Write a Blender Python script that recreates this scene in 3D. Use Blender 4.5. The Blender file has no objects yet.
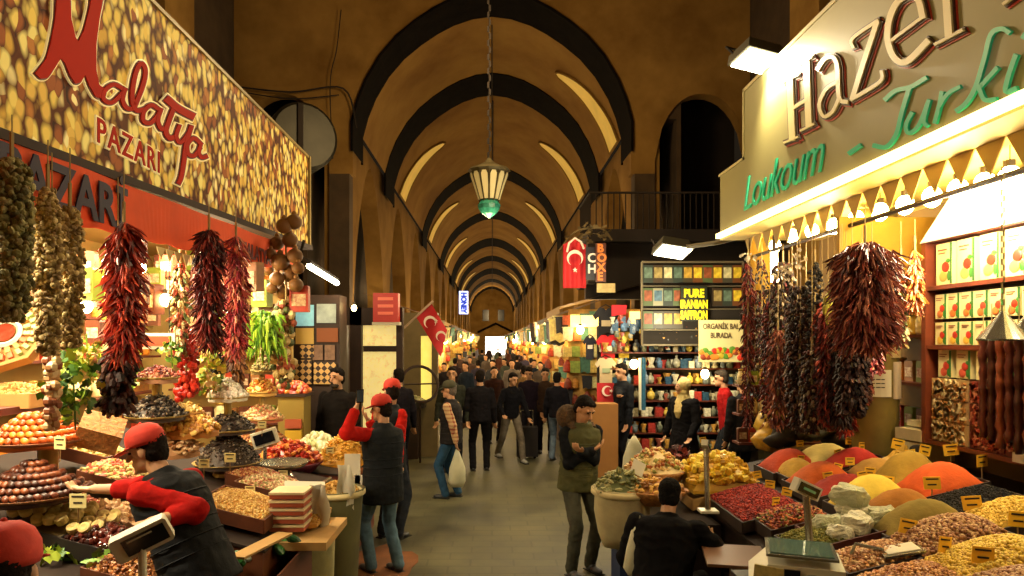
import bpy, math, random
from mathutils import Vector, Matrix, noise, Euler
rnd = random.Random(7)
COL = bpy.context.scene.collection
PI = math.pi
F, VX, VY, CZ = 700.0, 492.0, 340.0, 2.35      # focal length in px, vanishing point, eye height

def at(px, py, Y):                      # point at depth Y
    return Vector(((px-VX)*Y/F, Y, CZ-(py-VY)*Y/F))
def atx(px, py, X):                     # point on the plane x = X
    return at(px, py, F*X/(px-VX))
def atz(px, py, z):
    return at(px, py, F*(CZ-z)/(py-VY))

def lin(c):
    if isinstance(c, str):
        c = [int(c[i:i+2], 16)/255 for i in (0, 2, 4)]
    return tuple(x/12.92 if x <= .04045 else ((x+.055)/1.055)**2.4 for x in c) + (1,)

MATS = {}
def M(name, col='808080', rough=.7, metal=0, em=None, es=0, var=0, ns=6, bump=0, isl=None, isv=0, spec=None, col2=None, alpha=1):
    if name in MATS: return MATS[name]
    m = bpy.data.materials.new(name); m.use_nodes = True
    nt = m.node_tree; nd = nt.nodes; lk = nt.links
    b = nd['Principled BSDF']
    c = lin(col)
    b.inputs['Base Color'].default_value = c
    b.inputs['Roughness'].default_value = rough
    b.inputs['Metallic'].default_value = metal
    if spec is not None: b.inputs['Specular IOR Level'].default_value = spec
    if alpha < 1: b.inputs['Alpha'].default_value = alpha
    if em:
        b.inputs['Emission Color'].default_value = lin(em); b.inputs['Emission Strength'].default_value = es
    out = None
    if isl:
        g = nd.new('ShaderNodeNewGeometry'); r = nd.new('ShaderNodeValToRGB')
        r.color_ramp.interpolation = 'CONSTANT' if isv == 0 else 'LINEAR'
        els = r.color_ramp.elements
        while len(els) < len(isl): els.new(.5)
        for i, cc in enumerate(isl):
            els[i].position = i/len(isl); els[i].color = lin(cc)
        lk.new(g.outputs['Random Per Island'], r.inputs[0]); out = r.outputs[0]
    if var or bump:
        tc = nd.new('ShaderNodeTexCoord'); n = nd.new('ShaderNodeTexNoise')
        n.inputs['Scale'].default_value = ns; n.inputs['Detail'].default_value = 5
        n.inputs['Roughness'].default_value = .62
        lk.new(tc.outputs['Object'], n.inputs['Vector'])
        if var:
            r2 = nd.new('ShaderNodeValToRGB'); e = r2.color_ramp.elements
            e[0].position = .3; e[1].position = .7
            if col2: e[0].color = lin(col2); e[1].color = c
            else:
                e[0].color = tuple(x*(1-var) for x in c[:3])+(1,); e[1].color = tuple(min(1, x*(1+var)) for x in c[:3])+(1,)
            lk.new(n.outputs[0], r2.inputs[0])
            if out:
                mx = nd.new('ShaderNodeMix'); mx.data_type = 'RGBA'; mx.inputs[0].default_value = .35
                lk.new(out, mx.inputs[6]); lk.new(r2.outputs[0], mx.inputs[7]); out = mx.outputs[2]
            else: out = r2.outputs[0]
        if bump:
            bp = nd.new('ShaderNodeBump'); bp.inputs['Strength'].default_value = bump; bp.inputs['Distance'].default_value = .05
            lk.new(n.outputs[0], bp.inputs['Height']); lk.new(bp.outputs[0], b.inputs['Normal'])
    if out: lk.new(out, b.inputs['Base Color'])
    MATS[name] = m
    return m

class MB:
    def __init__(s): s.v = []; s.f = []; s.m = []; s.mi = 0; s.T = None
    def add(s, vs, fs):
        n = len(s.v)
        if s.T is not None: vs = [s.T @ Vector(v) for v in vs]
        s.v += [tuple(v) for v in vs]
        for f in fs: s.f.append(tuple(i+n for i in f)); s.m.append(s.mi)
        return s
    def box(s, c, d, R=None):
        c = Vector(c); h = [x/2 for x in d]; vs = []
        for k in (-1, 1):
            for j in (-1, 1):
                for i in (-1, 1):
                    p = Vector((i*h[0], j*h[1], k*h[2]))
                    vs.append(c+(R @ p if R is not None else p))
        return s.add(vs, [(0, 2, 3, 1), (4, 5, 7, 6), (0, 1, 5, 4), (2, 6, 7, 3), (0, 4, 6, 2), (1, 3, 7, 5)])
    def bb(s, x0, x1, y0, y1, z0, z1):
        return s.box(((x0+x1)/2, (y0+y1)/2, (z0+z1)/2), (abs(x1-x0), abs(y1-y0), abs(z1-z0)))
    def tube(s, pts, r, n=6, cap=True):
        pts = [Vector(p) for p in pts]
        rs = r if isinstance(r, (list, tuple)) else [r]*len(pts)
        vs = []; fs = []; ref = None
        for i, p in enumerate(pts):
            d = (pts[min(i+1, len(pts)-1)]-pts[max(i-1, 0)])
            if d.length < 1e-9: d = Vector((0, 0, 1))
            d.normalize()
            if ref is None:
                ref = Vector((1, 0, 0)) if abs(d.x) < .8 else Vector((0, 1, 0))
            a = (ref-d*ref.dot(d))
            if a.length < 1e-6: a = d.orthogonal()
            a.normalize(); ref = a; b = d.cross(a)
            for k in range(n):
                t = 2*PI*k/n; vs.append(p+(a*math.cos(t)+b*math.sin(t))*rs[i])
        for i in range(len(pts)-1):
            for k in range(n):
                k2 = (k+1) % n; fs.append((i*n+k, i*n+k2, (i+1)*n+k2, (i+1)*n+k))
        if cap:
            fs.append(tuple(range(n-1, -1, -1))); e = (len(pts)-1)*n; fs.append(tuple(range(e, e+n)))
        return s.add(vs, fs)
    def lathe(s, prof, c=(0, 0, 0), n=20, sx=1, sy=1, R=None, cap=True):
        c = Vector(c); vs = []; fs = []
        for (r, z) in prof:
            for k in range(n):
                t = 2*PI*k/n; p = Vector((math.cos(t)*r*sx, math.sin(t)*r*sy, z))
                vs.append(c+(R @ p if R is not None else p))
        for i in range(len(prof)-1):
            for k in range(n):
                k2 = (k+1) % n; fs.append((i*n+k, i*n+k2, (i+1)*n+k2, (i+1)*n+k))
        if cap and prof[0][0] > 1e-6: fs.append(tuple(range(n-1, -1, -1)))
        if cap and prof[-1][0] > 1e-6:
            e = (len(prof)-1)*n; fs.append(tuple(range(e, e+n)))
        return s.add(vs, fs)
    def ball(s, c, r, n=10, m=7, R=None):
        if not isinstance(r, (list, tuple)): r = (r, r, r)
        c = Vector(c); vs = []; fs = []
        for j in range(1, m):
            a = PI*j/m
            for k in range(n):
                t = 2*PI*k/n
                p = Vector((math.sin(a)*math.cos(t)*r[0], math.sin(a)*math.sin(t)*r[1], -math.cos(a)*r[2]))
                vs.append(c+(R @ p if R is not None else p))
        for j in range(m-2):
            for k in range(n):
                k2 = (k+1) % n; fs.append((j*n+k, j*n+k2, (j+1)*n+k2, (j+1)*n+k))
        b = len(vs)
        for q in (-1, 1):
            p = Vector((0, 0, q*r[2])); vs.append(c+(R @ p if R is not None else p))
        for k in range(n):
            k2 = (k+1) % n
            fs.append((b, k2, k)); fs.append((b+1, (m-2)*n+k, (m-2)*n+k2))
        return s.add(vs, fs)
    def poly(s, pts, d):                 # flat outline pts extruded by vector d
        n = len(pts); d = Vector(d); vs = [Vector(p) for p in pts]; vs += [p+d for p in vs]
        fs = [tuple(range(n)), tuple(range(2*n-1, n-1, -1))]
        for i in range(n):
            j = (i+1) % n; fs.append((i, i+n, j+n, j))
        return s.add(vs, fs)
    def build(s, name, mat, parent=None, smooth=False, loc=None):
        if parent is not None: o0 = WL[parent.name]
        else: o0 = Vector(loc) if loc is not None else Vector((0, 0, 0))
        me = bpy.data.meshes.new(name)
        me.from_pydata([tuple(Vector(v)-o0) for v in s.v], [], s.f)
        mats = mat if isinstance(mat, (list, tuple)) else [mat]
        for m in mats: me.materials.append(m)
        if len(mats) > 1: me.polygons.foreach_set('material_index', s.m)
        if smooth: me.polygons.foreach_set('use_smooth', [True]*len(me.polygons))
        me.update()
        o = bpy.data.objects.new(name, me); COL.objects.link(o)
        if parent is not None: o.parent = parent; WL[o.name] = o0.copy()
        else: o.location = o0; WL[o.name] = o0.copy()
        return o
WL = {}
def tag(o, label=None, cat=None, group=None, kind=None):
    if label: o['label'] = label
    if cat: o['category'] = cat
    if group: o['group'] = group
    if kind: o['kind'] = kind
    return o
def thing(name, label, cat, loc=(0, 0, 0), group=None):
    o = bpy.data.objects.new(name, None); COL.objects.link(o); o.location = Vector(loc); o.empty_display_size = .1
    WL[o.name] = Vector(loc); return tag(o, label, cat, group)
def struct(name, mb, mat, smooth=False):
    return tag(mb.build(name, mat, smooth=smooth), kind='structure')
def copy(root, loc, rz=0, sc=None, label=None, group=None, mats=None):
    r = root.copy(); COL.objects.link(r); r.location = loc; r.rotation_euler = (0, 0, rz) if not isinstance(rz, tuple) else rz
    if sc: r.scale = (sc, sc, sc) if not isinstance(sc, tuple) else sc
    if label: r['label'] = label
    if group: r['group'] = group
    for ch in list(root.children):
        c = ch.copy(); COL.objects.link(c); c.parent = r
        for g in list(ch.children):
            d = g.copy(); COL.objects.link(d); d.parent = c
    return r
def setmat(o, m):                        # own material on a copy that shares its mesh
    o.material_slots[0].link = 'OBJECT'; o.material_slots[0].material = m
def rot(a=0, b=0, c=0): return Euler((a, b, c)).to_matrix()
LEFT = Matrix(((0, 0, 1), (1, 0, 0), (0, 1, 0)))        # faces +x, reads towards +y
RIGHT = Matrix(((0, 0, -1), (-1, 0, 0), (0, 1, 0)))     # faces -x, reads towards -y
FRONT = Matrix(((1, 0, 0), (0, 0, -1), (0, 1, 0)))      # faces -y
def text(name, body, size, loc, R, mat, parent=None, ext=.004, off=0, shear=0, space=1, sx=1, align='LEFT'):
    c = bpy.data.curves.new(name, 'FONT'); c.body = body; c.size = size; c.extrude = ext; c.offset = off
    c.shear = shear; c.space_character = space; c.align_x = align; c.resolution_u = 3
    c.materials.append(mat)
    t_ = bpy.data.objects.new('tmp', c); COL.objects.link(t_)
    me = bpy.data.meshes.new_from_object(t_.evaluated_get(bpy.context.evaluated_depsgraph_get()))
    bpy.data.objects.remove(t_); me.name = name
    if not me.materials: me.materials.append(mat)
    o = bpy.data.objects.new(name, me); COL.objects.link(o)
    loc = Vector(loc)
    if parent is not None: o.parent = parent; loc = loc-WL[parent.name]
    m = R.to_4x4(); m.translation = loc
    o.matrix_local = m @ Matrix.Diagonal((sx, 1, 1, 1))
    return o
def light(name, kind, loc, power, col=(1, .72, .38), size=.1, target=None, sy=None, spot=None):
    l = bpy.data.lights.new(name, kind); l.energy = power; l.color = col
    if kind == 'AREA':
        l.size = size
        if sy: l.shape = 'RECTANGLE'; l.size_y = sy
    else: l.shadow_soft_size = size
    if spot: l.spot_size = spot; l.spot_blend = .6
    o = bpy.data.objects.new(name, l); COL.objects.link(o); o.location = loc
    if target is not None:
        o.rotation_euler = (Vector(target)-Vector(loc)).to_track_quat('-Z', 'Y').to_euler()
    return o
def cat_rom(pts, k=6):
    P = [Vector(p) for p in pts]; P = [P[0]]+P+[P[-1]]; out = []
    for i in range(1, len(P)-2):
        a, b, c, d = P[i-1:i+3]
        for j in range(k):
            t = j/k
            out.append(.5*((2*b)+(c-a)*t+(2*a-5*b+4*c-d)*t*t+(3*b-a-3*c+d)*t*t*t))
    out.append(P[-2]); return out

# camera
cd = bpy.data.cameras.new('camera'); cam = bpy.data.objects.new('camera', cd); COL.objects.link(cam)
cam.location = (0, 0, CZ); cam.rotation_euler = (PI/2, 0, 0)
cd.sensor_width = 36; cd.lens = 36*F/1024; cd.shift_x = 20/1024; cd.shift_y = 52/1024; cd.clip_end = 400; cd.clip_start = .05
bpy.context.scene.camera = cam
DARK = M('dark_stone', '20170f', .95, var=.3, ns=1.2)
WOODD = M('dark_wood', '2e1a10', .6, var=.3, ns=5)
# ---------------------------------------------------------------- people
def seg(mb, a, b, ra, rb, n=10):
    a = Vector(a); b = Vector(b)
    mb.tube([a, b], [ra, rb], n); mb.ball(a, ra, n, 7); mb.ball(b, rb, n, 7)
def loft(mb, secs, n=16):               # secs: (centre, x half-axis vector, y half-axis vector)
    vs = []; fs = []
    for c, ax, ay in secs:
        for k in range(n):
            t = 2*PI*k/n; vs.append(c+ax*math.cos(t)+ay*math.sin(t))
    for i in range(len(secs)-1):
        for k in range(n):
            k2 = (k+1) % n; fs.append((i*n+k, i*n+k2, (i+1)*n+k2, (i+1)*n+k))
    fs.append(tuple(range(n-1, -1, -1))); e = (len(secs)-1)*n; fs.append(tuple(range(e, e+n)))
    mb.add(vs, fs)
def fuse(mb, name, mat, vox, parent, crease=0, cs=9, smooth=4, iters=None):
    me = bpy.data.meshes.new('tmp'); me.from_pydata(mb.v, [], mb.f); me.update()
    o = bpy.data.objects.new('tmp', me); COL.objects.link(o)
    m = o.modifiers.new('r', 'REMESH'); m.mode = 'VOXEL'; m.voxel_size = vox
    m2 = o.modifiers.new('s', 'SMOOTH'); m2.factor = .5; m2.iterations = smooth
    dg = bpy.context.evaluated_depsgraph_get()
    me2 = bpy.data.meshes.new_from_object(o.evaluated_get(dg))
    bpy.data.objects.remove(o); bpy.data.meshes.remove(me)
    me2.name = name
    if crease:
        nn = [v.normal.copy() for v in me2.vertices]
        for v, nr in zip(me2.vertices, nn):
            p = v.co*cs
            q = Vector((p.x+.6*noise.noise(p), p.y, p.z*1.6))
            v.co += nr*crease*(1-2*abs(noise.noise(q)))
    me2.materials.clear(); me2.materials.append(mat)
    me2.polygons.foreach_set('use_smooth', [True]*len(me2.polygons))
    p = bpy.data.objects.new(name, me2); COL.objects.link(p); p.parent = parent; WL[p.name] = Vector((0, 0, 0))
    return p
def ik(a, b, l1, l2, hint):
    a = Vector(a); b = Vector(b); d = b-a; L = min(d.length, (l1+l2)*.995); u = d.normalized(); b = a+u*L
    x = (l1*l1-l2*l2+L*L)/(2*L); h = math.sqrt(max(l1*l1-x*x, 0))
    hv = Vector(hint); hv = hv-u*hv.dot(u); hv.normalize()
    return a+u*x+hv*h, b
SKIN = M('skin', 'b98a66', .55, var=.08, ns=20)
HAIRD = M('dark_hair', '17110d', .7, var=.3, ns=60, bump=.3)
EYE = M('eye_dark', '1a120e', .25); EYEW = M('eye_white', 'cfc6b8', .3)
def person(label, loc, face, h=1.75, lean=0, side=0, hipz=.93, arms=None, legs=None, head=(0, 0), top='202024', topn='jacket',
           vest=None, vestn='vest', trousers='23242a', shoes='1b1815', hair='17110d', cap=None, scarf=None, beard=None, vox=.011,
           hem=.86, bulk=1.0, skirt=None, detail=True, group=None, sleeve=1.0, hood=None, collar=None, skin=None, cx=.007, topmat=None, vox_h=None, logo=False):
    """local frame: +y is where the person faces, z up, origin under the hips; arms/legs: targets for (left, right)"""
    s = h/1.75
    T = thing('person', label, 'person', (0, 0, 0), group)
    sk = SKIN if not skin else M('skin_'+skin, skin, .55, var=.08, ns=20)
    H = Vector((0, 0, hipz))
    Rt = rot(-lean, side, 0)
    def tp(x, y, z): return H+Rt @ Vector((x, y, z))
    ax = Rt @ Vector((1, 0, 0)); ay = Rt @ Vector((0, 1, 0))
    def S(z, rx, ry, y=0): return (tp(0, y, z), ax*rx, ay*ry)
    hc = tp(0, .035, .70)
    yaw, pitch = head
    Rh = rot(0, 0, yaw) @ rot(-pitch, 0, 0)
    def hp(x, y, z): return hc+Rh @ Vector((x, y, z))
    SH = [tp(-.168*bulk, -.005, .462), tp(.168*bulk, -.005, .462)]
    arms = arms or ((-.27, .05, .80), (.27, .05, .80)); legs = legs or ((-.11, 0, .09), (.11, 0, .09))
    AR = []
    for i, sg in ((0, -1), (1, 1)):
        a = arms[i]; hint = a[3] if len(a) > 3 else (sg*.4, -1, -.2)
        el, wr = ik(SH[i], a[:3], .29, .255, hint); AR.append((SH[i], el, wr))
    LG = []
    for i, sg in ((0, -1), (1, 1)):
        hj = H+Vector((sg*.09, 0, -.03)); a = legs[i]; hint = a[3] if len(a) > 3 else (sg*.15, 1, 0)
        kn, an = ik(hj, a[:3], .44, .42, hint); LG.append((hj, kn, an))
    # body: one continuous skin from head to ankles
    b = MB()
    b.ball(hp(0, -.012, .025), (.074, .094, .098), 16, 12, Rh)
    b.ball(hp(0, .022, -.055), (.055, .07, .066), 14, 10, Rh)
    b.ball(hp(0, .075, -.092), (.026, .022, .022), 8, 6, Rh)
    seg(b, hp(0, .088, .018), hp(0, .112, -.022), .011, .016)
    b.ball(hp(0, .084, -.058), (.026, .014, .014), 8, 6, Rh)
    for sg in (-1, 1):
        b.ball(hp(sg*.078, -.008, -.005), (.012, .022, .034), 8, 6, Rh)
        b.ball(hp(sg*.034, .078, .036), (.028, .014, .010), 8, 6, Rh)
    seg(b, tp(0, -.005, .50), hp(0, -.025, -.05), .06, .055)
    loft(b, [S(-.10, .13, .10), S(0, .15, .11), S(.15, .13, .095), S(.36, .16, .11), S(.48, .15, .085), S(.53, .07, .06)])
    for (a, e, w) in AR:
        seg(b, a, e, .052, .04); seg(b, e, w, .04, .027)
        d = (w-e).normalized(); u = d.cross(Vector((0, 0, 1)))
        if u.length < .1: u = Vector((1, 0, 0))
        u.normalize(); nn = u.cross(d)
        pc = w+d*.045
        loft(b, [(w, u*.026, nn*.018), (w+d*.05, u*.042, nn*.016), (w+d*.09, u*.04, nn*.013)], 10)
        for q in range(4):
            f0 = w+d*.085+u*(-.031+.021*q); L = (.062, .075, .07, .055)[q]
            f1 = f0+d*L*.55+nn*.012; f2 = f1+d*L*.35+nn*.028
            seg(b, f0, f1, .0095, .009, 6); seg(b, f1, f2, .009, .0075, 6)
        t0 = w+d*.025-u*.03; t1 = t0+d*.035-u*.025+nn*.008; t2 = t1+d*.03+nn*.012
        seg(b, t0, t1, .012, .0105, 6); seg(b, t1, t2, .0105, .009, 6)
    for (a, k, n_) in LG:
        seg(b, a, k, .075, .05); seg(b, k, n_, .05, .035)
    fuse(b, 'body', sk, vox_h or vox*.8, T, smooth=2)
    if detail:
        for sg in (-1, 1):
            e = MB(); e.ball(hp(sg*.031, .078, .012), (.014, .01, .0075), 8, 6, Rh); e.build('eye', EYE, T, True)
            e = MB(); e.tube([hp(sg*.012, .093, .034), hp(sg*.032, .092, .04), hp(sg*.052, .078, .032)], .005, 5); e.build('eyebrow', HAIRD, T)
    # sleeves and top
    tm = (PLAID if topmat else None) or M('cloth_'+top, top, .95, var=.3, ns=14, bump=.15, spec=.12)
    hm = hem-.93
    c = MB()
    loft(c, [S(min(hm, -.02)-.0, .175*bulk, .135*bulk), S(.05, .165*bulk, .13*bulk), S(.18, .16*bulk, .125*bulk), S(.36, .185*bulk, .128*bulk), S(.45, .195*bulk, .112*bulk), S(.495, .165*bulk, .09*bulk), S(.53, .09, .075), S(.56, .07, .068, .012)])
    for (a, e_, w) in AR:
        c.ball(e_, .062*bulk, 12, 8); c.ball(a.lerp(e_, .5), .061*bulk, 12, 8)
        seg(c, a, e_, .059*bulk, .057*bulk); seg(c, e_, e_.lerp(w, .96*sleeve), .055*bulk, .043*bulk)
    fuse(c, topn, tm, vox, T, cx, smooth=6)
    if vest:
        c = MB(); vm = M('vest_'+vest, vest, .8, var=.2, ns=12, bump=.2, spec=.2)
        loft(c, [S(hm-.01, .195*bulk, .155*bulk), S(.05, .185*bulk, .15*bulk), S(.18, .178*bulk, .145*bulk), S(.34, .198*bulk, .15*bulk), S(.44, .2*bulk, .135*bulk), S(.49, .185*bulk, .11*bulk), S(.52, .115, .098), S(.565, .085, .082, .01)], 20)
        v = fuse(c, vestn, vm, vox, T, cx*.8)
        # quilting seams
        q = MB()
        for z in (.06, .14, .22, .30, .38):
            ring = []
            for k in range(25):
                t = 2*PI*k/24; rx = .19*bulk; ry = .15*bulk
                ring.append(tp(math.cos(t)*rx, math.sin(t)*ry, z))
            q.tube(ring, .005, 4, False)
        q.build('seams', vm, v)
        if logo:
            q = MB(); q.ball(tp(-.16, .142, .28), (.014, .05, .034), 10, 6, Rt @ rot(0, 0, 2.13)); q.build('embroidered_badge', M('badge_red', 'c8452e', .6), v, True)
            q = MB(); q.ball(tp(-.167, .15, .28), (.012, .024, .014), 8, 6, Rt @ rot(0, 0, 2.13)); q.build('badge_mark', M('badge_cream', 'd8b090', .6), v, True)
    if skirt:
        c = MB()
        loft(c, [(H+Vector((0, .02, skirt-hipz)), Vector((.24*bulk, 0, 0)), Vector((0, .20*bulk, 0))), (H+Vector((0, 0, -.25)), Vector((.2*bulk, 0, 0)), Vector((0, .16*bulk, 0))), S(.02, .165*bulk, .13*bulk)], 20)
        fuse(c, 'skirt', tm, vox, T, cx*1.6, 7)
    # trousers
    c = MB(); tr = M('trousers_'+trousers, trousers, .95, var=.3, ns=10, bump=.1, spec=.12)
    loft(c, [(H+Vector((0, 0, -.10)), Vector((.165, 0, 0)), Vector((0, .115, 0))), (H+Vector((0, 0, .0)), Vector((.17, 0, 0)), Vector((0, .12, 0))), S(.08, .155, .12)])
    for (a, k, n_) in LG:
        seg(c, a, k, .092, .066); seg(c, k, n_+Vector((0, 0, -.02)), .066, .058)
    fuse(c, 'trousers', tr, vox, T, cx*.9, 8)
    for i, (a, k, n_) in enumerate(LG):
        c = MB(); sh = M('shoe_'+shoes, shoes, .45)
        d = Vector((n_-k).to_tuple()); dirf = Vector((0, 1, 0))
        if len(legs[i]) > 4: dirf = Vector(legs[i][4]).normalized()
        f = n_+Vector((0, 0, -.055)); R = Vector((0, 1, 0)).rotation_difference(dirf).to_matrix()
        c.ball(f+dirf*.02, (.046, .08, .045), 12, 8, R); c.ball(f+dirf*.11+Vector((0, 0, -.008)), (.048, .09, .032), 12, 8, R)
        so = c.build('shoe', sh, T, True)
        c = MB(); c.box(f+dirf*.07+Vector((0, 0, -.036)), (.088, .26, .018), R); c.build('sole', M('sole_pale', 'b9b4a6' if shoes in ('3a3a3c', '8a8a88') else '1a1917', .8), so)
    # hair, cap, scarf, beard
    if scarf:
        c = MB()
        c.ball(hp(0, -.022, .03), (.098, .112, .118), 16, 12, Rh)
        c.ball(hp(0, -.02, -.08), (.085, .088, .085), 14, 10, Rh)
        loft(c, [(tp(0, .02, .40), ax*.16, ay*.14), (tp(0, .01, .52), ax*.11, ay*.11), (tp(0, .01, .60), ax*.08, ay*.08)])
        loft(c, [(tp(-.02, .15, .22), ax*.035, ay*.02), (tp(-.02, .16, .32), ax*.07, ay*.035), (tp(0, .09, .47), ax*.10, ay*.05)], 10)
        sc_ = fuse(c, 'headscarf', M('scarf_'+scarf, scarf, .8, var=.2, ns=18), vox, T, .005, 14)
        c = MB(); c.ball(hp(0, .062, -.012), (.058, .048, .078), 14, 10, Rh); c.ball(hp(0, .112, -.018), (.012, .014, .02), 8, 6, Rh)
        fc = c.build('face', sk, T, True)
        for sg in (-1, 1): e = MB(); e.ball(hp(sg*.027, .103, .008), (.012, .009, .006), 8, 6, Rh); e.build('eye', EYE, fc, True)
    else:
        c = MB(); hmt = M('hair_'+hair, hair, .9, var=.35, ns=50, bump=.3, spec=.15)
        c.ball(hp(0, -.032, .045), (.081, .088, .086), 16, 12, Rh)
        c.ball(hp(0, -.052, -.01), (.077, .062, .085), 14, 10, Rh)
        if not cap: c.ball(hp(.01, .03, .098), (.058, .045, .026), 12, 8, Rh); c.ball(hp(-.03, .045, .088), (.03, .03, .022), 8, 6, Rh)
        fuse(c, 'hair', hmt, vox, T, .007, 55, 1)
    if beard:
        c = MB(); c.ball(hp(0, .04, -.088), (.056, .058, .04), 12, 8, Rh); c.ball(hp(0, .098, -.048), (.03, .012, .008), 8, 6, Rh)
        fuse(c, 'beard', M('hair_'+beard, beard, .8), vox, T, .003, 40, 1)
    if cap:
        cm = M('cap_'+cap, cap, .8, var=.1, ns=20, bump=.1)
        c = MB(); pr = [(.092, .035), (.097, .055), (.093, .095), (.075, .13), (.045, .15), (.001, .157)]
        base = hp(0, -.012, 0)
        c.lathe(pr, base, 20, 1, 1.13, Rh)
        cp = c.build('cap', cm, T, True)
        c = MB(); top_ = []; bot = []
        for k in range(13):
            t = -1.15+2.3*k/12; r0 = .094; X = math.sin(t)
            top_.append((X*r0, .0+math.cos(t)*r0*1.12, .047)); bot.append((X*r0*1.02, .07+math.cos(t)*r0*1.25, .047-.03*math.cos(t)))
        vs = [hp(a, b_-.012, z) for a, b_, z in top_]+[hp(a, b_-.012, z) for a, b_, z in bot]
        vs += [hp(a, b_-.012, z-.005) for a, b_, z in top_]+[hp(a, b_-.012, z-.005) for a, b_, z in bot]
        n = 13; fs = []
        for i in range(n-1):
            fs += [(i, i+1, n+i+1, n+i), (2*n+i, 3*n+i, 3*n+i+1, 2*n+i+1), (n+i, n+i+1, 3*n+i+1, 3*n+i), (i, 2*n+i, 2*n+i+1, i+1)]
        fs += [(0, n, 3*n, 2*n), (n-1, 3*n-1, 4*n-1, 2*n-1)]
        c.add(vs, fs); c.build('cap_peak', cm, cp, True)
        c = MB(); c.ball(hp(0, -.012, .157), .009, 8, 6); c.build('cap_button', cm, cp, True)
    if hood:
        c = MB(); c.ball(tp(.10, -.11, .60), (.11, .11, .12), 14, 10, Rt); c.ball(tp(0, -.10, .55), (.12, .09, .09), 14, 10, Rt); c.tube([tp(-.11, .04, .50), tp(-.1, -.06, .56), tp(0, -.12, .60), tp(.1, -.06, .56), tp(.11, .04, .50)], .04, 8)
        fuse(c, 'hood', M('hood_'+hood, hood, .95, var=.4, ns=40, bump=.4), vox, T, .006, 30)
    if collar:
        c = MB(); c.tube([tp(-.05, .085, .50), tp(-.08, .02, .55), tp(0, -.05, .58), tp(.08, .02, .55), tp(.05, .085, .50)], .022, 8)
        c.build('collar', M('collar_'+collar, collar, .8), T, True)
    T.location = loc; T.rotation_euler = (0, 0, face); T.scale = (s, s, s)
    T['_f'] = 1; del T['_f']
    # world helper
    T_w = Matrix.Translation(Vector(loc)) @ Euler((0, 0, face)).to_matrix().to_4x4() @ Matrix.Diagonal((s, s, s, 1))
    PW.append((T, T_w, hp, tp, AR))
    return T
PW = []
PLAID = bpy.data.materials.new('plaid_shirt'); PLAID.use_nodes = True; nt = PLAID.node_tree; b = nt.nodes['Principled BSDF']; b.inputs['Roughness'].default_value = .85
tc = nt.nodes.new('ShaderNodeTexCoord'); pv = None
for ax_ in ('Z', 'X'):
    wv = nt.nodes.new('ShaderNodeTexWave'); wv.bands_direction = ax_; wv.inputs['Scale'].default_value = 5.5; nt.links.new(tc.outputs['Object'], wv.inputs['Vector'])
    rr_ = nt.nodes.new('ShaderNodeValToRGB'); rr_.color_ramp.interpolation = 'CONSTANT'; e = rr_.color_ramp.elements; e[0].color = lin('c8a878'); e[1].position = .62; e[1].color = lin('8a3a28'); nt.links.new(wv.outputs[0], rr_.inputs[0])
    if pv is None: pv = rr_.outputs[0]
    else:
        mx = nt.nodes.new('ShaderNodeMix'); mx.data_type = 'RGBA'; mx.inputs[0].default_value = .5; nt.links.new(pv, mx.inputs[6]); nt.links.new(rr_.outputs[0], mx.inputs[7]); nt.links.new(mx.outputs[2], b.inputs['Base Color'])
# ---------------------------------------------------------------- makers of goods
def rv(a, b): return rnd.uniform(a, b)
def piece(m, p, d, L, r, kind):
    d = d.normalized()
    if kind == 'chili':
        side = Vector((rv(-1, 1), rv(-1, 1), rv(-.3, .3)))*L*.22
        m.tube([p, p+d*L*.5+side, p+d*L+side*.4], [r*.8, r, r*.25], 4)
    elif kind == 'stub': m.tube([p, p+d*L*.4, p+d*L], [r*.5, r, r*.55], 5)
    elif kind == 'disc': m.ball(p+d*L*.3, (r, r, r*.55), 6, 4, rot(rv(0, 3), rv(0, 3), 0))
    else: m.ball(p+d*L*.3, r, 6, 5)
def hang(label, px, X, y0, y1, rp, kind, mat, n, L=.09, r=.011, name='dried_pepper_string', cat='pepper string', taper=.15, cord=True, Y=None, group=None, down=1.0):
    """a garland tied round a cord, hanging from screen height y0 to y1"""
    if Y is None: Y = F*X/(px-VX)
    a = at(px, y0, Y); b_ = at(px, y1, Y); R = rp*Y/F
    T = thing(name, label, cat, a, group)
    m = MB()
    for i in range(n):
        t = rnd.random()**.95; ang = rv(0, 2*PI)
        env = min(1, .55+t/taper*.45) if t < taper else 1-.25*max(0, t-.8)/.2
        rr = R*env*math.sqrt(rv(.15, 1))
        o = Vector((math.cos(ang), math.sin(ang), 0))
        p = a.lerp(b_, t)+o*max(rr-L*.35, .0); d = o*rv(.2, .9)+Vector((0, 0, -rv(.5, 1.5)*down))
        piece(m, p, d, L*rv(.7, 1.2), r*rv(.8, 1.2), kind)
    m.build('strung_pods', mat, T)
    m = MB(); m.tube([a+Vector((0, 0, .12)), b_.lerp(a, .1)], .01, 5); m.tube([a+Vector((0, 0, .12)), a+Vector((0, 0, max(.2, 3.35-a.z)))], .004, 4); m.build('cord', M('twine', 'a08a5c', .9), T)
    return T
def pz(mat): return mat
CHILI = M('chili_red', isl=['7d1a12', 'a32a16', '5a1410', 'b8402a', '8c1f14', '6b3020', 'c04a30'], rough=.35)
CHILI2 = M('chili_dark', isl=['3c0f0e', '5a1614', '2c0c0e', '70201a', '481211', '8c3a2e'], rough=.5, spec=.3)
CHILI3 = M('chili_pink', isl=['9c3040', 'c45a50', '70202c', 'd68a6a', 'a8343a'], rough=.35)
CHILI4 = M('chili_brown', isl=['5a231c', '7a3428', '3e1712', '9a5844', '65201e', '8a4030', 'b07058'], rough=.4)
OKRA = M('dried_okra', isl=['6f6a3a', '8d8450', '5a5430', 'a49a64', '7b6a40'], rough=.8)
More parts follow.
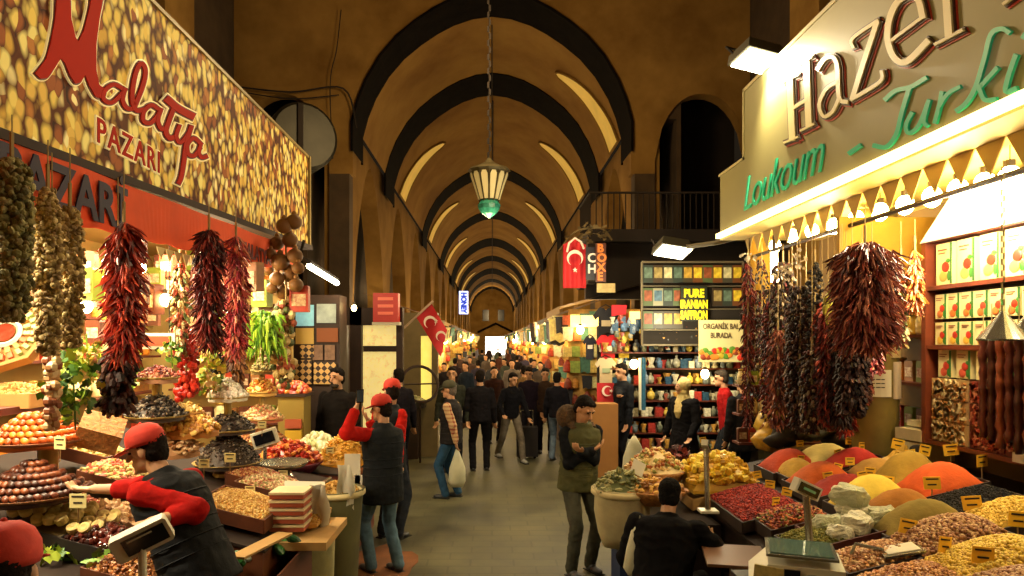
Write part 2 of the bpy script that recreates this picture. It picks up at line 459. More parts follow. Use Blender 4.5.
GARL = M('dried_mushroom', isl=['9a8248', 'b09a60', '7a6034', 'ccb47c', '8a6e40'], rough=.7)
AUB = M('dried_aubergine', isl=['281412', '1c100e', '3a1e18', '2e1a16', '4e3028', '1c1210'], rough=.6, spec=.25)
TOM = M('red_fruit', isl=['a81c14', 'c42c1c', '8a1410', 'd2402a'], rough=.3)
BRONZ = M('hung_bronze_pods', isl=['6a3c1c', '8a5426', '4e2a14', 'a06a34'], rough=.5)
DARKB = M('dark_blue_pods', isl=['1c1816', '282220', '342c28', '141010'], rough=.6, spec=.25)
MIXG = M('mixed_pods', isl=['c9b070', '7a5a30', '8c3a24', 'd8c890', '4e5a2a', 'a04a2a'], rough=.5)
BLACKSTR = M('dark_mixed', isl=['1c1512', '2c201a', '3e2c22', '6c5c4a', '4a1a18', '241a16', '8a7a62'], rough=.6, spec=.25)

def hfun(u, v, p=2.2): return max(0, (1-abs(u)**p))*max(0, (1-abs(v)**p))
def heap(label, c, w, d, h, mat, kind=None, n=0, r=.012, L=.03, rnd_=False, name='heap', cat='heap', tilt=0, base=None, pw=1, N=16, flat=False, res=.006):
    """a heap is stuff: one object"""
    c = Vector(c); m = MB(); vs = []; fs = []
    def H(u, v):
        if rnd_:
            q = math.sqrt(u*u+v*v); return max(0, 1-min(q, 1)**1.5)
        return max(0, hfun(u, v))**pw
    def P_(u, v, e=0):
        if rnd_:
            q = max(abs(u), abs(v)); k = math.sqrt(u*u+v*v)
            if k > 1e-6: u, v = u*q/k, v*q/k
        z = h*H(u, v)
        p = Vector((c.x+u*w/2, c.y+v*d/2, c.z+z+tilt*u*w/2+e)); p.z += res*noise.noise(p*22)*2
        return p
    m.mi = 0
    for j in range(N+1):
        for i in range(N+1): vs.append(P_(-1+2*i/N, -1+2*j/N))
    for j in range(N):
        for i in range(N): a = j*(N+1)+i; fs.append((a, a+1, a+N+2, a+N+1))
    # skirt closing the underside
    ring = [i for i in range(N+1)]+[j*(N+1)+N for j in range(1, N+1)]+[N*(N+1)+i for i in range(N-1, -1, -1)]+[j*(N+1) for j in range(N-1, 0, -1)]
    k = len(vs); vs += [Vector((vs[i].x, vs[i].y, vs[i].z-.03)) for i in ring]; q = len(ring)
    for i in range(q): j = (i+1) % q; fs.append((ring[i], k+i, k+j, ring[j]))
    fs.append(tuple(range(k+q-1, k-1, -1)))
    m.add(vs, fs)
    for i in range(n):
        u = rv(-.97, .97); v = rv(-.97, .97); p = P_(u, v, r*.3)
        m.mi = 1
        piece(m, p, Vector((rv(-1, 1), rv(-1, 1), rv(-.1, .5))), L, r, kind)
    o = m.build(name, [base or mat, mat], smooth=(n == 0), loc=c)
    return tag(o, label, cat, kind='stuff')
def tray(label, c, w, d, hh, mat, t=.012, tilt=0, name='wooden_tray', cat='tray', group=None):
    """open bin with floor, four rims; its top rim lies at c.z"""
    c = Vector(c); T = thing(name, label, cat, c-Vector((0, 0, hh)), group)
    def sk(m): m.v = [(x, y, z+tilt*(x-c.x)) for x, y, z in m.v]
    m = MB(); m.box(c+Vector((0, 0, -hh+.006)), (w, d, .012)); sk(m); m.build('bottom', mat, T)
    for dx, dy, sx, sy in ((-w/2, 0, t, d), (w/2, 0, t, d), (0, -d/2, w, t), (0, d/2, w, t)):
        m = MB(); m.box(c+Vector((dx, dy, -hh/2)), (sx, sy, hh)); sk(m); m.build('side', mat, T)
    return T
def plate(label, c, r, mat, group=None, name='round_tray', cat='tray'):
    m = MB(); m.lathe([(.01, -.02), (r*.7, -.02), (r, .012), (r*1.01, .02), (r*.97, .016), (r*.7, 0), (.01, 0)], c, 28)
    o = m.build(name, mat, loc=c, smooth=True); return tag(o, label, cat, group)
TRM = M('tray_wood', '5d3018', .6, var=.3, ns=8); TRD = M('tray_dark', '1c120e', .6); CARD = M('cardboard', 'a8834a', .85, var=.1, ns=5); BASK = M('basket_wicker', 'a06a2c', .7, var=.4, ns=30, bump=.5)
PAP = M('white_paper', 'cfc9b4', .8); GREENL = M('leaf_green', isl=['5f8a1e', '3f6a1c', '8cab2c', '2c5018', 'a8bc3c'], rough=.5); YLEAF = M('leaf_yellow', isl=['b8b830', '8ca628', 'd0b848', '6c8c24', 'c8a468'], rough=.5)
METAL = M('bright_metal', 'a8a89c', .25, .9); WHITEP = M('white_plastic', 'd2ceb8', .4); SCRN = M('scale_screen', '0c1018', .15); TAGM = M('tag_yellow', 'e8b428', .6); INK = M('tag_ink', '2a2014', .8)
def price_tag(where, p, rz=0, sc=1, mat=None, yaw=.0):
    T = thing('price_tag', where, 'price tag', p)
    m = MB(); m.box(Vector(p)+Vector((0, 0, .125)), (.095, .004, .08), rot(0, yaw, 0)); m.build('card', mat or TAGM, T)
    m = MB()
    for k, (w_, zz) in enumerate(((.07, .15), (.05, .115))):
        m.box(Vector(p)+Vector((0, -.003, zz)), (w_, .002, .009), rot(0, yaw, 0))
    m.build('handwriting', INK, T)
    m = MB(); m.tube([Vector(p), Vector(p)+Vector((0, .004, .12))], .004, 4); m.build('stick', M('stick', '8a6a3a'), T)
    T.rotation_euler = (0, 0, rz); T.scale = (sc,)*3
    return T
def leaves(m, c, R, n, s=.05, drop=0):
    for i in range(n):
        a = rv(0, 2*PI); b_ = rv(-1, 1); q = Vector((math.cos(a)*math.sqrt(1-b_*b_)*R[0], math.sin(a)*math.sqrt(1-b_*b_)*R[1], b_*R[2]))*rv(.4, 1)
        p = Vector(c)+q; Rm = rot(rv(-1.4, 1.4), rv(-1.4, 1.4), rv(0, 6)); k = s*rv(.6, 1.3)
        o = [(0, 0, 0), (.45, .35, .05), (.25, .7, .0), (.5, .9, -.05), (0, 1.3, -.1), (-.5, .9, -.05), (-.25, .7, 0), (-.45, .35, .05)]
        m.add([p+Rm @ (Vector(v)*k) for v in o], [tuple(range(8))])
def bulb(p, label, group, es=25, r=.05, nm='light_bulb', hang_=.12):
    T = thing(nm, label, 'light bulb', p, group); p = Vector(p)
    m = MB(); m.ball(p, (r, r, r*1.2), 10, 8); m.build('glass', M('bulb_glow_%d' % es, 'fff0c0', .3, em='ffd98a', es=es), T, True)
    m = MB(); m.tube([p+Vector((0, 0, r)), p+Vector((0, 0, r+.05))], r*.45, 8); m.build('socket', M('socket', '3a3020', .5), T)
    m = MB(); m.tube([p+Vector((0, 0, r+.05)), p+Vector((0, 0, r+.05+hang_))], .005, 4); m.build('flex', DARK, T)
    return T
def stand(label, c, tiers, mat):
    """tiered stand: c = foot, tiers = [(z, r), ...]"""
    c = Vector(c); T = thing('tiered_stand', label, 'tiered stand', c)
    for z, r in tiers:
        m = MB(); m.lathe([(.01, -.015), (r*.8, -.015), (r, .01), (r*1.02, .018), (r*.96, .014), (r*.8, 0), (.01, 0)], (c.x, c.y, z), 28); m.build('plate', mat, T, True)
    zt = max(z for z, r in tiers)
    m = MB(); m.tube([c, (c.x, c.y, zt-.01)], .035, 12); m.build('column', M('stand_gold', 'a48c4c', .4, .3), T)
    m = MB(); m.lathe([(.14, 0), (.13, .03), (.04, .06), (.03, .08)], c, 20); m.build('foot', M('stand_gold', ''), T)
    return T
# ---------------------------------------------------------------- who is there
def LC(loc, face, h):
    s = h/1.75; Mi = (Matrix.Translation(Vector(loc)) @ Euler((0, 0, face)).to_matrix().to_4x4() @ Matrix.Diagonal((s, s, s, 1))).inverted()
    return lambda px, py, Y: tuple(Mi @ at(px, py, Y))
def gp(px, Y): return ((px-VX)*Y/F, Y, 0)
RC = 'c03020'
# leaning seller, faces left
loc = (-1.67, 3.97, .12); fc = PI/2-.28; L = LC(loc, fc, 1.76)
person('person in red cap and dark quilted vest over red shirt, leaning over the near counter', loc, fc, 1.80, lean=.46, hipz=.93, head=(.3, .3),
       arms=(L(152, 527, 3.66)+((-.32, -1, -.5),), L(88, 495, 4.15)+((.3, 0, -1),)), top='9c1410', topn='shirt', vest='101216', trousers='15161a', cap=RC, hair='1c130e', vox=.009, hem=.80, bulk=1.16, sleeve=.5, logo=True, cx=.008)
m = MB(); m.bb(-1.88, -1.2, 3.5, 4.5, 0, .12); tag(m.build('step_platform', WOODD), 'low wooden step under the leaning seller', 'step')
# cap at lower left corner
loc = (-1.345, 1.92, .09); person('person in a red cap with their back to us, cut by the lower left corner', loc, .5, 1.72, head=(-.2, .1), top='9c1410', topn='shirt', vest='101216', trousers='15161a', cap=RC, hair='1c130e', vox=.009)
# phone man
loc = gp(383, 7.1); fc = .75; L = LC(loc, fc, 1.77)
person('person in red cap, dark vest and jeans, holding a phone up in the left aisle', loc, fc, 1.77, head=(.5, .12), arms=(L(356, 408, 6.75)+((-1, 0, -1),), L(368, 420, 7.35)+((.6, -.2, -1),)), top='a81812', topn='shirt', vest='14181c', trousers='5a7486', cap=RC, hair='1c130e', vox=.010, hem=.72, bulk=1.14, shoes='3a3a3c', legs=((-.1, .06, .09), (.12, -.1, .09)), sleeve=.85, cx=.006)
T = thing('mobile_phone', 'dark mobile phone held up by the person in the red cap and jeans', 'phone', at(360, 396, 6.7)); m = MB(); m.box(at(360, 396, 6.72), (.07, .012, .13), rot(.1, 0, .5)); m.build('body', SCRN, T); m = MB(); m.box(at(360, 396, 6.71), (.06, .006, .11), rot(.1, 0, .5)); m.build('screen', M('phone_screen', '3a4450', .2), T)
loc = gp(390, 8.3); L = LC(loc, -.5, 1.86)
person('person in a red cap and red sleeves standing behind the one with the phone', loc, -.5, 1.86, head=(.9, .1), arms=((-.3, .1, .85), L(398, 472, 8.0)), top='b01c14', topn='jacket', vest='14181c', trousers='2c3038', cap=RC, hair='1c130e', vox=.012, hem=.8)
# dark bearded customer left
loc = gp(338, 9.65); person('bearded person in a long black coat behind the golden noodles', loc, PI-.4, 1.96, top='15110f', topn='coat', trousers='14110f', beard='1c120c', hair='140e0a', vox=.014, hem=.55, bulk=1.2)
person('person in black standing by the lit glass door', gp(399, 11.4), .5, 1.88, top='17141a', trousers='14131a', vox=.018, detail=False)
# old man
loc = gp(451, 10.45); fc = 1.25; L = LC(loc, fc, 1.72)
person('old person in a cap, dark waistcoat, checked shirt and jeans carrying a white bag', loc, fc, 1.72, head=(.1, .05), arms=(L(457, 447, 10.3), (.25, .15, .82)), top='a06a4c', topn='shirt', vest='1e1a1a', trousers='2c4a66', hair='6a6058', cap='3c3a24', vox=.011, hem=.84, bulk=1.05, topmat='plaid', shoes='3a3a3c', legs=((-.1, .05, .09), (.1, -.08, .09)))
person('tall person in a dark jacket facing us behind the old one in the cap', gp(452, 12.6), PI, 1.86, top='2a2c24', trousers='1c1c20', vox=.015)
person('person in a black jacket and black trousers with their back to us in mid passage', gp(480, 12.6), .1, 1.80, top='141216', trousers='100f12', vox=.014, bulk=1.1, legs=((-.12, 0, .09), (.12, .03, .09)))
loc = gp(511, 13.6); person('person in a black jacket and grey jeans striding forward in white shoes', loc, PI+.35, 1.72, lean=.12, head=(.3, .3), top='121218', trousers='6a6258', shoes='8a8a88', vox=.014, legs=((-.14, .28, .10), (.16, -.34, .14)), arms=((-.3, .2, .85), (.26, .25, .95)))
person('person in a pale tan coat right behind the striding one', gp(524, 16.4), .2, 1.75, top='6a5232', trousers='241c16', vox=.018, detail=False, hem=.65)
person('person in a purple-black coat looking down left of the brown quilted jacket', gp(529, 14.6), PI-.2, 1.78, head=(0, .4), top='1c1420', trousers='16141a', vox=.017)
person('person in a brown quilted jacket and black trousers facing us', gp(545, 14.6), PI, 1.76, head=(0, .2), top='30221a', trousers='121014', vox=.016, bulk=1.12)
person('person in dark red-brown with bent head behind the striding one', gp(494, 16), PI+.2, 1.74, top='2c1814', trousers='181414', vox=.018, detail=False)
person('person in black with light blue jeans at the right edge of the crowd', gp(557, 13.6), -.4, 1.72, top='14141c', trousers='5a6a7c', vox=.02, detail=False)
# suitcase
T = thing('suitcase', 'black wheeled suitcase in the middle of the passage', 'suitcase', gp(527, 13.9)); m = MB(); m.box((gp(527, 13.9)[0], 13.9, .34), (.42, .26, .58)); m.build('case', M('case_black', '141016', .5), T)
m = MB(); x = gp(527, 13.9)[0]; m.tube([(x-.12, 13.9, .63), (x-.12, 13.95, .95), (x+.12, 13.95, .95), (x+.12, 13.9, .63)], .012, 5); m.build('pull_handle', METAL, T)
for sx in (-.15, .15): m = MB(); m.ball((x+sx, 13.85, .03), .03, 8, 6); m.build('wheel', SCRN, T)
# distant crowd
CR = [(444, 20), (455, 24), (466, 19), (470, 27), (478, 23), (486, 30), (493, 21), (500, 34), (505, 25), (512, 20), (517, 29), (524, 38), (534, 22), (541, 26), (549, 31), (556, 21), (482, 40), (508, 44), (498, 52), (474, 36), (529, 48), (489, 60), (515, 62), (460, 32)]
CC = ['1c181a', '2c2024', '18202c', '3a2418', '241c30', '40342a', '14161c', '50281c', '2c342c', '5a5048']
CN = ['black', 'dark plum', 'navy', 'brown', 'violet-black', 'taupe', 'blue-black', 'rust brown', 'dark green', 'grey-beige']
base = []
for k in range(3): base.append(None)
wh = ['walking towards us', 'walking away', 'standing']
for i, (px, Y) in enumerate(CR):
    g_ = 'people of the distant crowd'; px = max(VX-1.65*F/Y, min(VX+1.45*F/Y, px))
    q = i % 3
    lab = 'distant person in %s %s, %s in the crowd' % (CN[i % 10], 'coat' if i % 2 else 'jacket', ['nearest rank', 'second rank', 'third rank', 'deep'][min(3, int((Y-19)/7))])+' ' + ['left of', 'right of'][px > 497]+' the bright gate'
    if base[q] is None:
        T = person(lab, gp(px, Y), (PI, 0, PI-.6)[q], 1.7+.03*q, top=CC[i % 10], trousers='16141a', vox=.024, detail=False, legs=[((-.1, .2, .09), (.1, -.15, .1)), None, ((-.12, 0, .09), (.12, .05, .09))][q], group=g_); base[q] = T
    else:
        T = copy(base[q], gp(px, Y), (PI, 0, PI-.6)[q]+rv(-.3, .3), (1.68+.14*rnd.random())/1.75, lab, g_)
        for ch in T.children:
            if ch.name.startswith('jacket'): setmat(ch, M('cloth_'+CC[i % 10], CC[i % 10], .85, var=.25, ns=14))
# folded arms
loc = gp(578, 7.1); fc = PI+.45; L = LC(loc, fc, 1.77)
person('person in an olive hooded vest with folded arms looking down', loc, fc, 1.79, lean=.12, head=(.25, .6), arms=(L(581, 453, 6.82)+((-.4, -.1, -1),), L(592, 452, 6.88)+((.4, -.2, -1),)), top='16181c', topn='pullover', vest='4a4a2c', trousers='45453a', hair='17110d', hood='4a3620', vox=.010, hem=.84, bulk=1.08, shoes='3a3a3c', legs=((-.14, .0, .09), (.13, .08, .09)), cx=.008)
# man in dark, right of middle
loc = gp(623, 12.0); L = LC(loc, PI/2+.5, 1.94)
person('person in dark clothes seen from the side with a white carrier bag', loc, PI/2+.5, 1.94, top='15171c', trousers='121318', hair='17110d', vox=.013, arms=((-.2, .1, .85), L(632, 434, 9.6)), head=(.0, .15))
# woman in scarf
loc = gp(684, 10.9); person('person in a cream headscarf and long black coat facing the souvenir stall', loc, PI/2+.55, 1.74, top='0e0d10', topn='coat', trousers='0e0d10', scarf='b8a468', vox=.012, bulk=1.25, hem=.7, skirt=.35, head=(-.35, -.05), arms=((-.28, .16, .9), (.3, .1, .85)))
person('person in a red jacket standing beside the cream poster', gp(728, 11.3), PI/2-.2, 1.86, lean=.1, top='8c1414', trousers='1c2026', hair='3c342c', vox=.013, head=(0, .15))
person('person in a black coat with their back to us next to the red jacket', gp(744, 10.3), .35, 1.83, top='141316', trousers='121216', hair='3a2c18', vox=.013, bulk=1.2, hem=.7)
# crouching person, seen from behind
loc = (1.23, 5.1, 0); person('crouching person in a black hooded top with their back to us at the bottom', loc, -.45, 1.76, lean=.42, hipz=.52, head=(.1, .3), top='0b0a0c', topn='hooded_top', trousers='16161a', hair='0c0a0a', vox=.011, bulk=1.3, hem=.9, arms=((-.2, .4, .75), (.3, .45, .8)), legs=((-.2, .35, .09, (-.3, 1, .5)), (.2, .35, .09, (.3, 1, .5))), cx=.01)
m = MB(); m.lathe([(.16, 0), (.18, .04), (.15, .40), (.17, .43), (.01, .44)], (1.23, 5.05, 0), 18); tag(m.build('stool', WOODD, loc=(1.23, 5.05, 0)), 'low round stool under the crouching person', 'stool')
# ---------------------------------------------------------------- the hall
W, TH = 3.2, .24
PROF = [(-1, 1.57), (-.96, 1.72), (-.9, 1.87), (-.8, 2.04), (-.68, 2.18), (-.547, 2.29), (-.42, 2.375), (-.297, 2.44), (-.15, 2.49), (0, 2.51)]
PROF = PROF+[(-x, z) for x, z in PROF[-2::-1]]
def prof(off=0):
    out = []
    for i, (x, z) in enumerate(PROF):
        a = PROF[max(i-1, 0)]; b = PROF[min(i+1, len(PROF)-1)]
        t = Vector((b[0]-a[0], b[1]-a[1])).normalized(); n = Vector((-t.y, t.x))
        out.append((x*W+n.x*off, CZ+z*W+n.y*off))
    return out
PL = M('ochre_plaster', '94723a', .95, var=.22, ns=.7, bump=.15, col2='6c4e22', spec=.15)
PLV = M('ochre_vault', '9c7a3e', .95, var=.2, ns=.5, bump=.1, col2='7a5829', spec=.15)
RIBM = M('dark_rib_paint', '0f0b08', .95, spec=.08, var=.5, ns=3, bump=.1)
STONE = M('brown_stone', '40301c', .9, var=.35, ns=1.6, bump=.3)  # dark brown stone, mottled at random
DARK = M('dark_stone', '20170f', .95, var=.3, ns=1.2)
WOODD = M('dark_wood', '2e1a10', .6, var=.3, ns=5)
# floor: worn paving with a damp stain
fm = bpy.data.materials.new('worn_floor'); fm.use_nodes = True
nt = fm.node_tree; b = nt.nodes['Principled BSDF']; tc = nt.nodes.new('ShaderNodeTexCoord')
n1 = nt.nodes.new('ShaderNodeTexNoise'); n1.inputs['Scale'].default_value = .9; n1.inputs['Detail'].default_value = 8; n1.inputs['Roughness'].default_value = .65
r1 = nt.nodes.new('ShaderNodeValToRGB'); r1.color_ramp.elements[0].position = .35; r1.color_ramp.elements[1].position = .68
r1.color_ramp.elements[0].color = lin('2e2e1e'); r1.color_ramp.elements[1].color = lin('625e40')
nt.links.new(tc.outputs['Object'], n1.inputs['Vector']); nt.links.new(n1.outputs[0], r1.inputs[0])
bk = nt.nodes.new('ShaderNodeTexBrick'); bk.inputs['Scale'].default_value = 1.1; bk.inputs['Mortar Size'].default_value = .012; bk.inputs['Color1'].default_value = (1, 1, 1, 1); bk.inputs['Color2'].default_value = (.86, .86, .86, 1); bk.inputs['Mortar'].default_value = (.62, .62, .6, 1)
nt.links.new(tc.outputs['Object'], bk.inputs['Vector'])
mx = nt.nodes.new('ShaderNodeMix'); mx.data_type = 'RGBA'; mx.blend_type = 'MULTIPLY'; mx.inputs[0].default_value = .8
nt.links.new(r1.outputs[0], mx.inputs[6]); nt.links.new(bk.outputs[0], mx.inputs[7]); nt.links.new(mx.outputs[2], b.inputs['Base Color'])
r3 = nt.nodes.new('ShaderNodeMapRange'); r3.inputs[3].default_value = .35; r3.inputs[4].default_value = .75
nt.links.new(n1.outputs[0], r3.inputs[0]); nt.links.new(r3.outputs[0], b.inputs['Roughness'])
m = MB(); m.bb(-7, 7, -2, 113, -.1, 0); struct('floor', m, fm)
# red-brown dust on the floor by the sack
# vault skin and ribs
P0 = prof(.03)
yv = [16.35+i*1.2 for i in range(81)]
m = MB(); vs = []; fs = []
for y in yv:
    for x, z in P0: vs.append((x, y, z))
n = len(P0)
for i in range(len(yv)-1):
    for k in range(n-1): fs.append((i*n+k, i*n+k+1, (i+1)*n+k+1, (i+1)*n+k))
m.add(vs, fs); struct('ceiling', m, PLV, True)
for (y0, y1) in [(16.1, 17.4), (21.1, 23.0), (32.4, 34.5), (43.6, 46.5), (55.3, 60.0), (66.8, 71.2), (78.5, 85), (92, 97), (105, 110)]:
    m = MB(); A = prof(0); B = prof(.06)
    vs = []; fs = []
    zb = 7.2
    A = [(A[0][0], zb-.5)]+A+[(A[-1][0], zb-.5)]; B = [(B[0][0], zb-.5)]+B+[(B[-1][0], zb-.5)]; n = len(A)
    for y in (y0, y1):
        for P_ in (A, B):
            for x, z in P_: vs.append((x, y, z))
    for k in range(n-1):
        fs += [(k, k+1, n+k+1, n+k), (2*n+k, 3*n+k, 3*n+k+1, 2*n+k+1), (k, 2*n+k, 2*n+k+1, k+1)]
    m.add(vs, fs); tag(m.build('trim_vault_rib', RIBM), kind='structure')
# nave side walls with pointed arches
def arch_wall(name, X, y0, y1, arches, ztop, thick, mat, wy=None):
    """wall in the plane x = X (or y = wy when given) with pointed openings"""
    m = MB(); sg = 1 if X > 0 else -1
    def q(a, b, za, zb, zc, zd):   # column a..b between lower heights za,zb and upper zc,zd
        if wy is None:
            m.add([(X, a, za), (X, b, zb), (X, b, zd), (X, a, zc), (X+sg*thick, a, za), (X+sg*thick, b, zb), (X+sg*thick, b, zd), (X+sg*thick, a, zc)],
                  [(0, 1, 2, 3), (4, 7, 6, 5), (0, 4, 5, 1), (3, 2, 6, 7), (0, 3, 7, 4), (1, 5, 6, 2)])
        else:
            m.add([(a, wy, za), (b, wy, zb), (b, wy, zd), (a, wy, zc), (a, wy+thick, za), (b, wy+thick, zb), (b, wy+thick, zd), (a, wy+thick, zc)],
                  [(0, 1, 2, 3), (4, 7, 6, 5), (0, 4, 5, 1), (3, 2, 6, 7), (0, 3, 7, 4), (1, 5, 6, 2)])
    cur = y0
    for (c, hw, zs, za) in arches:
        if c-hw > cur: q(cur, c-hw, 0, 0, ztop, ztop)
        N = 12
        def hh(t): return zs+(za-zs)*(1-abs(t)**1.7)**.8
        for k in range(N):
            t0 = -1+2*k/N; t1 = -1+2*(k+1)/N
            q(c+t0*hw, c+t1*hw, hh(t0), hh(t1), ztop, ztop)
        cur = c+hw
    if cur < y1: q(cur, y1, 0, 0, ztop, ztop)
    return struct(name, m, mat)
ars = []
y = 19.6
while y < 108: ars.append((y, 2.35, 3.6, 7.15)); y += 5.85
for nm, sg in (('wall_left', -1), ('wall_right', 1)):
    arch_wall(nm, sg*(W+.2), 16.3, 112.5, ars, 7.5, .5, PL)
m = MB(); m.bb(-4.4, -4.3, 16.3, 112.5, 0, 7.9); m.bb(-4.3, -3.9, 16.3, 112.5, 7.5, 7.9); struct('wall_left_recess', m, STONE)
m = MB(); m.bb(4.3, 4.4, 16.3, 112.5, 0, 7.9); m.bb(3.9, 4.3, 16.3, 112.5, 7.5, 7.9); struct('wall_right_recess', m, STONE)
# crossing wall that faces the eye, with the big arch and two side openings
m = MB(); B = prof(.02)
xs = [x for x, z in B]
# plaster above z=6.6, stone below
def cw(x0, x1, z0a, z0b, z1, mm): mm.add([(x0, 16.2, z0a), (x1, 16.2, z0b), (x1, 16.2, z1), (x0, 16.2, z1), (x0, 16.6, z0a), (x1, 16.6, z0b), (x1, 16.6, z1), (x0, 16.6, z1)], [(0, 1, 2, 3), (4, 7, 6, 5), (0, 4, 5, 1), (3, 2, 6, 7), (0, 3, 7, 4), (1, 5, 6, 2)])
for i in range(len(B)-1): cw(B[i][0], B[i+1][0], B[i][1], B[i+1][1], 13, m)
xi = abs(B[0][0]); zi = B[0][1]
st = MB()
for sg in (-1, 1):
    def X_(x): return sg*x
    def cc(a, b, za, zb, z1, mm):
        if sg > 0: cw(a, b, za, zb, z1, mm)
        else: cw(-b, -a, zb, za, z1, mm)
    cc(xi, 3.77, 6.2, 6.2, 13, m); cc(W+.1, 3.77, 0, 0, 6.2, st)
    N = 14
    for k in range(N):
        t0 = -1+2*k/N; t1 = -1+2*(k+1)/N
        f = lambda t: 6.5+1.55*(1-abs(t)**2.2)**.6
        cc(4.87+t0*1.1, 4.87+t1*1.1, f(t0), f(t1), 13, m)
    cc(5.97, 6.4, 0, 0, 13, st)
struct('wall_crossing_plaster', m, PL); struct('wall_crossing_pier', st, STONE)
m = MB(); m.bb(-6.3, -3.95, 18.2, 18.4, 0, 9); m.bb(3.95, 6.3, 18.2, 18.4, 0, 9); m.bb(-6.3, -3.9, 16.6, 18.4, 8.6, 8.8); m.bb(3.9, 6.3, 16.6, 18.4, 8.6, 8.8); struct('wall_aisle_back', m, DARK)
# crossing side walls and far end wall, wall behind the eye
m = MB(); m.bb(-6.5, -6.0, -2, 16.2, 0, 13); struct('wall_crossing_left', m, STONE)
m = MB(); m.bb(6.0, 6.5, -2, 16.2, 0, 13); struct('wall_crossing_right', m, STONE)
m = MB(); m.bb(-6.5, 6.5, -2.3, -2, 0, 13); struct('wall_behind', m, PL)
m = MB(); m.bb(-6.5, 6.5, -2.3, 16.6, 13, 13.3); struct('ceiling_crossing', m, PL)
# pilaster strips of bare plaster on the side walls
m = MB(); m.bb(-6.0, -5.7, 12.2, 13.4, 0, 13); m.bb(-6.0, -5.7, 7, 8.3, 0, 13); struct('wall_pilaster_left', m, PL)
m = MB(); m.bb(5.7, 6.0, 12.2, 13.4, 0, 13); m.bb(5.7, 6.0, 7, 8.3, 0, 13); struct('wall_pilaster_right', m, PL)
m = MB(); m.bb(-4.4, -1.05, 112.5, 113, 0, 11); m.bb(2.35, 4.4, 112.5, 113, 0, 11); m.bb(-1.05, 2.35, 112.5, 113, 2.9, 11); struct('wall_far', m, PL)
m = MB(); m.bb(-1.05, 2.35, 113.2, 113.3, 0, 3.0)
struct('door_1', m, M('daylight_gate', 'ffffff', .9, em='fff6e6', es=6))
for i, x in enumerate((-1.5, .95)):
    m = MB(); m.bb(x, x+1.0, 112.3, 112.52, 5.4, 7.2); struct('window_%d' % (i+1), m, M('far_window', '141622', .3))
m = MB(); m.tube([(-2.3, 112.3, 3.6), (0.6, 112.1, 5.0), (3.4, 112.3, 3.6)], .18, 5); struct('trim_1', m, RIBM)
# lunette windows on the vault haunches, their lit reveals painted as glow
WG = M('painted_lunette_glow', 'b89a50', .5, em='c89c40', es=.6, var=.3, ns=1)
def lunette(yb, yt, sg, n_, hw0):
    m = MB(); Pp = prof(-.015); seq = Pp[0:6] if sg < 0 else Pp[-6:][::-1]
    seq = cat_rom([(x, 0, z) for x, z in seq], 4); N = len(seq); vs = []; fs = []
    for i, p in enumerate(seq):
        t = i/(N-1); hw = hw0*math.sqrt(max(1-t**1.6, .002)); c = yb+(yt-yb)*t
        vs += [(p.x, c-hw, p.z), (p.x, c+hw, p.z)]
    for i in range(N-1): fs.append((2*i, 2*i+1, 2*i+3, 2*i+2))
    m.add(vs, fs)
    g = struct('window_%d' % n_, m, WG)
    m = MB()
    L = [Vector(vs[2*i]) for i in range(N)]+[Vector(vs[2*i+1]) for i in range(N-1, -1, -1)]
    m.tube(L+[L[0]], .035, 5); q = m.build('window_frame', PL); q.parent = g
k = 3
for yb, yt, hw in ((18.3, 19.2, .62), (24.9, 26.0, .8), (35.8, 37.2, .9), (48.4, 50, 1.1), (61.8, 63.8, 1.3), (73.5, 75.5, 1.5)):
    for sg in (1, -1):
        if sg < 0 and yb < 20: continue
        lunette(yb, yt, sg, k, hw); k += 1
# iron tie cables across the crossing wall
m = MB(); m.tube(cat_rom([(-5.9, 16.0, 8.15), (-4.6, 15.95, 8.0), (-3.4, 16.0, 8.1), (-3.1, 16.0, 7.2)]), .02, 4); m.tube(cat_rom([(-5.9, 16.0, 8.05), (-4.6, 15.95, 7.85), (-3.5, 16.0, 7.95)]), .015, 4)
m.tube(cat_rom([(-3.45, 16, 9.9), (-3.55, 16, 9), (-3.7, 16.0, 8.2), (-3.65, 16.05, 6.5)]), .012, 4)
tag(m.build('electric_cable', DARK), 'black cables sagging across the plaster above the round metal drum', 'cable')
# big extractor drum
t = thing('extractor_drum', 'round grey metal extractor drum high behind the nut-patterned sign', 'extractor drum', (-3.9, 14.0, 6.3))
GM = M('dull_metal', '2f2d25', .45, .7, var=.2, ns=3)
R = rot(0, 0, .55)
m = MB(); Rc = R @ rot(PI/2, 0, 0)
m.lathe([(.02, -.05), (.62, -.05), (.66, 0), (.66, .5), (.6, .55)], (-3.9, 14.0, 6.3), 32, R=Rc); m.build('drum', GM, t, False)
m = MB(); m.box(Vector((-3.9, 14.0, 6.3))+R @ Vector((-.1, -.57, 0)), (.1, .06, 1.2), R); m.build('strap', DARK, t)
m = MB(); m.tube([(-3.9, 14.1, 6.9), (-3.9, 15.9, 7.3)], .04, 6); m.build('bracket', DARK, t)
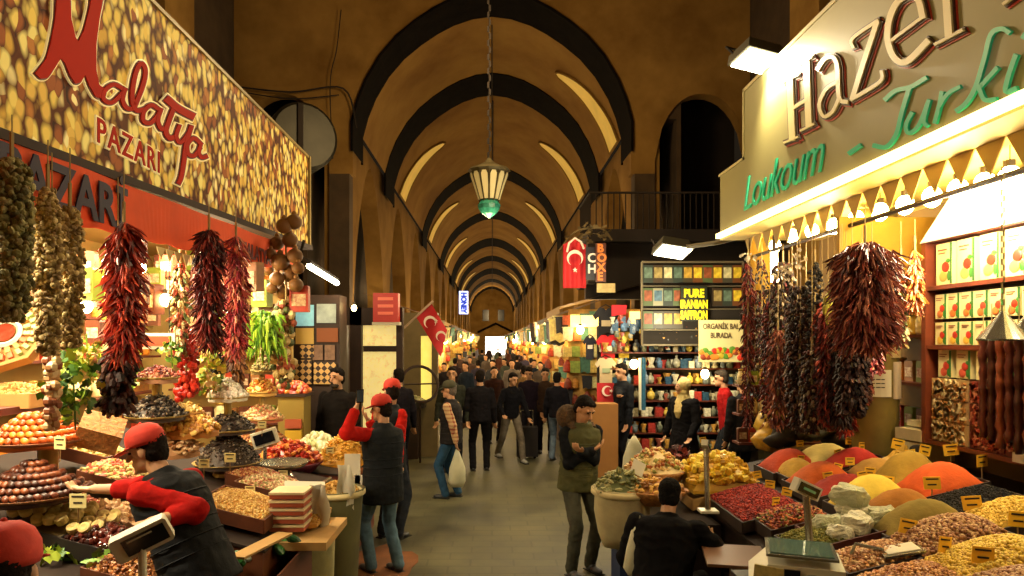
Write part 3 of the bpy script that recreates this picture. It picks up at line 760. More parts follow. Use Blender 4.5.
# mezzanine with railing over the right shops
m = MB(); m.bb(1.95, 5.9, 14.2, 16.1, 4.35, 4.6); m.bb(1.95, 2.1, 14.2, 16.1, 3.5, 4.35); m.bb(1.95, 5.9, 14.6, 14.75, 3.2, 4.4);
tag(m.build('mezzanine_deck', M('mezzanine_wood', '1c130c', .8, var=.3, ns=2)), 'dark wooden mezzanine deck over the shops right of the vault', 'balcony')
t = thing('balcony_railing', 'black iron railing along the mezzanine right of the vault', 'railing', (2.0, 14.25, 4.6))
m = MB(); m.tube([(2.0, 14.25, 5.35), (5.0, 14.25, 5.35)], .025, 5); m.tube([(2.0, 14.25, 5.35), (2.0, 16, 5.35)], .025, 5); m.build('handrail', DARK, t)
for i in range(26):
    m = MB(); x = 2.0+i*.12; m.tube([(x, 14.25, 4.6), (x, 14.25, 5.35)], .012, 4); m.build('baluster', DARK, t)
for i in range(10):
    m = MB(); y = 14.4+i*.16; m.tube([(2.0, y, 4.6), (2.0, y, 5.35)], .012, 4); m.build('baluster', DARK, t)
# hanging lantern
LX, LY = -.05, 12.0
t = thing('hanging_lantern', 'fluted metal and glass lantern hanging on a long chain in mid hall', 'lantern', (LX, LY, 4.45))
def lz(py): return CZ-(py-VY)*LY/F
m = MB(); pr = [(.03, lz(158)), (.1, lz(163)), (.2, lz(166)), (.34, lz(169)), (.37, lz(171)), (.33, lz(173)), (.30, lz(176))]
m.lathe(pr[::-1], (LX, LY, 0), 12); m.build('crown', M('lantern_brass', '5c5338', .4, .6), t)
GL = M('lantern_milk_glass', 'c9be90', .5, em='c9a95a', es=.22)
for k in range(12):
    a = 2*PI*k/12+.26; m = MB(); d = Vector((math.cos(a), math.sin(a), 0)); s_ = Vector((-d.y, d.x, 0)); o = Vector((LX, LY, 0))
    ps = []
    for r_, z, w_ in ((.165, lz(200), .03), (.23, lz(187), .048), (.29, lz(177), .055), (.305, lz(174), .03)):
        ps.append((o+d*r_+Vector((0, 0, z)), w_))
    pts = [p-s_*w_ for p, w_ in ps]+[p+s_*w_ for p, w_ in ps[::-1]]
    m.poly(pts, d*.02); m.build('glass_petal', GL, t)
    m = MB(); a2 = a+PI/12; d = Vector((math.cos(a2), math.sin(a2), 0)); m.tube([o+d*.16+Vector((0, 0, lz(202))), o+d*.33+Vector((0, 0, lz(174)))], .012, 4); m.build('rib', M('lantern_brass', '5c5338'), t)
m = MB(); m.lathe([(.28, lz(176)), (.15, lz(201))][::-1], (LX, LY, 0), 12); m.build('inner_body', M('lantern_inner', '463f26', .8), t)
m = MB(); m.lathe([(.02, lz(218)), (.12, lz(214)), (.185, lz(209)), (.2, lz(205)), (.17, lz(202)), (.15, lz(200))], (LX, LY, 0), 12); m.build('turquoise_bowl', M('turquoise_glass', '2f7f6c', .2, var=.5, ns=9), t)
m = MB()
for k in range(46):
    z = lz(158)+k*.12; m.tube([(LX+(.012 if k % 2 else -.012), LY, z), (LX+(.012 if k % 2 else -.012), LY, z+.1)], .02, 4)
m.tube([(LX, LY, lz(160)), (LX, LY, 13)], .008, 4)
m.build('chain', DARK, t)
# long thin wires under the crown of the vault
m = MB(); m.tube([(0, 17, 10.0), (0, 24, 9.5)], .015, 4); m.tube([(0.02, 23, 10.2), (0.02, 110, 9.9)], .03, 4); tag(m.build('overhead_wire', DARK), 'dark wire running along the crown of the vault', 'wire')

m = MB(); pts = []
for i in range(26):
    a = 2*PI*i/26; r_ = .42+.22*noise.noise(Vector((math.cos(a)*1.7, math.sin(a)*1.7, 3))); pts.append((-1.22+math.cos(a)*r_*1.0, 7.2+math.sin(a)*r_*1.9, .003))
m.poly(pts, (0, 0, .004)); tag(m.build('spilled_dust', M('dust_brown', '7a4a24', .9, var=.3, ns=4)), 'red-brown dust spilled on the floor beside the olive bin sack', 'dust', kind='stuff')
# ---------------------------------------------------------------- big signs
XL, XR = -2.5, 3.0
def ribbon(name, polys, X, d, mat, parent, grow=0):
    """brush strokes given as (px, py, width) and laid on the plane x = X as raised letters of depth d"""
    m = MB()
    for pl in polys:
        pts = cat_rom([Vector(p) for p in pl], 5)
        L = []; R_ = []
        for i, p in enumerate(pts):
            a = pts[max(i-1, 0)]; b_ = pts[min(i+1, len(pts)-1)]
            t = Vector((b_.x-a.x, b_.y-a.y)); t = t.normalized() if t.length > 1e-6 else Vector((1, 0)); nn = Vector((-t.y, t.x)); w = p.z/2+grow
            q = Vector((p.x, p.y))
            if i == 0: q = q-t*w*.6
            if i == len(pts)-1: q = q+t*w*.6
            L.append(atx(q.x+nn.x*w, q.y+nn.y*w, X)); R_.append(atx(q.x-nn.x*w, q.y-nn.y*w, X))
        n = len(L); dx = Vector((d, 0, 0)); vs = L+R_+[p+dx for p in L]+[p+dx for p in R_]; fs = []
        for i in range(n-1):
            fs += [(i, i+1, n+i+1, n+i), (2*n+i, 3*n+i, 3*n+i+1, 2*n+i+1), (i, 2*n+i, 2*n+i+1, i+1), (n+i, n+i+1, 3*n+i+1, 3*n+i)]
        fs += [(0, n, 3*n, 2*n), (n-1, 3*n-1, 4*n-1, 2*n-1)]
        off = .0012*(polys.index(pl)+1)*(1 if d > 0 else -1); vs = [v+Vector((off, 0, 0)) for v in vs]
        m.add(vs, fs)
    return m.build(name, mat, parent)
# nut print
nm = bpy.data.materials.new('nut_print'); nm.use_nodes = True; nt = nm.node_tree; b = nt.nodes['Principled BSDF']; b.inputs['Roughness'].default_value = .65; b.inputs['Specular IOR Level'].default_value = .2
tc = nt.nodes.new('ShaderNodeTexCoord'); mp = nt.nodes.new('ShaderNodeMapping'); mp.inputs['Scale'].default_value = (14, 14, 9); mp.inputs['Rotation'].default_value = (.5, 0, 0)
nz = nt.nodes.new('ShaderNodeTexNoise'); nz.inputs['Scale'].default_value = 5; nz.inputs['Detail'].default_value = 2
ad = nt.nodes.new('ShaderNodeMix'); ad.data_type = 'RGBA'; ad.blend_type = 'ADD'; ad.inputs[0].default_value = .12
nt.links.new(tc.outputs['Object'], ad.inputs[6]); nt.links.new(nz.outputs['Color'], ad.inputs[7]); nt.links.new(tc.outputs['Object'], nz.inputs['Vector'])
nt.links.new(ad.outputs[2], mp.inputs['Vector'])
vo = nt.nodes.new('ShaderNodeTexVoronoi'); vo.inputs['Scale'].default_value = 1; nt.links.new(mp.outputs[0], vo.inputs['Vector'])
sp = nt.nodes.new('ShaderNodeSeparateColor'); nt.links.new(vo.outputs['Color'], sp.inputs[0])
cr = nt.nodes.new('ShaderNodeValToRGB'); cr.color_ramp.interpolation = 'CONSTANT'; e = cr.color_ramp.elements
cols = ['dcc05c', 'c09438', 'ecd88c', 'a86a2c', 'd8b850', 'e0cc70', '8a4a20', 'd0a848']
while len(e) < len(cols): e.new(.5)
for i, c_ in enumerate(cols): e[i].position = i/len(cols); e[i].color = lin(c_)
nt.links.new(sp.outputs[0], cr.inputs[0])
dr = nt.nodes.new('ShaderNodeValToRGB'); dr.color_ramp.elements[0].position = .40; dr.color_ramp.elements[0].color = (1, 1, 1, 1); dr.color_ramp.elements[1].position = .74; dr.color_ramp.elements[1].color = lin('5a2e12')
nt.links.new(vo.outputs['Distance'], dr.inputs[0])
mx = nt.nodes.new('ShaderNodeMix'); mx.data_type = 'RGBA'; mx.blend_type = 'MULTIPLY'; mx.inputs[0].default_value = 1
nt.links.new(cr.outputs[0], mx.inputs[6]); nt.links.new(dr.outputs[0], mx.inputs[7]); nt.links.new(mx.outputs[2], b.inputs['Base Color'])
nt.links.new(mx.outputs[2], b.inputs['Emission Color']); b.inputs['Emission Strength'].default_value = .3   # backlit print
T = thing('shop_sign', 'long backlit shop sign printed with nuts and a red brush-script name', 'shop sign', (XL, 5.5, 3.6))
def zsb(Y): return 3.40+(Y-3.4)*.0375
m = MB(); m.add([(XL, 1.6, zsb(1.6)), (XL, 9.5, zsb(9.5)), (XL, 9.5, 4.82), (XL, 1.6, 4.82), (XL-.14, 1.6, zsb(1.6)), (XL-.14, 9.5, zsb(9.5)), (XL-.14, 9.5, 4.82), (XL-.14, 1.6, 4.82)],
             [(0, 1, 2, 3), (4, 7, 6, 5), (0, 4, 5, 1), (3, 2, 6, 7), (0, 3, 7, 4), (1, 5, 6, 2)])
m.build('nut_panel', nm, T)
MF = M('sign_bronze_frame', '24100a', .8)
m = MB(); m.bb(XL-.16, XL+.02, 1.6, 9.56, 4.82, 4.85); m.build('top_edge', M('sign_pale_edge', '8d7a48', .5), T)
m = MB(); m.bb(XL-.16, XL+.03, 9.5, 9.56, zsb(9.5), 4.85); m.build('end_edge', M('sign_pale_edge', '8d7a48', .5), T)
m = MB(); m.add([(XL-.14, 1.6, zsb(1.6)-.05), (XL-.14, 9.5, zsb(9.5)-.06), (XL-.14, 9.5, zsb(9.5)), (XL-.14, 1.6, zsb(1.6)), (XL+.07, 1.6, zsb(1.6)-.05), (XL+.07, 9.5, zsb(9.5)-.06), (XL+.07, 9.5, zsb(9.5)), (XL+.07, 1.6, zsb(1.6))],
             [(0, 3, 2, 1), (4, 5, 6, 7), (0, 1, 5, 4), (3, 7, 6, 2), (0, 4, 7, 3), (1, 2, 6, 5)])
m.build('lower_rail', MF, T)
def S3(l, w=None): return [(x/3.2, y/3.2, (w if w else z)/3.2) for x, y, *r in l for z in [r[0] if r else 14]]
MP = [(100, 235), (135, 190), (150, 140), (165, 60), (172, -24), (212, -24), (217, 60), (232, 122), (240, 132), (258, 96), (275, 30), (285, -24), (322, -24), (308, 60), (298, 140), (298, 225), (308, 272), (330, 288), (322, 316), (296, 310), (274, 272), (262, 240), (247, 264), (230, 268), (212, 240), (196, 200), (183, 187), (165, 215), (140, 250), (118, 252)]
MP = [(x/3.2, y/3.2) for x, y in MP]
mal = []
def mcap(nm_, mt, d, edge):
    m = MB(); m.poly([atx(x, y, XL) for x, y in MP][::-1], (d, 0, 0)); m.build(nm_, mt, T)
    if edge: ribbon(nm_+'_edge', [[(x, y, edge) for x, y in MP+MP[:1]]], XL, d, mt, T)
mal += [S3(l, w) for l, w in [([(388, 288), (355, 270), (325, 290), (322, 318), (348, 328), (378, 302), (392, 285)], 13), ([(390, 285), (382, 320), (396, 346), (418, 345), (428, 320)], 13),
        ([(425, 330), (448, 270), (455, 225), (440, 203), (422, 240), (412, 310), (425, 352), (452, 350)], 14), ([(500, 352), (474, 336), (450, 356), (448, 386), (470, 394), (492, 372), (504, 350)], 13),
        ([(504, 350), (494, 385), (505, 412), (522, 408)], 13), ([(548, 338), (530, 385), (520, 420), (532, 442), (552, 436)], 15), ([(524, 318), (560, 348), (606, 372)], 22),
        ([(562, 402), (552, 436), (566, 456), (590, 428), (600, 405)], 12), ([(600, 405), (584, 460), (576, 520), (568, 565), (560, 585)], 14), ([(632, 462), (608, 442), (588, 462), (590, 492), (610, 498), (628, 474)], 12), ([(630, 462), (624, 490), (636, 504), (650, 500)], 11)]]
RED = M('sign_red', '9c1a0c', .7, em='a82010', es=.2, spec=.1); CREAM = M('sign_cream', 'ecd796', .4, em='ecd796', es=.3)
mcap('capital_m', RED, .022, 0); mcap('capital_m_dark_line', M('sign_maroon', '5a120c', .5), .016, 1.8); mcap('capital_m_outline', CREAM, .011, 4.4)
ribbon('name_outline', mal, XL, .012, CREAM, T, grow=2.6); ribbon('name_dark_line', mal, XL, .016, M('sign_maroon', '5a120c', .5), T, grow=1.1); ribbon('script_name', mal, XL, .022, RED, T)
p0 = atx(94, 141, XL)
for nm_, off, e_, mt in (('subtitle_outline', .014, .006, CREAM), ('subtitle', .002, .012, RED)):
    text(nm_, 'PAZARI', .225, (XL+.005, p0.y, p0.z), LEFT, mt, T, e_, off, 0, 1.18)
# orange-red banner valance below
T = thing('banner', 'orange-red cloth banner with navy capitals below the nut sign', 'banner', (XL+.06, 5.5, 3.0))
m = MB(); top = []; bot = []; N = 110
for i in range(N+1):
    Y = 1.8+(8.75-1.8)*i/N; top.append((XL+.05+.008*math.sin(Y*5), Y, 3.36+(Y-3.4)*.022)); bot.append((XL+.05+.02*math.sin(Y*4.3), Y, 3.03+(Y-3.9)*.033-.018*abs(math.sin(Y*6.5))))
vs = top+bot; k = N+1; fs = [(i, i+1, k+i+1, k+i) for i in range(N)]; vs2 = [(x+.012, y, z) for x, y, z in vs]; n0 = len(vs)
fs += [(n0+i, n0+k+i, n0+k+i+1, n0+i+1) for i in range(N)]+[(k+i, k+i+1, n0+k+i+1, n0+k+i) for i in range(N)]
m.add(vs+vs2, fs); m.build('cloth', M('banner_orange_red', 'd04a1e', .85, var=.12, ns=3), T)
NAVY = M('banner_navy', '1c1636', .7)
p0 = atx(-2, 176, XL+.06); text('capitals', 'PAZARİ', .35, (XL+.08, 3.42, 3.085), LEFT, NAVY, T, .004, .009, 0, 1, 1.0)
text('small_capitals', 'MALATYA PAZARİ', .2, (XL+.08, 6.75, 3.17), LEFT, M('banner_shadow_ink', '5c1f22', .7), T, .004, .006)
for i in range(9):
    m = MB(); y = 5.0+i*.14; m.poly([(XL+.1, y, 3.02), (XL+.1, y+.13, 3.02), (XL+.1, y+.065, 2.93)], (.006, 0, 0)); m.build('pennant', M('pennant_pale', 'd8c48c', .8), T)

# right-hand sign
T = thing('shop_sign', 'large olive-grey shop sign with cream serif letters and green script', 'shop sign', (XR, 5.5, 3.7))
SG = M('sign_olive', '8d8654', .5, var=.05, ns=2)
m = MB(); m.poly([(XR, 8.32, 3.72), (XR, 1.2, 3.72), (XR, 1.2, 5.3), (XR, 8.32, 5.3)], (.12, 0, 0)); m.poly([(XR, 9.2, 3.72), (XR, 8.32, 3.72), (XR, 8.32, 4.5), (XR, 9.2, 4.5)], (.12, 0, 0)); m.build('panel', SG, T)
m = MB(); m.bb(XR-.01, XR+.14, 1.2, 8.35, 5.3, 5.34); m.bb(XR-.01, XR+.14, 8.32, 8.36, 4.5, 5.34); m.bb(XR-.01, XR+.14, 8.32, 9.24, 4.5, 4.53); m.build('edge_trim', M('sign_trim', 'b5aa74', .5), T)
def S4(l, w): return [(704+x/3.2, y/3.2, w/3.2) for x, y in l]
hz = [S4([(284, 252), (288, 350), (292, 445)], 24), S4([(338, 196), (342, 300), (346, 402)], 24), S4([(296, 345), (340, 318)], 14), S4([(262, 262), (312, 240)], 10), S4([(316, 208), (358, 182)], 10), S4([(268, 456), (312, 438)], 10), S4([(322, 418), (364, 396)], 10),
      S4([(374, 222), (398, 188), (426, 184), (438, 215), (440, 270), (446, 318), (468, 326)], 17), S4([(438, 262), (400, 288), (380, 335), (394, 372), (422, 358), (442, 318)], 15),
      S4([(490, 152), (488, 122), (568, 66)], 14), S4([(566, 72), (530, 180), (488, 312)], 20), S4([(484, 318), (576, 262), (582, 228)], 15),
      S4([(612, 130), (716, 52)], 14), S4([(714, 54), (700, 0), (668, -14), (630, 10), (606, 66), (602, 130), (624, 186), (664, 196), (730, 132)], 24),
      S4([(788, -60), (792, 20), (798, 112)], 28), S4([(754, 142), (842, 96)], 13), S4([(764, -40), (792, -56)], 12), S4([(800, -20), (830, -60)], 20), S4([(975, 12), (1010, -14)], 14)]
LR_, LD_, LCR = M('letter_red', 'b03420', .5), M('letter_dark', '34150e', .5), M('letter_cream', 'd9cb92', .45)
for a_, b_ in ((0, 7), (7, 9), (9, 12), (12, 14), (14, 18), (18, 19)):
    g_ = hz[a_:b_]
    ribbon('letter_red_shadow', [[(x+1.0, y+1.4, w) for x, y, w in l] for l in g_], XR, -.008, LR_, T, grow=1.4)
    ribbon('letter_dark_line', g_, XR, -.018, LD_, T, grow=1.3)
    ribbon('serif_letter', g_, XR, -.032, LCR, T, grow=-.6)
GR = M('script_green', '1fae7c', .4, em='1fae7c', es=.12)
text('green_script', 'Loukoum', .56, (XR-.01, 8.35, 3.88), RIGHT, GR, T, .008, -.004, .38, .92)
tk = [S4([(586, 318), (620, 290), (668, 278), (716, 250)], 14), S4([(664, 282), (640, 360), (622, 430), (590, 470), (550, 466)], 14), S4([(672, 362), (654, 402), (664, 426), (696, 400), (724, 330)], 13), S4([(728, 322), (712, 384), (722, 402)], 13),
      S4([(770, 296), (762, 340), (748, 392)], 13), S4([(760, 345), (790, 300), (828, 278)], 12), S4([(988, 104), (964, 92), (930, 110), (908, 190), (880, 280), (850, 330), (820, 354)], 15), S4([(950, 218), (892, 282)], 14), S4([(892, 276), (910, 318), (946, 318)], 15),
      S4([(1012, 178), (990, 240), (980, 292), (1012, 284)], 16), S4([(1036, 120), (1044, 108)], 14)]
ribbon('green_script', tk, XR, -.016, GR, T)
ribbon('hyphen', [S4([(470, 490), (505, 466)], 13)], XR, -.016, GR, T)
# canopy under the right sign
T = thing('shop_canopy', 'pale lit canopy with a scalloped valance under the olive-grey sign', 'canopy', (3.5, 5, 3.6))
CP = M('canopy_paint', 'c9b25e', .6, var=.1, ns=3)
m = MB(); m.bb(XR+.0, 4.4, 1.2, 9.2, 3.66, 3.71); m.build('soffit', CP, T)
m = MB(); m.bb(XR-.06, XR+.02, 1.2, 9.2, 3.68, 3.74); m.build('light_strip', M('strip_glow', 'fff2b8', .5, em='ffe59a', es=3.5), T)
m = MB(); m.tube([(XR+.35, 1.2, 3.42), (XR+.35, 9.1, 3.42)], .022, 6); m.build('curtain_rod', WOODD, T)
vm = M('valance_gold', 'b89a4a', .7)
for i in range(26):
    y = 1.6+i*.29; m = MB(); m.poly([(XR+.3, y, 3.66), (XR+.3, y+.28, 3.66), (XR+.3, y+.14, 3.44)], (.01, 0, 0)); m.build('scallop', vm, T)
m = MB(); m.bb(3.25, 4.25, 6.55, 6.6, 3.0, 3.5); m.build('yellow_drop_cloth', M('yellow_cloth', 'a07c22', .8, var=.1, ns=5), T)
# flood lamps
def flood(loc, R, label, es):
    T = thing('flood_lamp', label, 'flood lamp', loc); loc = Vector(loc)
    T_ = Matrix.Translation(loc) @ R.to_4x4()
    m = MB(); m.T = T_; m.poly([(-.26, -.2, 0), (.26, -.2, 0), (.2, -.15, .16), (-.2, -.15, .16)], (0, .36, 0)); m.build('housing', M('lamp_housing', '4e4a3a', .5, .4), T)
    m = MB(); m.T = T_; m.box((0, -.02, -.012), (.46, .32, .02)); m.build('glass', M('flood_glow_%d' % int(es), 'ffffff', .3, em='fff3c8', es=es), T)
    m = MB(); m.T = T_; m.tube([(-.2, .1, .1), (-.2, .24, .3), (.2, .24, .3), (.2, .1, .1)], .015, 5); m.build('bracket', DARK, T)
    return T
flood(at(757, 62, 7.6), rot(-.22, .1, .3), 'bright flood lamp mounted above the top corner of the olive sign', 18)
flood(at(672, 252, 10.4), rot(-.35, .12, .2), 'grey flood lamp over the rack of spice packets', 8)
m = MB(); m.tube([at(686, 247, 10.3), at(715, 243, 9.8), at(760, 232, 9.3)], .035, 6); tag(m.build('support_boom', M('arm_paint', '5d5130', .6)), 'horizontal arm holding the grey flood lamp beside the packet rack', 'lamp arm')
# ---------------------------------------------------------------- left shop
CREAMW = M('shop_wall_cream', 'b89a58', .8, var=.1, ns=2)
SHW = M('shop_wood_red', '5a2616', .5, var=.25, ns=6)
m = MB(); m.bb(-4.75, -4.65, 1.5, 9.7, 0, 3.6); m.bb(-4.65, -2.75, 9.6, 9.7, 0, 3.6); m.bb(-4.65, -2.7, 1.5, 9.7, 3.5, 3.6)
tag(m.build('shop_shell', CREAMW), 'cream-walled recess of the nut shop behind the hanging strings', 'shop wall')
# wall shelves with jars and packets
def shelf_unit(label, p0, p1, zs, depth, back=None, facing='y'):
    """frontal or side shelf between two plan points"""
    T = thing('shelf_unit', label, 'shelf', (p0[0], p0[1], zs[0]))
    for z in zs:
        m = MB(); m.bb(min(p0[0], p1[0]), max(p0[0], p1[0]), min(p0[1], p1[1]), max(p0[1], p1[1]), z-.025, z); m.build('board', SHW, T)
    return T
zs_ = [1.25, 1.7, 2.15, 2.6, 3.05]
shelf_unit('red-brown shelves along the back wall of the nut shop', (-4.65, 5.8), (-4.35, 9.2), zs_, .3)
shelf_unit('red-brown shelves on the end wall of the nut shop', (-4.3, 9.3), (-2.75, 9.58), zs_, .3)
JC = ['c9a23a', 'a8341c', 'dcc68a', '7a8a2c', 'd07a24', '8c5a2c', 'ead9a0', '5a2c1a']
def packet(mat, nm='packet', lab=None, grp=None, w=.14, d=.07, h=.2, cat='packet'):
    T = thing(nm, lab, cat, (0, 0, 0), grp)
    m = MB(); m.poly([(-w/2, -d/2, 0), (w/2, -d/2, 0), (w/2, -d/2, h*.92), (w/2*.9, -d/2, h), (-w/2*.9, -d/2, h), (-w/2, -d/2, h*.92)], (0, d, 0)); m.build('pack', mat, T)
    m = MB(); m.box((0, -d/2-.002, h*.45), (w*.75, .004, h*.45)); m.build('printed_label', M('label_print', 'e0d4a8', .6, var=.4, ns=40, col2='8c3a20'), T)
    return T
def jar(mat, lab, grp):
    T = thing('glass_jar', lab, 'jar', (0, 0, 0), grp)
    m = MB(); m.lathe([(.055, 0), (.07, .02), (.07, .15), (.05, .18), (.05, .2)], n=12); m.build('filled_glass', mat, T, True)
    m = MB(); m.lathe([(.055, .2), (.055, .225), (.01, .23)], n=12); m.build('lid', M('jar_lid', 'b08a3a', .4, .5), T, True)
    return T
protos = []
for i, c_ in enumerate(JC):
    mt = M('goods_'+c_, c_, .45, var=.25, ns=20)
    protos.append((packet if i % 2 else jar)(mt, *(('packet', 'x', 'x') if i % 2 else ('x', 'x'))))
used = set()
def place(i, loc, rz, label, group, sc=1):
    p = protos[i]
    if i not in used:
        used.add(i); p.location = loc; p.rotation_euler = (0, 0, rz); p.scale = (sc,)*3; p['label'] = label; p['group'] = group; return p
    return copy(p, loc, rz, sc, label, group)
for zi, z in enumerate(zs_):
    for k in range(15):
        i = rnd.randrange(8); nm_ = 'packet' if i % 2 else 'filled jar'
        lv = ['lowest', 'second', 'middle', 'fourth', 'topmost'][zi]
        place(i, (-4.5, 5.95+k*.22, z), -PI/2, '%s on the %s shelf along the back wall of the nut shop' % (nm_, lv), '%ss on the %s back-wall shelf of the nut shop' % (nm_, lv), .95+.2*rnd.random())
    for k in range(9):
        i = rnd.randrange(8); nm_ = 'packet' if i % 2 else 'filled jar'
        place(i, (-4.15+k*.165, 9.42, z), 0, '%s on the %s shelf of the end wall of the nut shop' % (nm_, lv), '%ss on the %s end-wall shelf of the nut shop' % (nm_, lv), .95+.2*rnd.random())
# tubes and bulbs in the ceiling
for k, y in enumerate((3.2, 4.9, 6.6, 8.3)):
    T = thing('strip_lamp', ['nearest', 'second', 'third', 'farthest'][k]+' white strip lamp under the ceiling of the nut shop', 'strip lamp', (-3.5, y, 3.42))
    m = MB(); m.bb(-3.54, -3.46, y-.6, y+.6, 3.44, 3.5); m.build('casing', WHITEP, T)
    m = MB(); m.tube([(-3.5, y-.58, 3.42), (-3.5, y+.58, 3.42)], .022, 8); m.build('tube', M('tube_glow', 'ffffff', .3, em='fff0c8', es=14), T)
for k, (px, py, Y) in enumerate(((42, 262, 6.0), (86, 306, 6.2), (166, 300, 6.8), (205, 330, 7.6), (128, 285, 6.6), (262, 300, 8.4), (22, 300, 5.6), (140, 268, 6.3))):
    bulb(at(px, py, Y), 'glaring white lamp hung inside the nut shop behind the strings', 'lamps inside the nut shop', 60, .055, hang_=.2)
# tube lamp that sticks out past the sign
T = thing('tube_lamp', 'white fluorescent tube sticking out at the far end of the nut sign', 'tube lamp', at(324, 275, 8.8))
a, b_ = at(309, 266, 8.0), at(337, 283, 9.2)
m = MB(); m.tube([a, b_], .035, 8); m.build('tube', M('tube_glow', ''), T)
m = MB(); m.tube([a+Vector((0, 0, .05)), b_+Vector((0, 0, .05))], .03, 4); m.tube([a+Vector((0, 0, .05)), at(300, 255, 7.9), at(304, 240, 7.9)], .02, 4); m.build('holder', DARK, T)

# hanging strings
hang('string of greenish dried okra at the left edge of the nut shop', 12, XL+.28, 158, 318, 19, 'disc', OKRA, 1100, .04, .019, 'okra_string', 'okra string', .1)
hang('thick string of pale brown dried mushrooms beside the okra string', 48, XL+.28, 188, 352, 14, 'disc', GARL, 950, .04, .016, 'mushroom_string', 'mushroom string', .15)
hang('string of tan dried mushrooms crossing the navy capitals', 70, XL+.3, 206, 345, 14, 'disc', GARL, 900, .04, .015, 'mushroom_string', 'mushroom string', .15)
hang('big bunch of glossy red dried chillies under the navy capitals', 124, XL+.32, 222, 352, 18, 'chili', CHILI, 1100, .12, .009, 'chilli_bunch', 'chilli bunch', .12, down=.8)
hang('near-black dried aubergines hanging below the big red chilli bunch', 118, XL+.2, 345, 408, 17, 'stub', AUB, 230, .06, .02, 'aubergine_string', 'aubergine string', .1)
hang('slim string of red and cream pods left of the two dark chilli strings', 180, XL-.1, 262, 352, 10, 'stub', MIXG, 260, .06, .014, 'pod_string', 'pod string', .2)
hang('dark red chilli string hanging in front of the plain end of the banner', 209, XL+.3, 230, 345, 16, 'chili', CHILI2, 1000, .10, .009, 'chilli_string', 'chilli string', .12, down=.8)
hang('pinkish red chilli string beside the dark red one', 236, XL+.3, 236, 352, 13, 'chili', CHILI3, 900, .10, .009, 'chilli_string', 'chilli string', .12, down=.8)
hang('string of bright red round dried peppers above the tiered stands', 186, XL-.1, 330, 398, 13, 'ball', TOM, 150, .06, .028, 'red_pepper_string', 'pepper string', .15)
hang('string of bronze aubergine skins below the pink chilli string', 236, XL+.1, 330, 382, 9, 'stub', BRONZ, 130, .09, .018, 'aubergine_skin_string', 'aubergine skin string', .2)
hang('thin string of blue-black pods between red peppers and bronze skins', 217, XL-.05, 325, 372, 8, 'disc', DARKB, 130, .05, .018, 'pod_string', 'pod string', .2)
hang('string of garlic bulbs and small onions in front of the orange fruit heap', 52, XL+.15, 335, 424, 8, 'ball', M('garlic', isl=['c49a64', 'd8bc8a', '9a6a3a', '8a4a26', 'e0cca0'], rough=.5), 90, .06, .026, 'garlic_string', 'garlic string', .2)
hang('slim mixed string with small painted gourds near the end of the nut shop', 283, XL+.2, 298, 385, 13, 'ball', MIXG, 110, .08, .04, 'gourd_string', 'gourd string', .2)
# cluster of round gourds
GOU = M('gourd_skin', isl=['8a6234', '9c7440', '6e4c28', 'ac8850'], rough=.55, spec=.3)
T = thing('gourd_cluster', 'cluster of round brown gourds at the far end of the banner', 'gourd cluster', at(286, 225, 7.7))
for i, (px, py, r) in enumerate([(284, 226, 8), (294, 222, 8), (277, 243, 7.5), (290, 240, 8), (280, 262, 9), (295, 256, 8), (271, 254, 6), (268, 270, 6), (290, 275, 8), (277, 279, 7.5), (298, 268, 6.5), (282, 292, 7.5), (296, 285, 7.5), (272, 288, 6), (290, 300, 6)]):
    m = MB(); c = at(px, py, 7.6+rv(-.12, .12)); rr = r*7.6/F; m.ball(c, (rr, rr, rr*.95), 14, 10); m.ball(c+Vector((0, 0, rr)), (rr*.35, rr*.35, rr*.4), 8, 6); m.build('gourd', GOU, T, True)
m = MB(); m.tube([at(286, 205, 7.6), at(286, 300, 7.6)], .012, 5); m.build('cord', M('twine', ''), T)
# leafy garlands
def vine(label, px, py, Y, rx, rz, n, s, mat=GREENL, name='leaf_garland', cat='leaf garland'):
    m = MB(); c = at(px, py, Y); k = Y/F; leaves(m, c, (rx*k, .12, rz*k), n, s); 
    m.tube([c+Vector((0, 0, rz*k)), c+Vector((.02, 0, -rz*k))], .006, 4)
    return tag(m.build(name, mat, loc=c), label, cat)
vine('bright green vine leaves behind the garlic string', 72, 385, 4.1, 24, 45, 130, .06)
vine('yellow-green vine leaves and pale blossom under the mushroom strings', 86, 352, 4.4, 16, 18, 60, .05, YLEAF)
vine('small sprig of vine leaves right of the red chilli bunch', 130, 368, 5.0, 11, 22, 36, .05)
vine('green and yellow leaf garland below the slim red and cream pods', 208, 372, 6.3, 13, 28, 80, .06, YLEAF)
vine('little leaf sprig next to the framed red price card', 170, 352, 5.6, 9, 16, 26, .05)
vine('fresh green leaf garland near the dark lozenge boxes', 222, 384, 6.5, 9, 10, 24, .07)
m = MB(); c = at(263, 330, 7.5)
for i in range(150):
    a = rv(0, 2*PI); q = Vector((math.cos(a)*rv(.02, .19), math.sin(a)*.13, rv(-.2, .22))); o = Vector((math.cos(a), math.sin(a), 0)); p = c+q
    m.tube([p, p+o*.05+Vector((0, 0, -.03)), p+o*.08+Vector((0, 0, -rv(.08, .2)))], [.01, .02, .004], 4)
leaves(m, c, (.2, .14, .26), 120, .06)
tag(m.build('hanging_green_peppers', M('fresh_green', isl=['6ea022', '8cc02c', '4c801c', 'a8cc3c'], rough=.5), loc=c), 'bright lime green bunch of fresh peppers beside the gourds', 'pepper bunch')
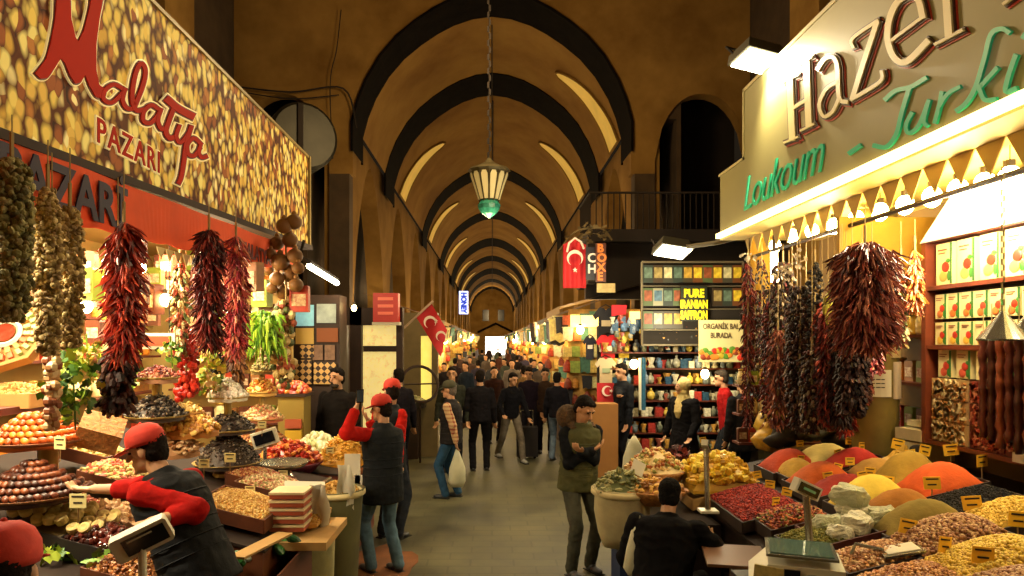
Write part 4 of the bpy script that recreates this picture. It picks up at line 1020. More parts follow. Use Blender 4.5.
# packets hung under the ceiling of the nut shop
for k in range(34):
    i = rnd.choice((1, 3, 5, 7)); px = rv(84, 300); Y = rv(6.4, 8.8) if px > 150 else rv(5.2, 6.5); py = rv(258, 345)
    place(i, at(px, py, Y), rv(-.6, .2), 'packet hung on a thread inside the nut shop, behind the chilli bunches', 'packets hung inside the nut shop', rv(.9, 1.6))

# counters
CW = M('counter_wood', '6a3c20', .55, var=.25, ns=4)
def sl(px, py):                       # sloped left display
    Y = 1251/((py-340)+.25*(492-px)); X = (px-492)*Y/F; return Vector((X, Y, CZ-(py-VY)*Y/F))
def counter(label, x0, x1, y0, y1, z0, z1, mat=CW, tilt=.25, sg=-1):
    """body with a top that climbs away from the passage"""
    T = thing('display_counter', label, 'counter', ((x0+x1)/2, (y0+y1)/2, 0))
    zi, zo = z0, z1
    m = MB(); m.add([(x0, y0, 0), (x1, y0, 0), (x1, y1, 0), (x0, y1, 0), (x0, y0, zi-.02), (x1, y0, zo-.02), (x1, y1, zo-.02), (x0, y1, zi-.02)], [(0, 3, 2, 1), (4, 5, 6, 7), (0, 1, 5, 4), (1, 2, 6, 5), (2, 3, 7, 6), (3, 0, 4, 7)]); m.build('body', mat, T)
    m = MB(); e = .02 if x1 > x0 else -.02
    m.add([(x0-e, y0-.02, zi-.02), (x1, y0-.02, zo-.02), (x1, y1+.02, zo-.02), (x0-e, y1+.02, zi-.02), (x0-e, y0-.02, zi), (x1, y0-.02, zo), (x1, y1+.02, zo), (x0-e, y1+.02, zi)], [(0, 3, 2, 1), (4, 5, 6, 7), (0, 1, 5, 4), (1, 2, 6, 5), (2, 3, 7, 6), (3, 0, 4, 7)]); m.build('top', M('counter_top', '26160c', .8), T)
    return T
def LZ(x): return .95+.25*(-x-1.55)
counter('brown nut-shop counter behind the seller in the quilted vest', -1.62, -3.9, 4.95, 7.35, LZ(-1.62)-.1, LZ(-3.9)-.1)
counter('near nut-shop counter with dates and dried fruit at the left edge', -1.9, -3.9, 2.2, 4.9, LZ(-1.9)-.1, LZ(-3.9)-.1)
counter('far brown counter with notices beyond the sacks', -1.5, -2.9, 7.6, 8.9, .88, 1.0, M('counter_red', '6c2f1c', .5, var=.2, ns=3))
# notices on the far counter
for k, (px, py, w_, h_) in enumerate(((352, 470, .17, .34), (362, 495, .16, .42))):
    p = at(px, py, 7.56); m = MB(); m.bb(p.x-w_/2, p.x+w_/2, 7.575, 7.59, p.z-h_/2, p.z+h_/2); tag(m.build('notice', PAP), ['white notice with a red picture', 'taller white paper notice'][k]+' taped on the end of the far brown counter', 'notice')
# shallow trays of nuts
def bin_(label, px, py, w, d, h, mat, kind, n, r, L, tl=None, hh=.1, sk=sl, tm=TRM, sgn=-1, base=None, tilt=None, dz=0.02, nm='heap', cat='nuts', pw=1, N=16, res=.006):
    c = sk(px, py)+Vector((0, 0, dz)); tlt = .25*sgn if tilt is None else tilt
    tray(tl or ('open wooden tray under the '+label.split(' in ')[0].split(' of the ')[0]), c, w, d, hh, tm, tilt=tlt)
    return heap(label, c+Vector((0, 0, -.015)), w-.03, d-.03, h, mat, kind, n, r, L, tilt=tlt, base=base, name=nm, cat=cat, pw=pw, N=N, res=res)
PEAN = M('peanuts', isl=['d0a850', 'b88a3a', 'e2c474', 'c89444'], rough=.5); PISTA = M('pistachios', isl=['c8a878', 'a87c50', 'd8c090', '8c8a4a', 'b06a4a'], rough=.5)
HAZ = M('hazelnuts', isl=['8a5228', 'a8683a', '6c3c1c', 'c08a50'], rough=.45); SEED = M('sunflower_seeds', isl=['241c18', '5c5044', '181210', '8c8070', '3a2c24'], rough=.5)
DATE = M('dates', isl=['3c1a0e', '552616', '2a120a', '6a3018'], rough=.25); APR = M('apricots', isl=['d0701c', 'e08a2c', 'b85a14', 'e8a040'], rough=.4)
FIG = M('fig_rolls', isl=['a08a48', '8c7438', 'b8a05c', '6a5a28'], rough=.6); WHT = M('white_sweets', isl=['f0ece0', 'dcd8c8', 'fffaf0', 'd0ccbc'], rough=.6)
bin_('pale yellow roasted chickpeas behind the seller in the quilted vest', 243, 508, .52, .62, .07, PEAN, 'ball', 1300, .010, .01, 'near low tray of yellow chickpeas', dz=.05)
bin_('pinkish cream shelled nuts next to the yellow chickpeas', 276, 489, .55, .5, .07, PISTA, 'ball', 1000, .011, .01, 'low tray of pinkish nuts', dz=.05)
bin_('reddish mixed nuts at the back of the counter', 262, 481, .5, .42, .06, M('red_nuts', isl=['a05a30', 'c08a54', '8c3a20', 'b89a60'], rough=.5), 'ball', 700, .012, .012, 'low tray of reddish mixed nuts', dz=.05)
# sunflower seed slopes on stands and three tiered towers
def tower(lab, px, pyb, X, tiers):
    Y = F*X/(px-VX); foot = at(px, pyb, Y); tt = []
    out = []
    for (py, rp) in [t[:2] for t in tiers]: p = at(px, py, Y); tt.append((p.z, rp*Y/F))
    foot.z = max(LZ(foot.x)-.08, .9)
    stand(lab, foot, tt, M('stand_plate', 'b09a5c', .35, .4))
    for (py, rp, h, mat, kind, n, r, L, hl) in tiers:
        p = at(px, py, Y); heap(hl, p+Vector((0, 0, .005)), 2*.93*rp*Y/F, 2*.93*rp*Y/F, h*Y/F, mat, kind, n, r, L, True, cat='heap')
tower('three-tier stand topped with white sweets', 228, 480, -2.45, [(398, 20, 17, WHT, 'ball', 260, .02, .02, 'round heap of white sugared sweets on the top tier'), (430, 28, 16, SEED, 'stub', 420, .012, .03, 'dark dried berries on the middle tier under the white sweets'), (463, 33, 30, SEED, 'stub', 800, .009, .026, 'steep cone of black and white sunflower seeds on the lowest tier')])
tower('slim four-tier stand beside the white sweets stand', 262, 478, -2.6, [(372, 11, 15, OKRA, 'stub', 120, .014, .03, 'olive dried pods on the highest tier of the slim stand'), (393, 15, 14, M('orange_peel', isl=['c8842c', 'b0642c', 'd8b05c'], rough=.5), 'stub', 160, .016, .04, 'golden dried fruit on the second tier of the slim stand'), (419, 22, 14, PISTA, 'ball', 260, .016, .02, 'tan walnuts on the third tier of the slim stand'), (440, 24, 14, HAZ, 'ball', 260, .016, .02, 'brown hazelnuts on the lowest tier of the slim stand')])
tower('two-tier stand right of the vine leaves', 157, 440, -2.5, [(379, 21, 11, M('rose_buds', isl=['7a2c20', '9c4a34', '5a1c18', 'a87858'], rough=.6), 'stub', 260, .012, .03, 'dark red rosebuds on the upper tier under the framed card'), (417, 29, 20, SEED, 'stub', 600, .012, .034, 'grey and black seeds on the broad lower tier')])
# round trays at the left edge
def ringheap(label, grp, px, py, Y, rpx, rows, mat, r, L, nm, cat):
    """rows of fruit laid in rings on a round tray, each one an object"""
    c = at(px, py, Y); R0 = rpx*Y/F; z = c.z; k = 0; proto = None
    for j in range(rows):
        rr = R0*(1-.16*j)-.01; n = int(2*PI*rr/(L*.62))
        for i in range(n):
            a = 2*PI*(i+.5*(j % 2))/n
            if math.sin(a) > .55 and j < rows-1: continue      # hidden far side
            p = c+Vector((math.cos(a)*rr, math.sin(a)*rr, .02+j*r*1.55+r*.6))
            if proto is None:
                m = MB(); m.ball((0, 0, 0), (L/2, r, r), 8, 6); proto = tag(m.build(nm, mat[0], smooth=True), label, cat, grp); proto.location = p; proto.rotation_euler = (0, .25, a+.9); o = proto
            else: o = copy(proto, p, (0, .25, a+.9+rv(-.2, .2)))
            setmat(o, rnd.choice(mat)); k += 1
    return c
DM = [M('date_%d' % i, c_, .42, var=.3, ns=30) for i, c_ in enumerate(('4a2012', '351509', '602c16', '7a4020'))]
AM = [M('apricot_%d' % i, c_, .4, var=.2, ns=30) for i, c_ in enumerate(('b4500e', 'c86416', 'a0440c', 'cc7620'))]
WICK = M('round_tray_rim', '8a5a34', .5, .1)
c = at(38, 441, 4.5); plate('round tray holding the orange dried apricots', c, .31, WICK); ringheap('orange dried apricot in the heap on the upper round tray', 'dried apricots on the upper round tray', 38, 441, 4.5, 42, 5, AM, .021, .075, 'dried_apricot', 'dried apricot')
heap('orange core of the apricot heap', c+Vector((0, 0, .0)), .5, .5, .17, M('apricot_core', 'b0601c', .6, var=.2, ns=20), None, 0, rnd_=True, cat='heap')
c = at(34, 494, 4.25); plate('round tray holding the dark dates', c, .33, WICK); ringheap('dark brown date in the ringed heap on the lower round tray', 'dates on the lower round tray', 34, 494, 4.25, 50, 6, DM, .02, .062, 'date', 'date')
heap('dark brown core of the date heap', c, .56, .56, .20, M('date_core', '3a180c', .5, var=.2, ns=20), None, 0, rnd_=True, cat='heap')
# props that carry those round trays
for (px, py, Y, lb) in ((38, 441, 4.5, 'brass pedestal under the apricot tray'), (34, 494, 4.25, 'brass pedestal under the date tray')):
    c = at(px, py, Y); m = MB(); zb = LZ(c.x)-.1; m.lathe([(.16, zb), (.15, zb+.02), (.06, zb+.06), (.06, c.z-.06), (.14, c.z-.022)], (c.x, c.y+.1, 0), 20); tag(m.build('tray_pedestal', M('stand_gold', ''), loc=(c.x, c.y, zb), smooth=True), lb, 'pedestal')
# upper shelf of boxed grains behind
m = MB(); m.bb(-4.3, -3.2, 4.2, 5.3, 1.86, 1.9); m.bb(-4.3, -4.2, 4.2, 5.3, 1.2, 1.86); tag(m.build('side_shelf', SHW), 'low wooden shelf behind the vine leaves at the left edge', 'shelf')
c = at(14, 394, 5.0); tray('shallow box holding pale grains', c+Vector((0, 0, .02)), .55, .5, .1, CARD); heap('pale orange grains in the shallow box at the left edge', c, .52, .47, .07, M('grain', isl=['c89a54', 'd8b470', 'b07a3a'], rough=.6), 'ball', 600, .010, .01, cat='grain')
# round striped delight box
T = thing('delight_box', 'big octagonal box of sweets with a round white emblem at the left edge', 'sweet box', at(8, 344, 5.0))
cc_ = at(6, 335, 5.0); Rb = rot(1.05, 0, .15)
m = MB(); m.lathe([(.01, -.04), (.29, -.04), (.29, .04), (.26, .04), (.26, .0), (.01, 0)], cc_, 8, R=Rb); m.build('box', CARD, T)
m = MB()
for ring_, nn in ((.2, 22), (.15, 16)):
    for k in range(nn):
        a = 2*PI*k/nn; m.box(cc_+Rb @ Vector((math.cos(a)*ring_, math.sin(a)*ring_, .02)), (.045, .03, .035), Rb @ rot(0, 0, a))
m.build('sweets', M('delight_mix', isl=['d8a05a', 'c8704a', 'e4c890', 'b08a50', 'a8c07a'], rough=.6), T)
m = MB(); m.lathe([(.08, .03), (.1, .045), (.12, .03)], cc_, 20, R=Rb, cap=False); m.build('white_ring', WHITEP, T); m = MB(); m.lathe([(.001, .035), (.07, .035)], cc_, 20, R=Rb); m.build('red_emblem', M('emblem_red', 'b8401c', .5), T)
# more loose trays around the seller
bin_('light yellow banana chips by the cap of the leaning seller', 92, 462, .42, .36, .08, M('chips', isl=['d8c070', 'e4d48c', 'c4a850'], rough=.5), 'disc', 260, .022, .02, 'tilted tray of light yellow chips', dz=.12)
bin_('mixed pale dried fruit between the dates and the seller', 118, 482, .42, .34, .07, M('pale_fruit', isl=['d0b070', 'b08a50', 'c0604a', 'a89a60'], rough=.5), 'stub', 300, .016, .05, 'shallow tray of pale mixed fruit', dz=.07)
bin_('green-gold fig rolls in front of the date tray', 66, 527, .5, .42, .07, FIG, 'disc', 0, .03, .03, 'dark tray of fig rolls', tm=TRD, base=M('fig_base', '5a4a20', .7), cat='heap')
m0 = None; c = sl(66, 527)
for j in range(5):
    for i in range(7):
        p = c+Vector((-.21+i*.07+.03*(j % 2), -.16+j*.08, .085+.02*math.sin(i*2.1))); p.z += -.25*(p.x-c.x)
        if m0 is None:
            m = MB(); m.lathe([(.001, -.02), (.034, -.02), (.036, 0), (.034, .02), (.02, .024), (.001, .018)], n=12); m0 = tag(m.build('fig_roll', FIG), 'golden green fig roll in the dark tray in front of the dates', 'fig roll', 'fig rolls in the dark tray'); m0.location = p; m0.rotation_euler = (.5, .3, 0)
        else: copy(m0, p, (rv(.2, .8), rv(-.3, .4), 0))
bin_('dark glossy chestnuts beside the fig rolls', 108, 542, .36, .36, .06, M('chestnuts', isl=['3a140c', '5a2014', '2a0e08', '70342c'], rough=.2), 'ball', 170, .022, .02, 'dark tray of chestnuts', tm=TRD, dz=.03)
bin_('brown almonds behind the screen of the scale', 142, 566, .46, .4, .06, HAZ, 'stub', 600, .012, .028, 'near tray of brown almonds', dz=.0)
bin_('pinkish dried petals above the fig rolls', 62, 504, .5, .22, .05, M('petals', isl=['c07058', 'a85040', 'd8a080', 'b89060'], rough=.6), 'stub', 240, .012, .04, 'narrow tray of pinkish dried petals', dz=.04)
bin_('pale ginger roots by the hand of the leaning seller', 128, 522, .4, .3, .05, M('ginger', isl=['c8a070', 'b08858', 'd8b890', '9c7048'], rough=.6), 'stub', 130, .018, .07, 'tray of pale ginger roots', dz=.04)
vine('lettuce-green leaves on the corner of the fig roll tray', 58, 552, 4.0, 12, 7, 26, .06)
vine('green sprig standing by the chestnuts', 98, 562, 3.9, 6, 10, 14, .05)
# crates standing on edge behind the seller
c = at(100, 432, 4.6); m = MB(); m.box(c, (.26, .22, .15), rot(.5, .35, .5)); tag(m.build('crate', BASK), 'tilted brown crate behind the red cap of the leaning seller', 'crate')
c = at(184, 414, 5.4); m = MB(); m.lathe([(.08, -.1), (.13, -.02), (.15, .02), (.13, .0)], c, 16); tag(m.build('wicker_basket', BASK, smooth=True), 'small wicker basket between the two stands of the nut shop', 'basket')
heap('pale dried rings in the small wicker basket', c, .26, .26, .08, M('mango_pale', isl=['d8b868', 'c8a050'], rough=.5), 'disc', 60, .025, .02, True, cat='heap')
heap('yellow dried mango slices piled behind the quilted vest', at(190, 432, 5.4), .42, .4, .16, M('mango', isl=['d0a040', 'b88430', 'e0bc64', 'a86c28'], rough=.5), 'disc', 240, .03, .03, True, cat='heap')
heap('light tan roots piled left of the sunflower seeds', at(172, 452, 5.3), .4, .35, .12, M('ginger', ''), 'stub', 200, .018, .06, True, cat='heap')
# framed red card, small shelf cards
T = thing('framed_card', 'red and white framed card hung among the leaves over the rosebuds', 'card', at(157, 340, 5.7))
m = MB(); c = at(157, 341, 5.7); m.box(c, (.30, .02, .13)); m.build('frame', WHITEP, T); m = MB(); m.box(c+Vector((0, -.012, 0)), (.24, .01, .08)); m.build('red_print', M('emblem_red', ''), T)
m = MB(); m.tube([c+Vector((-.1, 0, .06)), c+Vector((-.1, 0, .9))], .004, 4); m.tube([c+Vector((.1, 0, .06)), c+Vector((.1, 0, .9))], .004, 4); m.build('hanger', DARK, T)
PC = M('card_cream', 'd6c888', .7)
for k, (px, py, Y, lb) in enumerate(((112, 402, 4.9, 'cream price card hung on a cord left of the grey seeds'), (230, 457, 6.0, 'white price card stuck in the sunflower seed cone'), (78, 500, 3.95, 'small white price card under the date tray'))):
    price_tag(lb, at(px, py, Y)-Vector((0, 0, .13)), 0, 1, PC)
for k, (px, py, Y, lb) in enumerate(((204, 470, 5.7, 'white price card leaning left of the sunflower seed cone'), (250, 497, 5.7, 'white price card in the yellow chickpeas'), (283, 480, 6.5, 'white price card in the pinkish nuts'), (140, 424, 5.1, 'cream price card under the grey seed tier'), (262, 430, 7.0, 'white price card on the slim four-tier stand'), (60, 452, 4.2, 'small cream card stuck between the apricots and the dates'), (330, 455, 8.0, 'white price card between the garlic and the golden noodles'))):
    price_tag(lb, at(px, py, Y)-Vector((0, 0, .06)), rv(-.4, .4), .9, PC)
# electronic scale on a pole, near left
T = thing('scale_display', 'cream scale display with a dark screen tilted on a pole at the near left', 'scale display', at(145, 576, 2.9))
c = at(142, 539, 2.9); Rr = rot(.25, -.42, .35)
m = MB(); m.poly([c+Rr @ Vector(p) for p in ((-.105, -.02, -.055), (.105, -.02, -.055), (.115, -.02, -.045), (.115, -.02, .045), (.105, -.02, .055), (-.105, -.02, .055), (-.115, -.02, .045), (-.115, -.02, -.045))], Rr @ Vector((0, .05, 0))); m.build('casing', WHITEP, T)
m = MB(); m.box(c+Rr @ Vector((.015, -.022, 0)), (.17, .006, .075), Rr); m.build('screen', SCRN, T)
m = MB(); m.box(c+Rr @ Vector((.0, -.026, .025)), (.1, .003, .006), Rr); m.build('screen_marking', WHITEP, T)
m = MB(); m.tube([c, at(145, 700, 2.9)], .017, 10); m.build('pole', WHITEP, T)
m = MB(); q = at(145, 700, 2.9); m.box(q, (.2, .2, .04)); m.build('base', WHITEP, T)
m = MB(); q2 = q-Vector((0, 0, .02)); m.bb(q.x-.2, q.x+.2, 2.7, 3.1, 0, q2.z); tag(m.build('scale_pedestal', CW), 'wooden box that carries the near left scale pole', 'pedestal')
# far part of the left shop: scale bowls, stacked boxes, sacks
T = thing('weighing_bowl', 'open steel weighing bowl behind the red and cream cartons', 'bowl', sl(285, 478))
c = sl(283, 474)+Vector((0, 0, .1)); m = MB(); m.lathe([(.02, -.04), (.2, -.03), (.25, .02), (.24, .022), (.19, -.015), (.02, -.02)], c, 24); m.build('bowl', METAL, T, True); m = MB(); m.lathe([(.1, -.12), (.06, -.05)], c, 14); m.build('foot', METAL, T)
for k in range(5):
    T = thing('sweet_carton', ['lowest', 'second lowest', 'middle', 'second highest', 'topmost'][k]+' red and cream carton in the little stack at the counter edge', 'carton', (0, 0, 0))
    c = at(291, 528, 5.45)+Vector((0, 0, k*.062)); T.location = c; WL[T.name] = c
    m = MB(); m.box(c+Vector((0, 0, .02)), (.26, .24, .035)); m.build('base', M('carton_red', 'a04a2c', .6), T); m = MB(); m.box(c+Vector((0, 0, .045)), (.27, .25, .018)); m.build('lid', M('carton_cream', 'd8c498', .6), T)
m = MB(); c = at(297, 533, 5.5); m.bb(c.x-.24, c.x+.3, 5.2, 5.95, c.z-.05, c.z+.01); tag(m.build('board', CARD), 'projecting board under the stack of red and cream cartons', 'board')
m = MB(); c = at(305, 493, 5.95); m.box(c, (.34, .02, .22), rot(-.75, .1, .4)); tag(m.build('paper_sheet', PAP), 'loose white paper sheet leaning behind the carton stack', 'paper')
heap('yellow chickpeas around the carton stack', at(300, 516, 5.75), .4, .5, .07, PEAN, 'ball', 400, .011, .01, cat='nuts')
# sack on the floor with rolled rim
def sack(label, px, pyt, Y, w, hgt, mat, hmat, hl, kind, n, r=.011, L=.01, hh=.1, sq=1):
    c = at(px, pyt, Y); T = thing('sack', label, 'sack', (c.x, c.y, c.z-hgt))
    m = MB(); R = w/2
    m.lathe([(R*.72, -hgt), (R*.86, -hgt*.8), (R*.95, -hgt*.4), (R*.98, -.06), (R*1.05, 0), (R*1.08, .015), (R*1.0, .02), (R*.93, -.03)], c, 24, 1, sq); m.v = [(x+.035*noise.noise(Vector((x*9, y*9, z*3))), y+.035*noise.noise(Vector((y*9, x*9, z*3))), z) for x, y, z in m.v]; m.build('cloth', mat, T, True)
    m = MB(); m.lathe([(R*.98, .0), (R*1.1, .012), (R*1.12, -.03), (R*1.03, -.05)], c, 24, 1, sq); m.build('rolled_rim', M('sack_rim', 'c8b888', .85, var=.1, ns=9), T, True)
    heap(hl, c+Vector((0, 0, -.02)), w*.96, w*.96*sq, hh, hmat, kind, n, r, L, True, cat='heap')
    return T
LIN = M('sack_linen', '9a9468', .9, var=.2, ns=5, bump=.2)
sack('grey-green cloth sack hanging stiff below the carton stack', 308, 528, 5.9, .46, 1.2, LIN, PEAN, 'yellow nuts in the cloth sack below the cartons', 'ball', 150)
sack('tall olive bin sack with a white scoop on the grain', 335, 490, 6.7, .52, 1.0, M('bin_olive', '5d5a38', .7, var=.2, ns=4), M('wheat', isl=['c8983c', 'b8842c', 'd8b05c'], rough=.6), 'golden wheat in the olive bin sack', 'ball', 350)
m = MB(); c = at(322, 487, 6.5); m.box(c+Vector((.0, 0, .03)), (.2, .09, .02), rot(0, -.5, .3)); m.tube([c+Vector((-.08, 0, -.02)), c+Vector((-.2, -.05, -.1))], .012, 6); tag(m.build('scoop', METAL), 'metal scoop lying on the golden wheat', 'scoop')
for k, (px, py, lb) in enumerate(((345, 478, 'white cloth hanging over the side of the olive bin sack'), (318, 500, 'cream towel hanging from the board with the cartons'))):
    c = at(px, py, 6.45 if k == 0 else 5.6); m = MB(); vs = []; fs = []
    for j in range(9):
        for i in range(5): vs.append(c+Vector((-.07+.035*i+.012*math.sin(j+i), -.04*math.sin(i*2.2+j*.4)+.01*j, .12-j*.055)))
    for j in range(8):
        for i in range(4): a = j*5+i; fs.append((a, a+1, a+6, a+5))
    m.add(vs, fs); m.add([v+Vector((0, .01, 0)) for v in vs], [f[::-1] for f in fs]); tag(m.build('cloth_towel', PAP, smooth=True, loc=c), lb, 'cloth')
# things on the far counter
c = at(343, 463, 8.2); tray('brown wooden box full of golden noodles on the far counter', c, .75, .6, .26, M('box_orange', '96582c', .6, var=.2, ns=5)); heap('golden yellow noodle heap on the far brown counter', at(343, 461, 8.2), .6, .55, .3, M('noodles', isl=['d8a838', 'c89028', 'e8c060', 'd09a30'], rough=.5), 'stub', 500, .012, .05, True, cat='heap')
heap('white garlic heap left of the golden noodles', at(318, 452, 8.6), .62, .5, .22, M('cream_garlic', isl=['d8d0a8', 'e8e0bc', 'b8bc7c', 'c8c898'], rough=.5), 'ball', 220, .035, .04, True, cat='heap')
c = at(290, 462, 7.6); m = MB(); m.lathe([(.2, -.15), (.3, -.05), (.36, .0), (.35, .01), (.28, -.04)], c, 20); tag(m.build('fruit_basket', M('basket_purple', '6a1c30', .6, var=.3, ns=20, bump=.4), loc=c, smooth=True), 'purple-red basket under the dried pepper heap', 'basket'); heap('red and orange dried peppers heaped in the purple-red basket', c, .64, .6, .2, M('capia', isl=['b0301c', 'c8602c', '8c1c14', 'd88a3c', 'a02818'], rough=.4), 'stub', 300, .028, .07, True, cat='heap')
T = thing('scale_display', 'small dark scale display on a post behind the pepper basket', 'scale display', at(264, 440, 7.2)); c = at(265, 438, 7.2)
m = MB(); m.box(c, (.26, .05, .16), rot(0, -.3, .2)); m.build('casing', WHITEP, T); m = MB(); m.box(c+Vector((0, -.03, 0)), (.2, .01, .11), rot(0, -.3, .2)); m.build('screen', SCRN, T); m = MB(); m.tube([c, c-Vector((0, 0, .4))], .02, 8); m.build('post', METAL, T)
# clutter box on the aisle below the nuts: crate with greens
c = at(268, 545, 5.0); T = tray('brown crate of odds below the carton board', c+Vector((-.05, .1, -.12)), .42, .95, .3, M('crate_brown', '5a2c18', .6), name='crate', cat='crate')
m = MB(); 
for i in range(9):
    m.ball(c+Vector((rv(-.2, .12), rv(-.3, .45), -.1+rv(0, .08))), (.05, .07, .035), 8, 6, rot(rv(0, 1), rv(0, 1), rv(0, 3)))
tag(m.build('bagged_scraps', M('green_bags', isl=['2c6a2c', 'c8c8b8', '3c8a3c', 'a8a88c', '204a24'], rough=.35), loc=c), 'green and white plastic bags stuffed in the brown crate', 'bags', kind='stuff')
m = MB(); c2 = at(250, 552, 4.75); m.box(c2+Vector((.05, .1, .02)), (.12, .6, .015), rot(0, 0, -.25)); tag(m.build('cardboard_flap', CARD), 'loose strip of cardboard on the crate of plastic bags', 'cardboard')
# end-of-shop cabinets facing the eye, behind the gourds
T = thing('display_cabinet', 'dark cabinet with framed pictures past the end of the nut sign', 'cabinet', (-2.45, 10.2, 0))
m = MB(); m.bb(-3.0, -2.2, 10.1, 10.6, 0, 3.0); m.build('body', WOODD, T)
def card(px0, px1, py0, py1, mat, nm, Y=10.08, par=T, d=.02):
    a = at(px0, py1, Y); b_ = at(px1, py0, Y); m = MB(); m.bb(a.x, b_.x, Y-d, Y, a.z, b_.z); return m.build(nm, mat, par)
card(296, 314, 305, 326, M('picture_blue', '6fb4c0', .5, var=.5, ns=4, em='9fd0d0', es=.5), 'glow_picture'); card(317, 336, 304, 323, M('picture_grey', '8c988c', .5, var=.5, ns=6, em='a0a898', es=.35), 'glow_picture')  # emission in both pictures stands for light falling on them
card(296, 314, 328, 344, M('panel_yellow', 'c8a858', .6), 'yellow_panel'); card(317, 338, 328, 342, M('panel_orange', '8a4a1c', .6), 'orange_panel')
LT = bpy.data.materials.new('lattice_sweets'); LT.use_nodes = True; nt = LT.node_tree; b = nt.nodes['Principled BSDF']; tc = nt.nodes.new('ShaderNodeTexCoord'); mp = nt.nodes.new('ShaderNodeMapping'); mp.inputs['Rotation'].default_value = (0, PI/4, 0); ck = nt.nodes.new('ShaderNodeTexChecker'); ck.inputs['Scale'].default_value = 16; ck.inputs['Color1'].default_value = lin('c8a060'); ck.inputs['Color2'].default_value = lin('2c160e')
nt.links.new(tc.outputs['Object'], mp.inputs[0]); nt.links.new(mp.outputs[0], ck.inputs[0]); nt.links.new(ck.outputs[0], b.inputs['Base Color'])
for (a, b2, c1, d1) in ((270, 290, 356, 382), (292, 312, 360, 384), (314, 336, 362, 384), (300, 314, 345, 358), (236, 247, 360, 378)): card(a, b2, c1, d1, LT, 'lattice_box', 10.06)
for k, px in enumerate((318, 330)): card(px-5, px+5, 345, 360, M('disc_panel', '7a5a44', .5, var=.4, ns=12), 'round_motif_panel')
T = thing('drawer_cabinet', 'yellow cabinet with red and yellow cartons beside the dried peppers', 'cabinet', (-2.58, 9.2, 0))
m = MB(); m.bb(-2.75, -2.42, 9.0, 9.35, 0, 1.62); m.build('body', M('cab_yellow', '8a7430', .6, var=.1, ns=3), T); m = MB(); m.bb(-2.78, -2.39, 8.97, 9.38, 1.62, 1.66); m.build('top', WOODD, T)
card(286, 302, 419, 428, M('carton_red', ''), 'red_carton', 8.98, T, .05); card(286, 302, 430, 440, M('carton_yel', 'c8a030', .5), 'yellow_carton', 8.98, T, .05)
heap('orange and red fruit on top of the yellow cabinet', (-2.58, 9.17, 1.66), .36, .34, .12, M('capia', ''), 'ball', 120, .035, .03, cat='heap')
# dark pilaster, shop front with lit door beyond
T = thing('glazed_entrance', 'dark wooden shop front with a lit glass door under the red lightbox', 'shop entrance', (-2.1, 12.5, 0))
m = MB(); m.bb(-2.75, -2.5, 11.9, 12.2, 0, 2.9); m.bb(-2.42, -2.22, 11.9, 12.1, 0, 2.9); m.bb(-2.75, -1.55, 11.9, 12.0, 2.6, 2.9); m.bb(-1.63, -1.52, 11.9, 12.1, 0, 2.9); m.bb(-2.2, -1.6, 11.95, 12.0, 2.15, 2.25); m.bb(-2.2, -1.6, 11.95, 12, 0, .35); m.build('frame', WOODD, T)
m = MB(); m.bb(-2.22, -1.63, 12.05, 12.08, .35, 2.62); m.build('lit_pane', M('lit_pane', 'd8c080', .3, em='e8c878', es=.9, var=.8, ns=9), T)
T = thing('lightbox_sign', 'glowing red lightbox sign above the lit glass door', 'sign', at(385, 307, 12.0))
a = at(373, 322, 11.6); b2 = at(398, 293, 11.6); m = MB(); m.bb(a.x, b2.x, 11.6, 11.85, a.z, b2.z); m.build('box', M('lightbox_red', 'a01c14', .5, em='c0201a', es=.22), T)
m = MB(); m.bb(a.x-.02, b2.x+.02, 11.62, 11.87, a.z-.05, a.z); m.build('lower_rim', WHITEP, T)
for k in range(3): m = MB(); zz = a.z+.12+k*.12; m.bb(a.x+.08, b2.x-.08, 11.585, 11.6, zz, zz+.05); m.build('faded_lettering', M('lightbox_letter', 'e06a50', .5, em='e06a50', es=.12), T)
bulb(at(354, 308, 10.4), 'small star-bright lamp left of the red lightbox', None, 40, .04)
# ---------------------------------------------------------------- right shop
def sr(px, py):
    Y = 1373.75/((py-340)+.25*(px-492)); X = (px-492)*Y/F; return Vector((X, Y, CZ-(py-VY)*Y/F))
def RZ(x): return .9+.25*(x-2.05)
counter('long dark spice counter sloping up on the right', 2.02, 3.45, 2.3, 7.7, RZ(2.02)-.1, RZ(3.45)-.1, M('counter_black', '1e120c', .5, var=.3, ns=5))
m = MB(); m.bb(4.3, 4.4, 1.5, 6.3, 0, 3.7); m.bb(4.3, 4.4, 6.3, 9.2, 0, 3.7); tag(m.build('shop_wall', M('shop_wall_dim', '6a5020', .8, var=.2, ns=2)), 'dim ochre back wall behind the hanging peppers', 'shop wall')
m = MB(); m.bb(3.48, 4.29, 2.3, 6.35, 0, 1.2); tag(m.build('back_ledge', M('counter_black', '')), 'dark ledge between the spice counter and the wall case', 'ledge')
def powder(nm, c_, c2=None): return M('powder_'+nm, c_, .95, var=.16, ns=9, bump=.25)
BT = M('bin_dark', '2a1a12', .6)
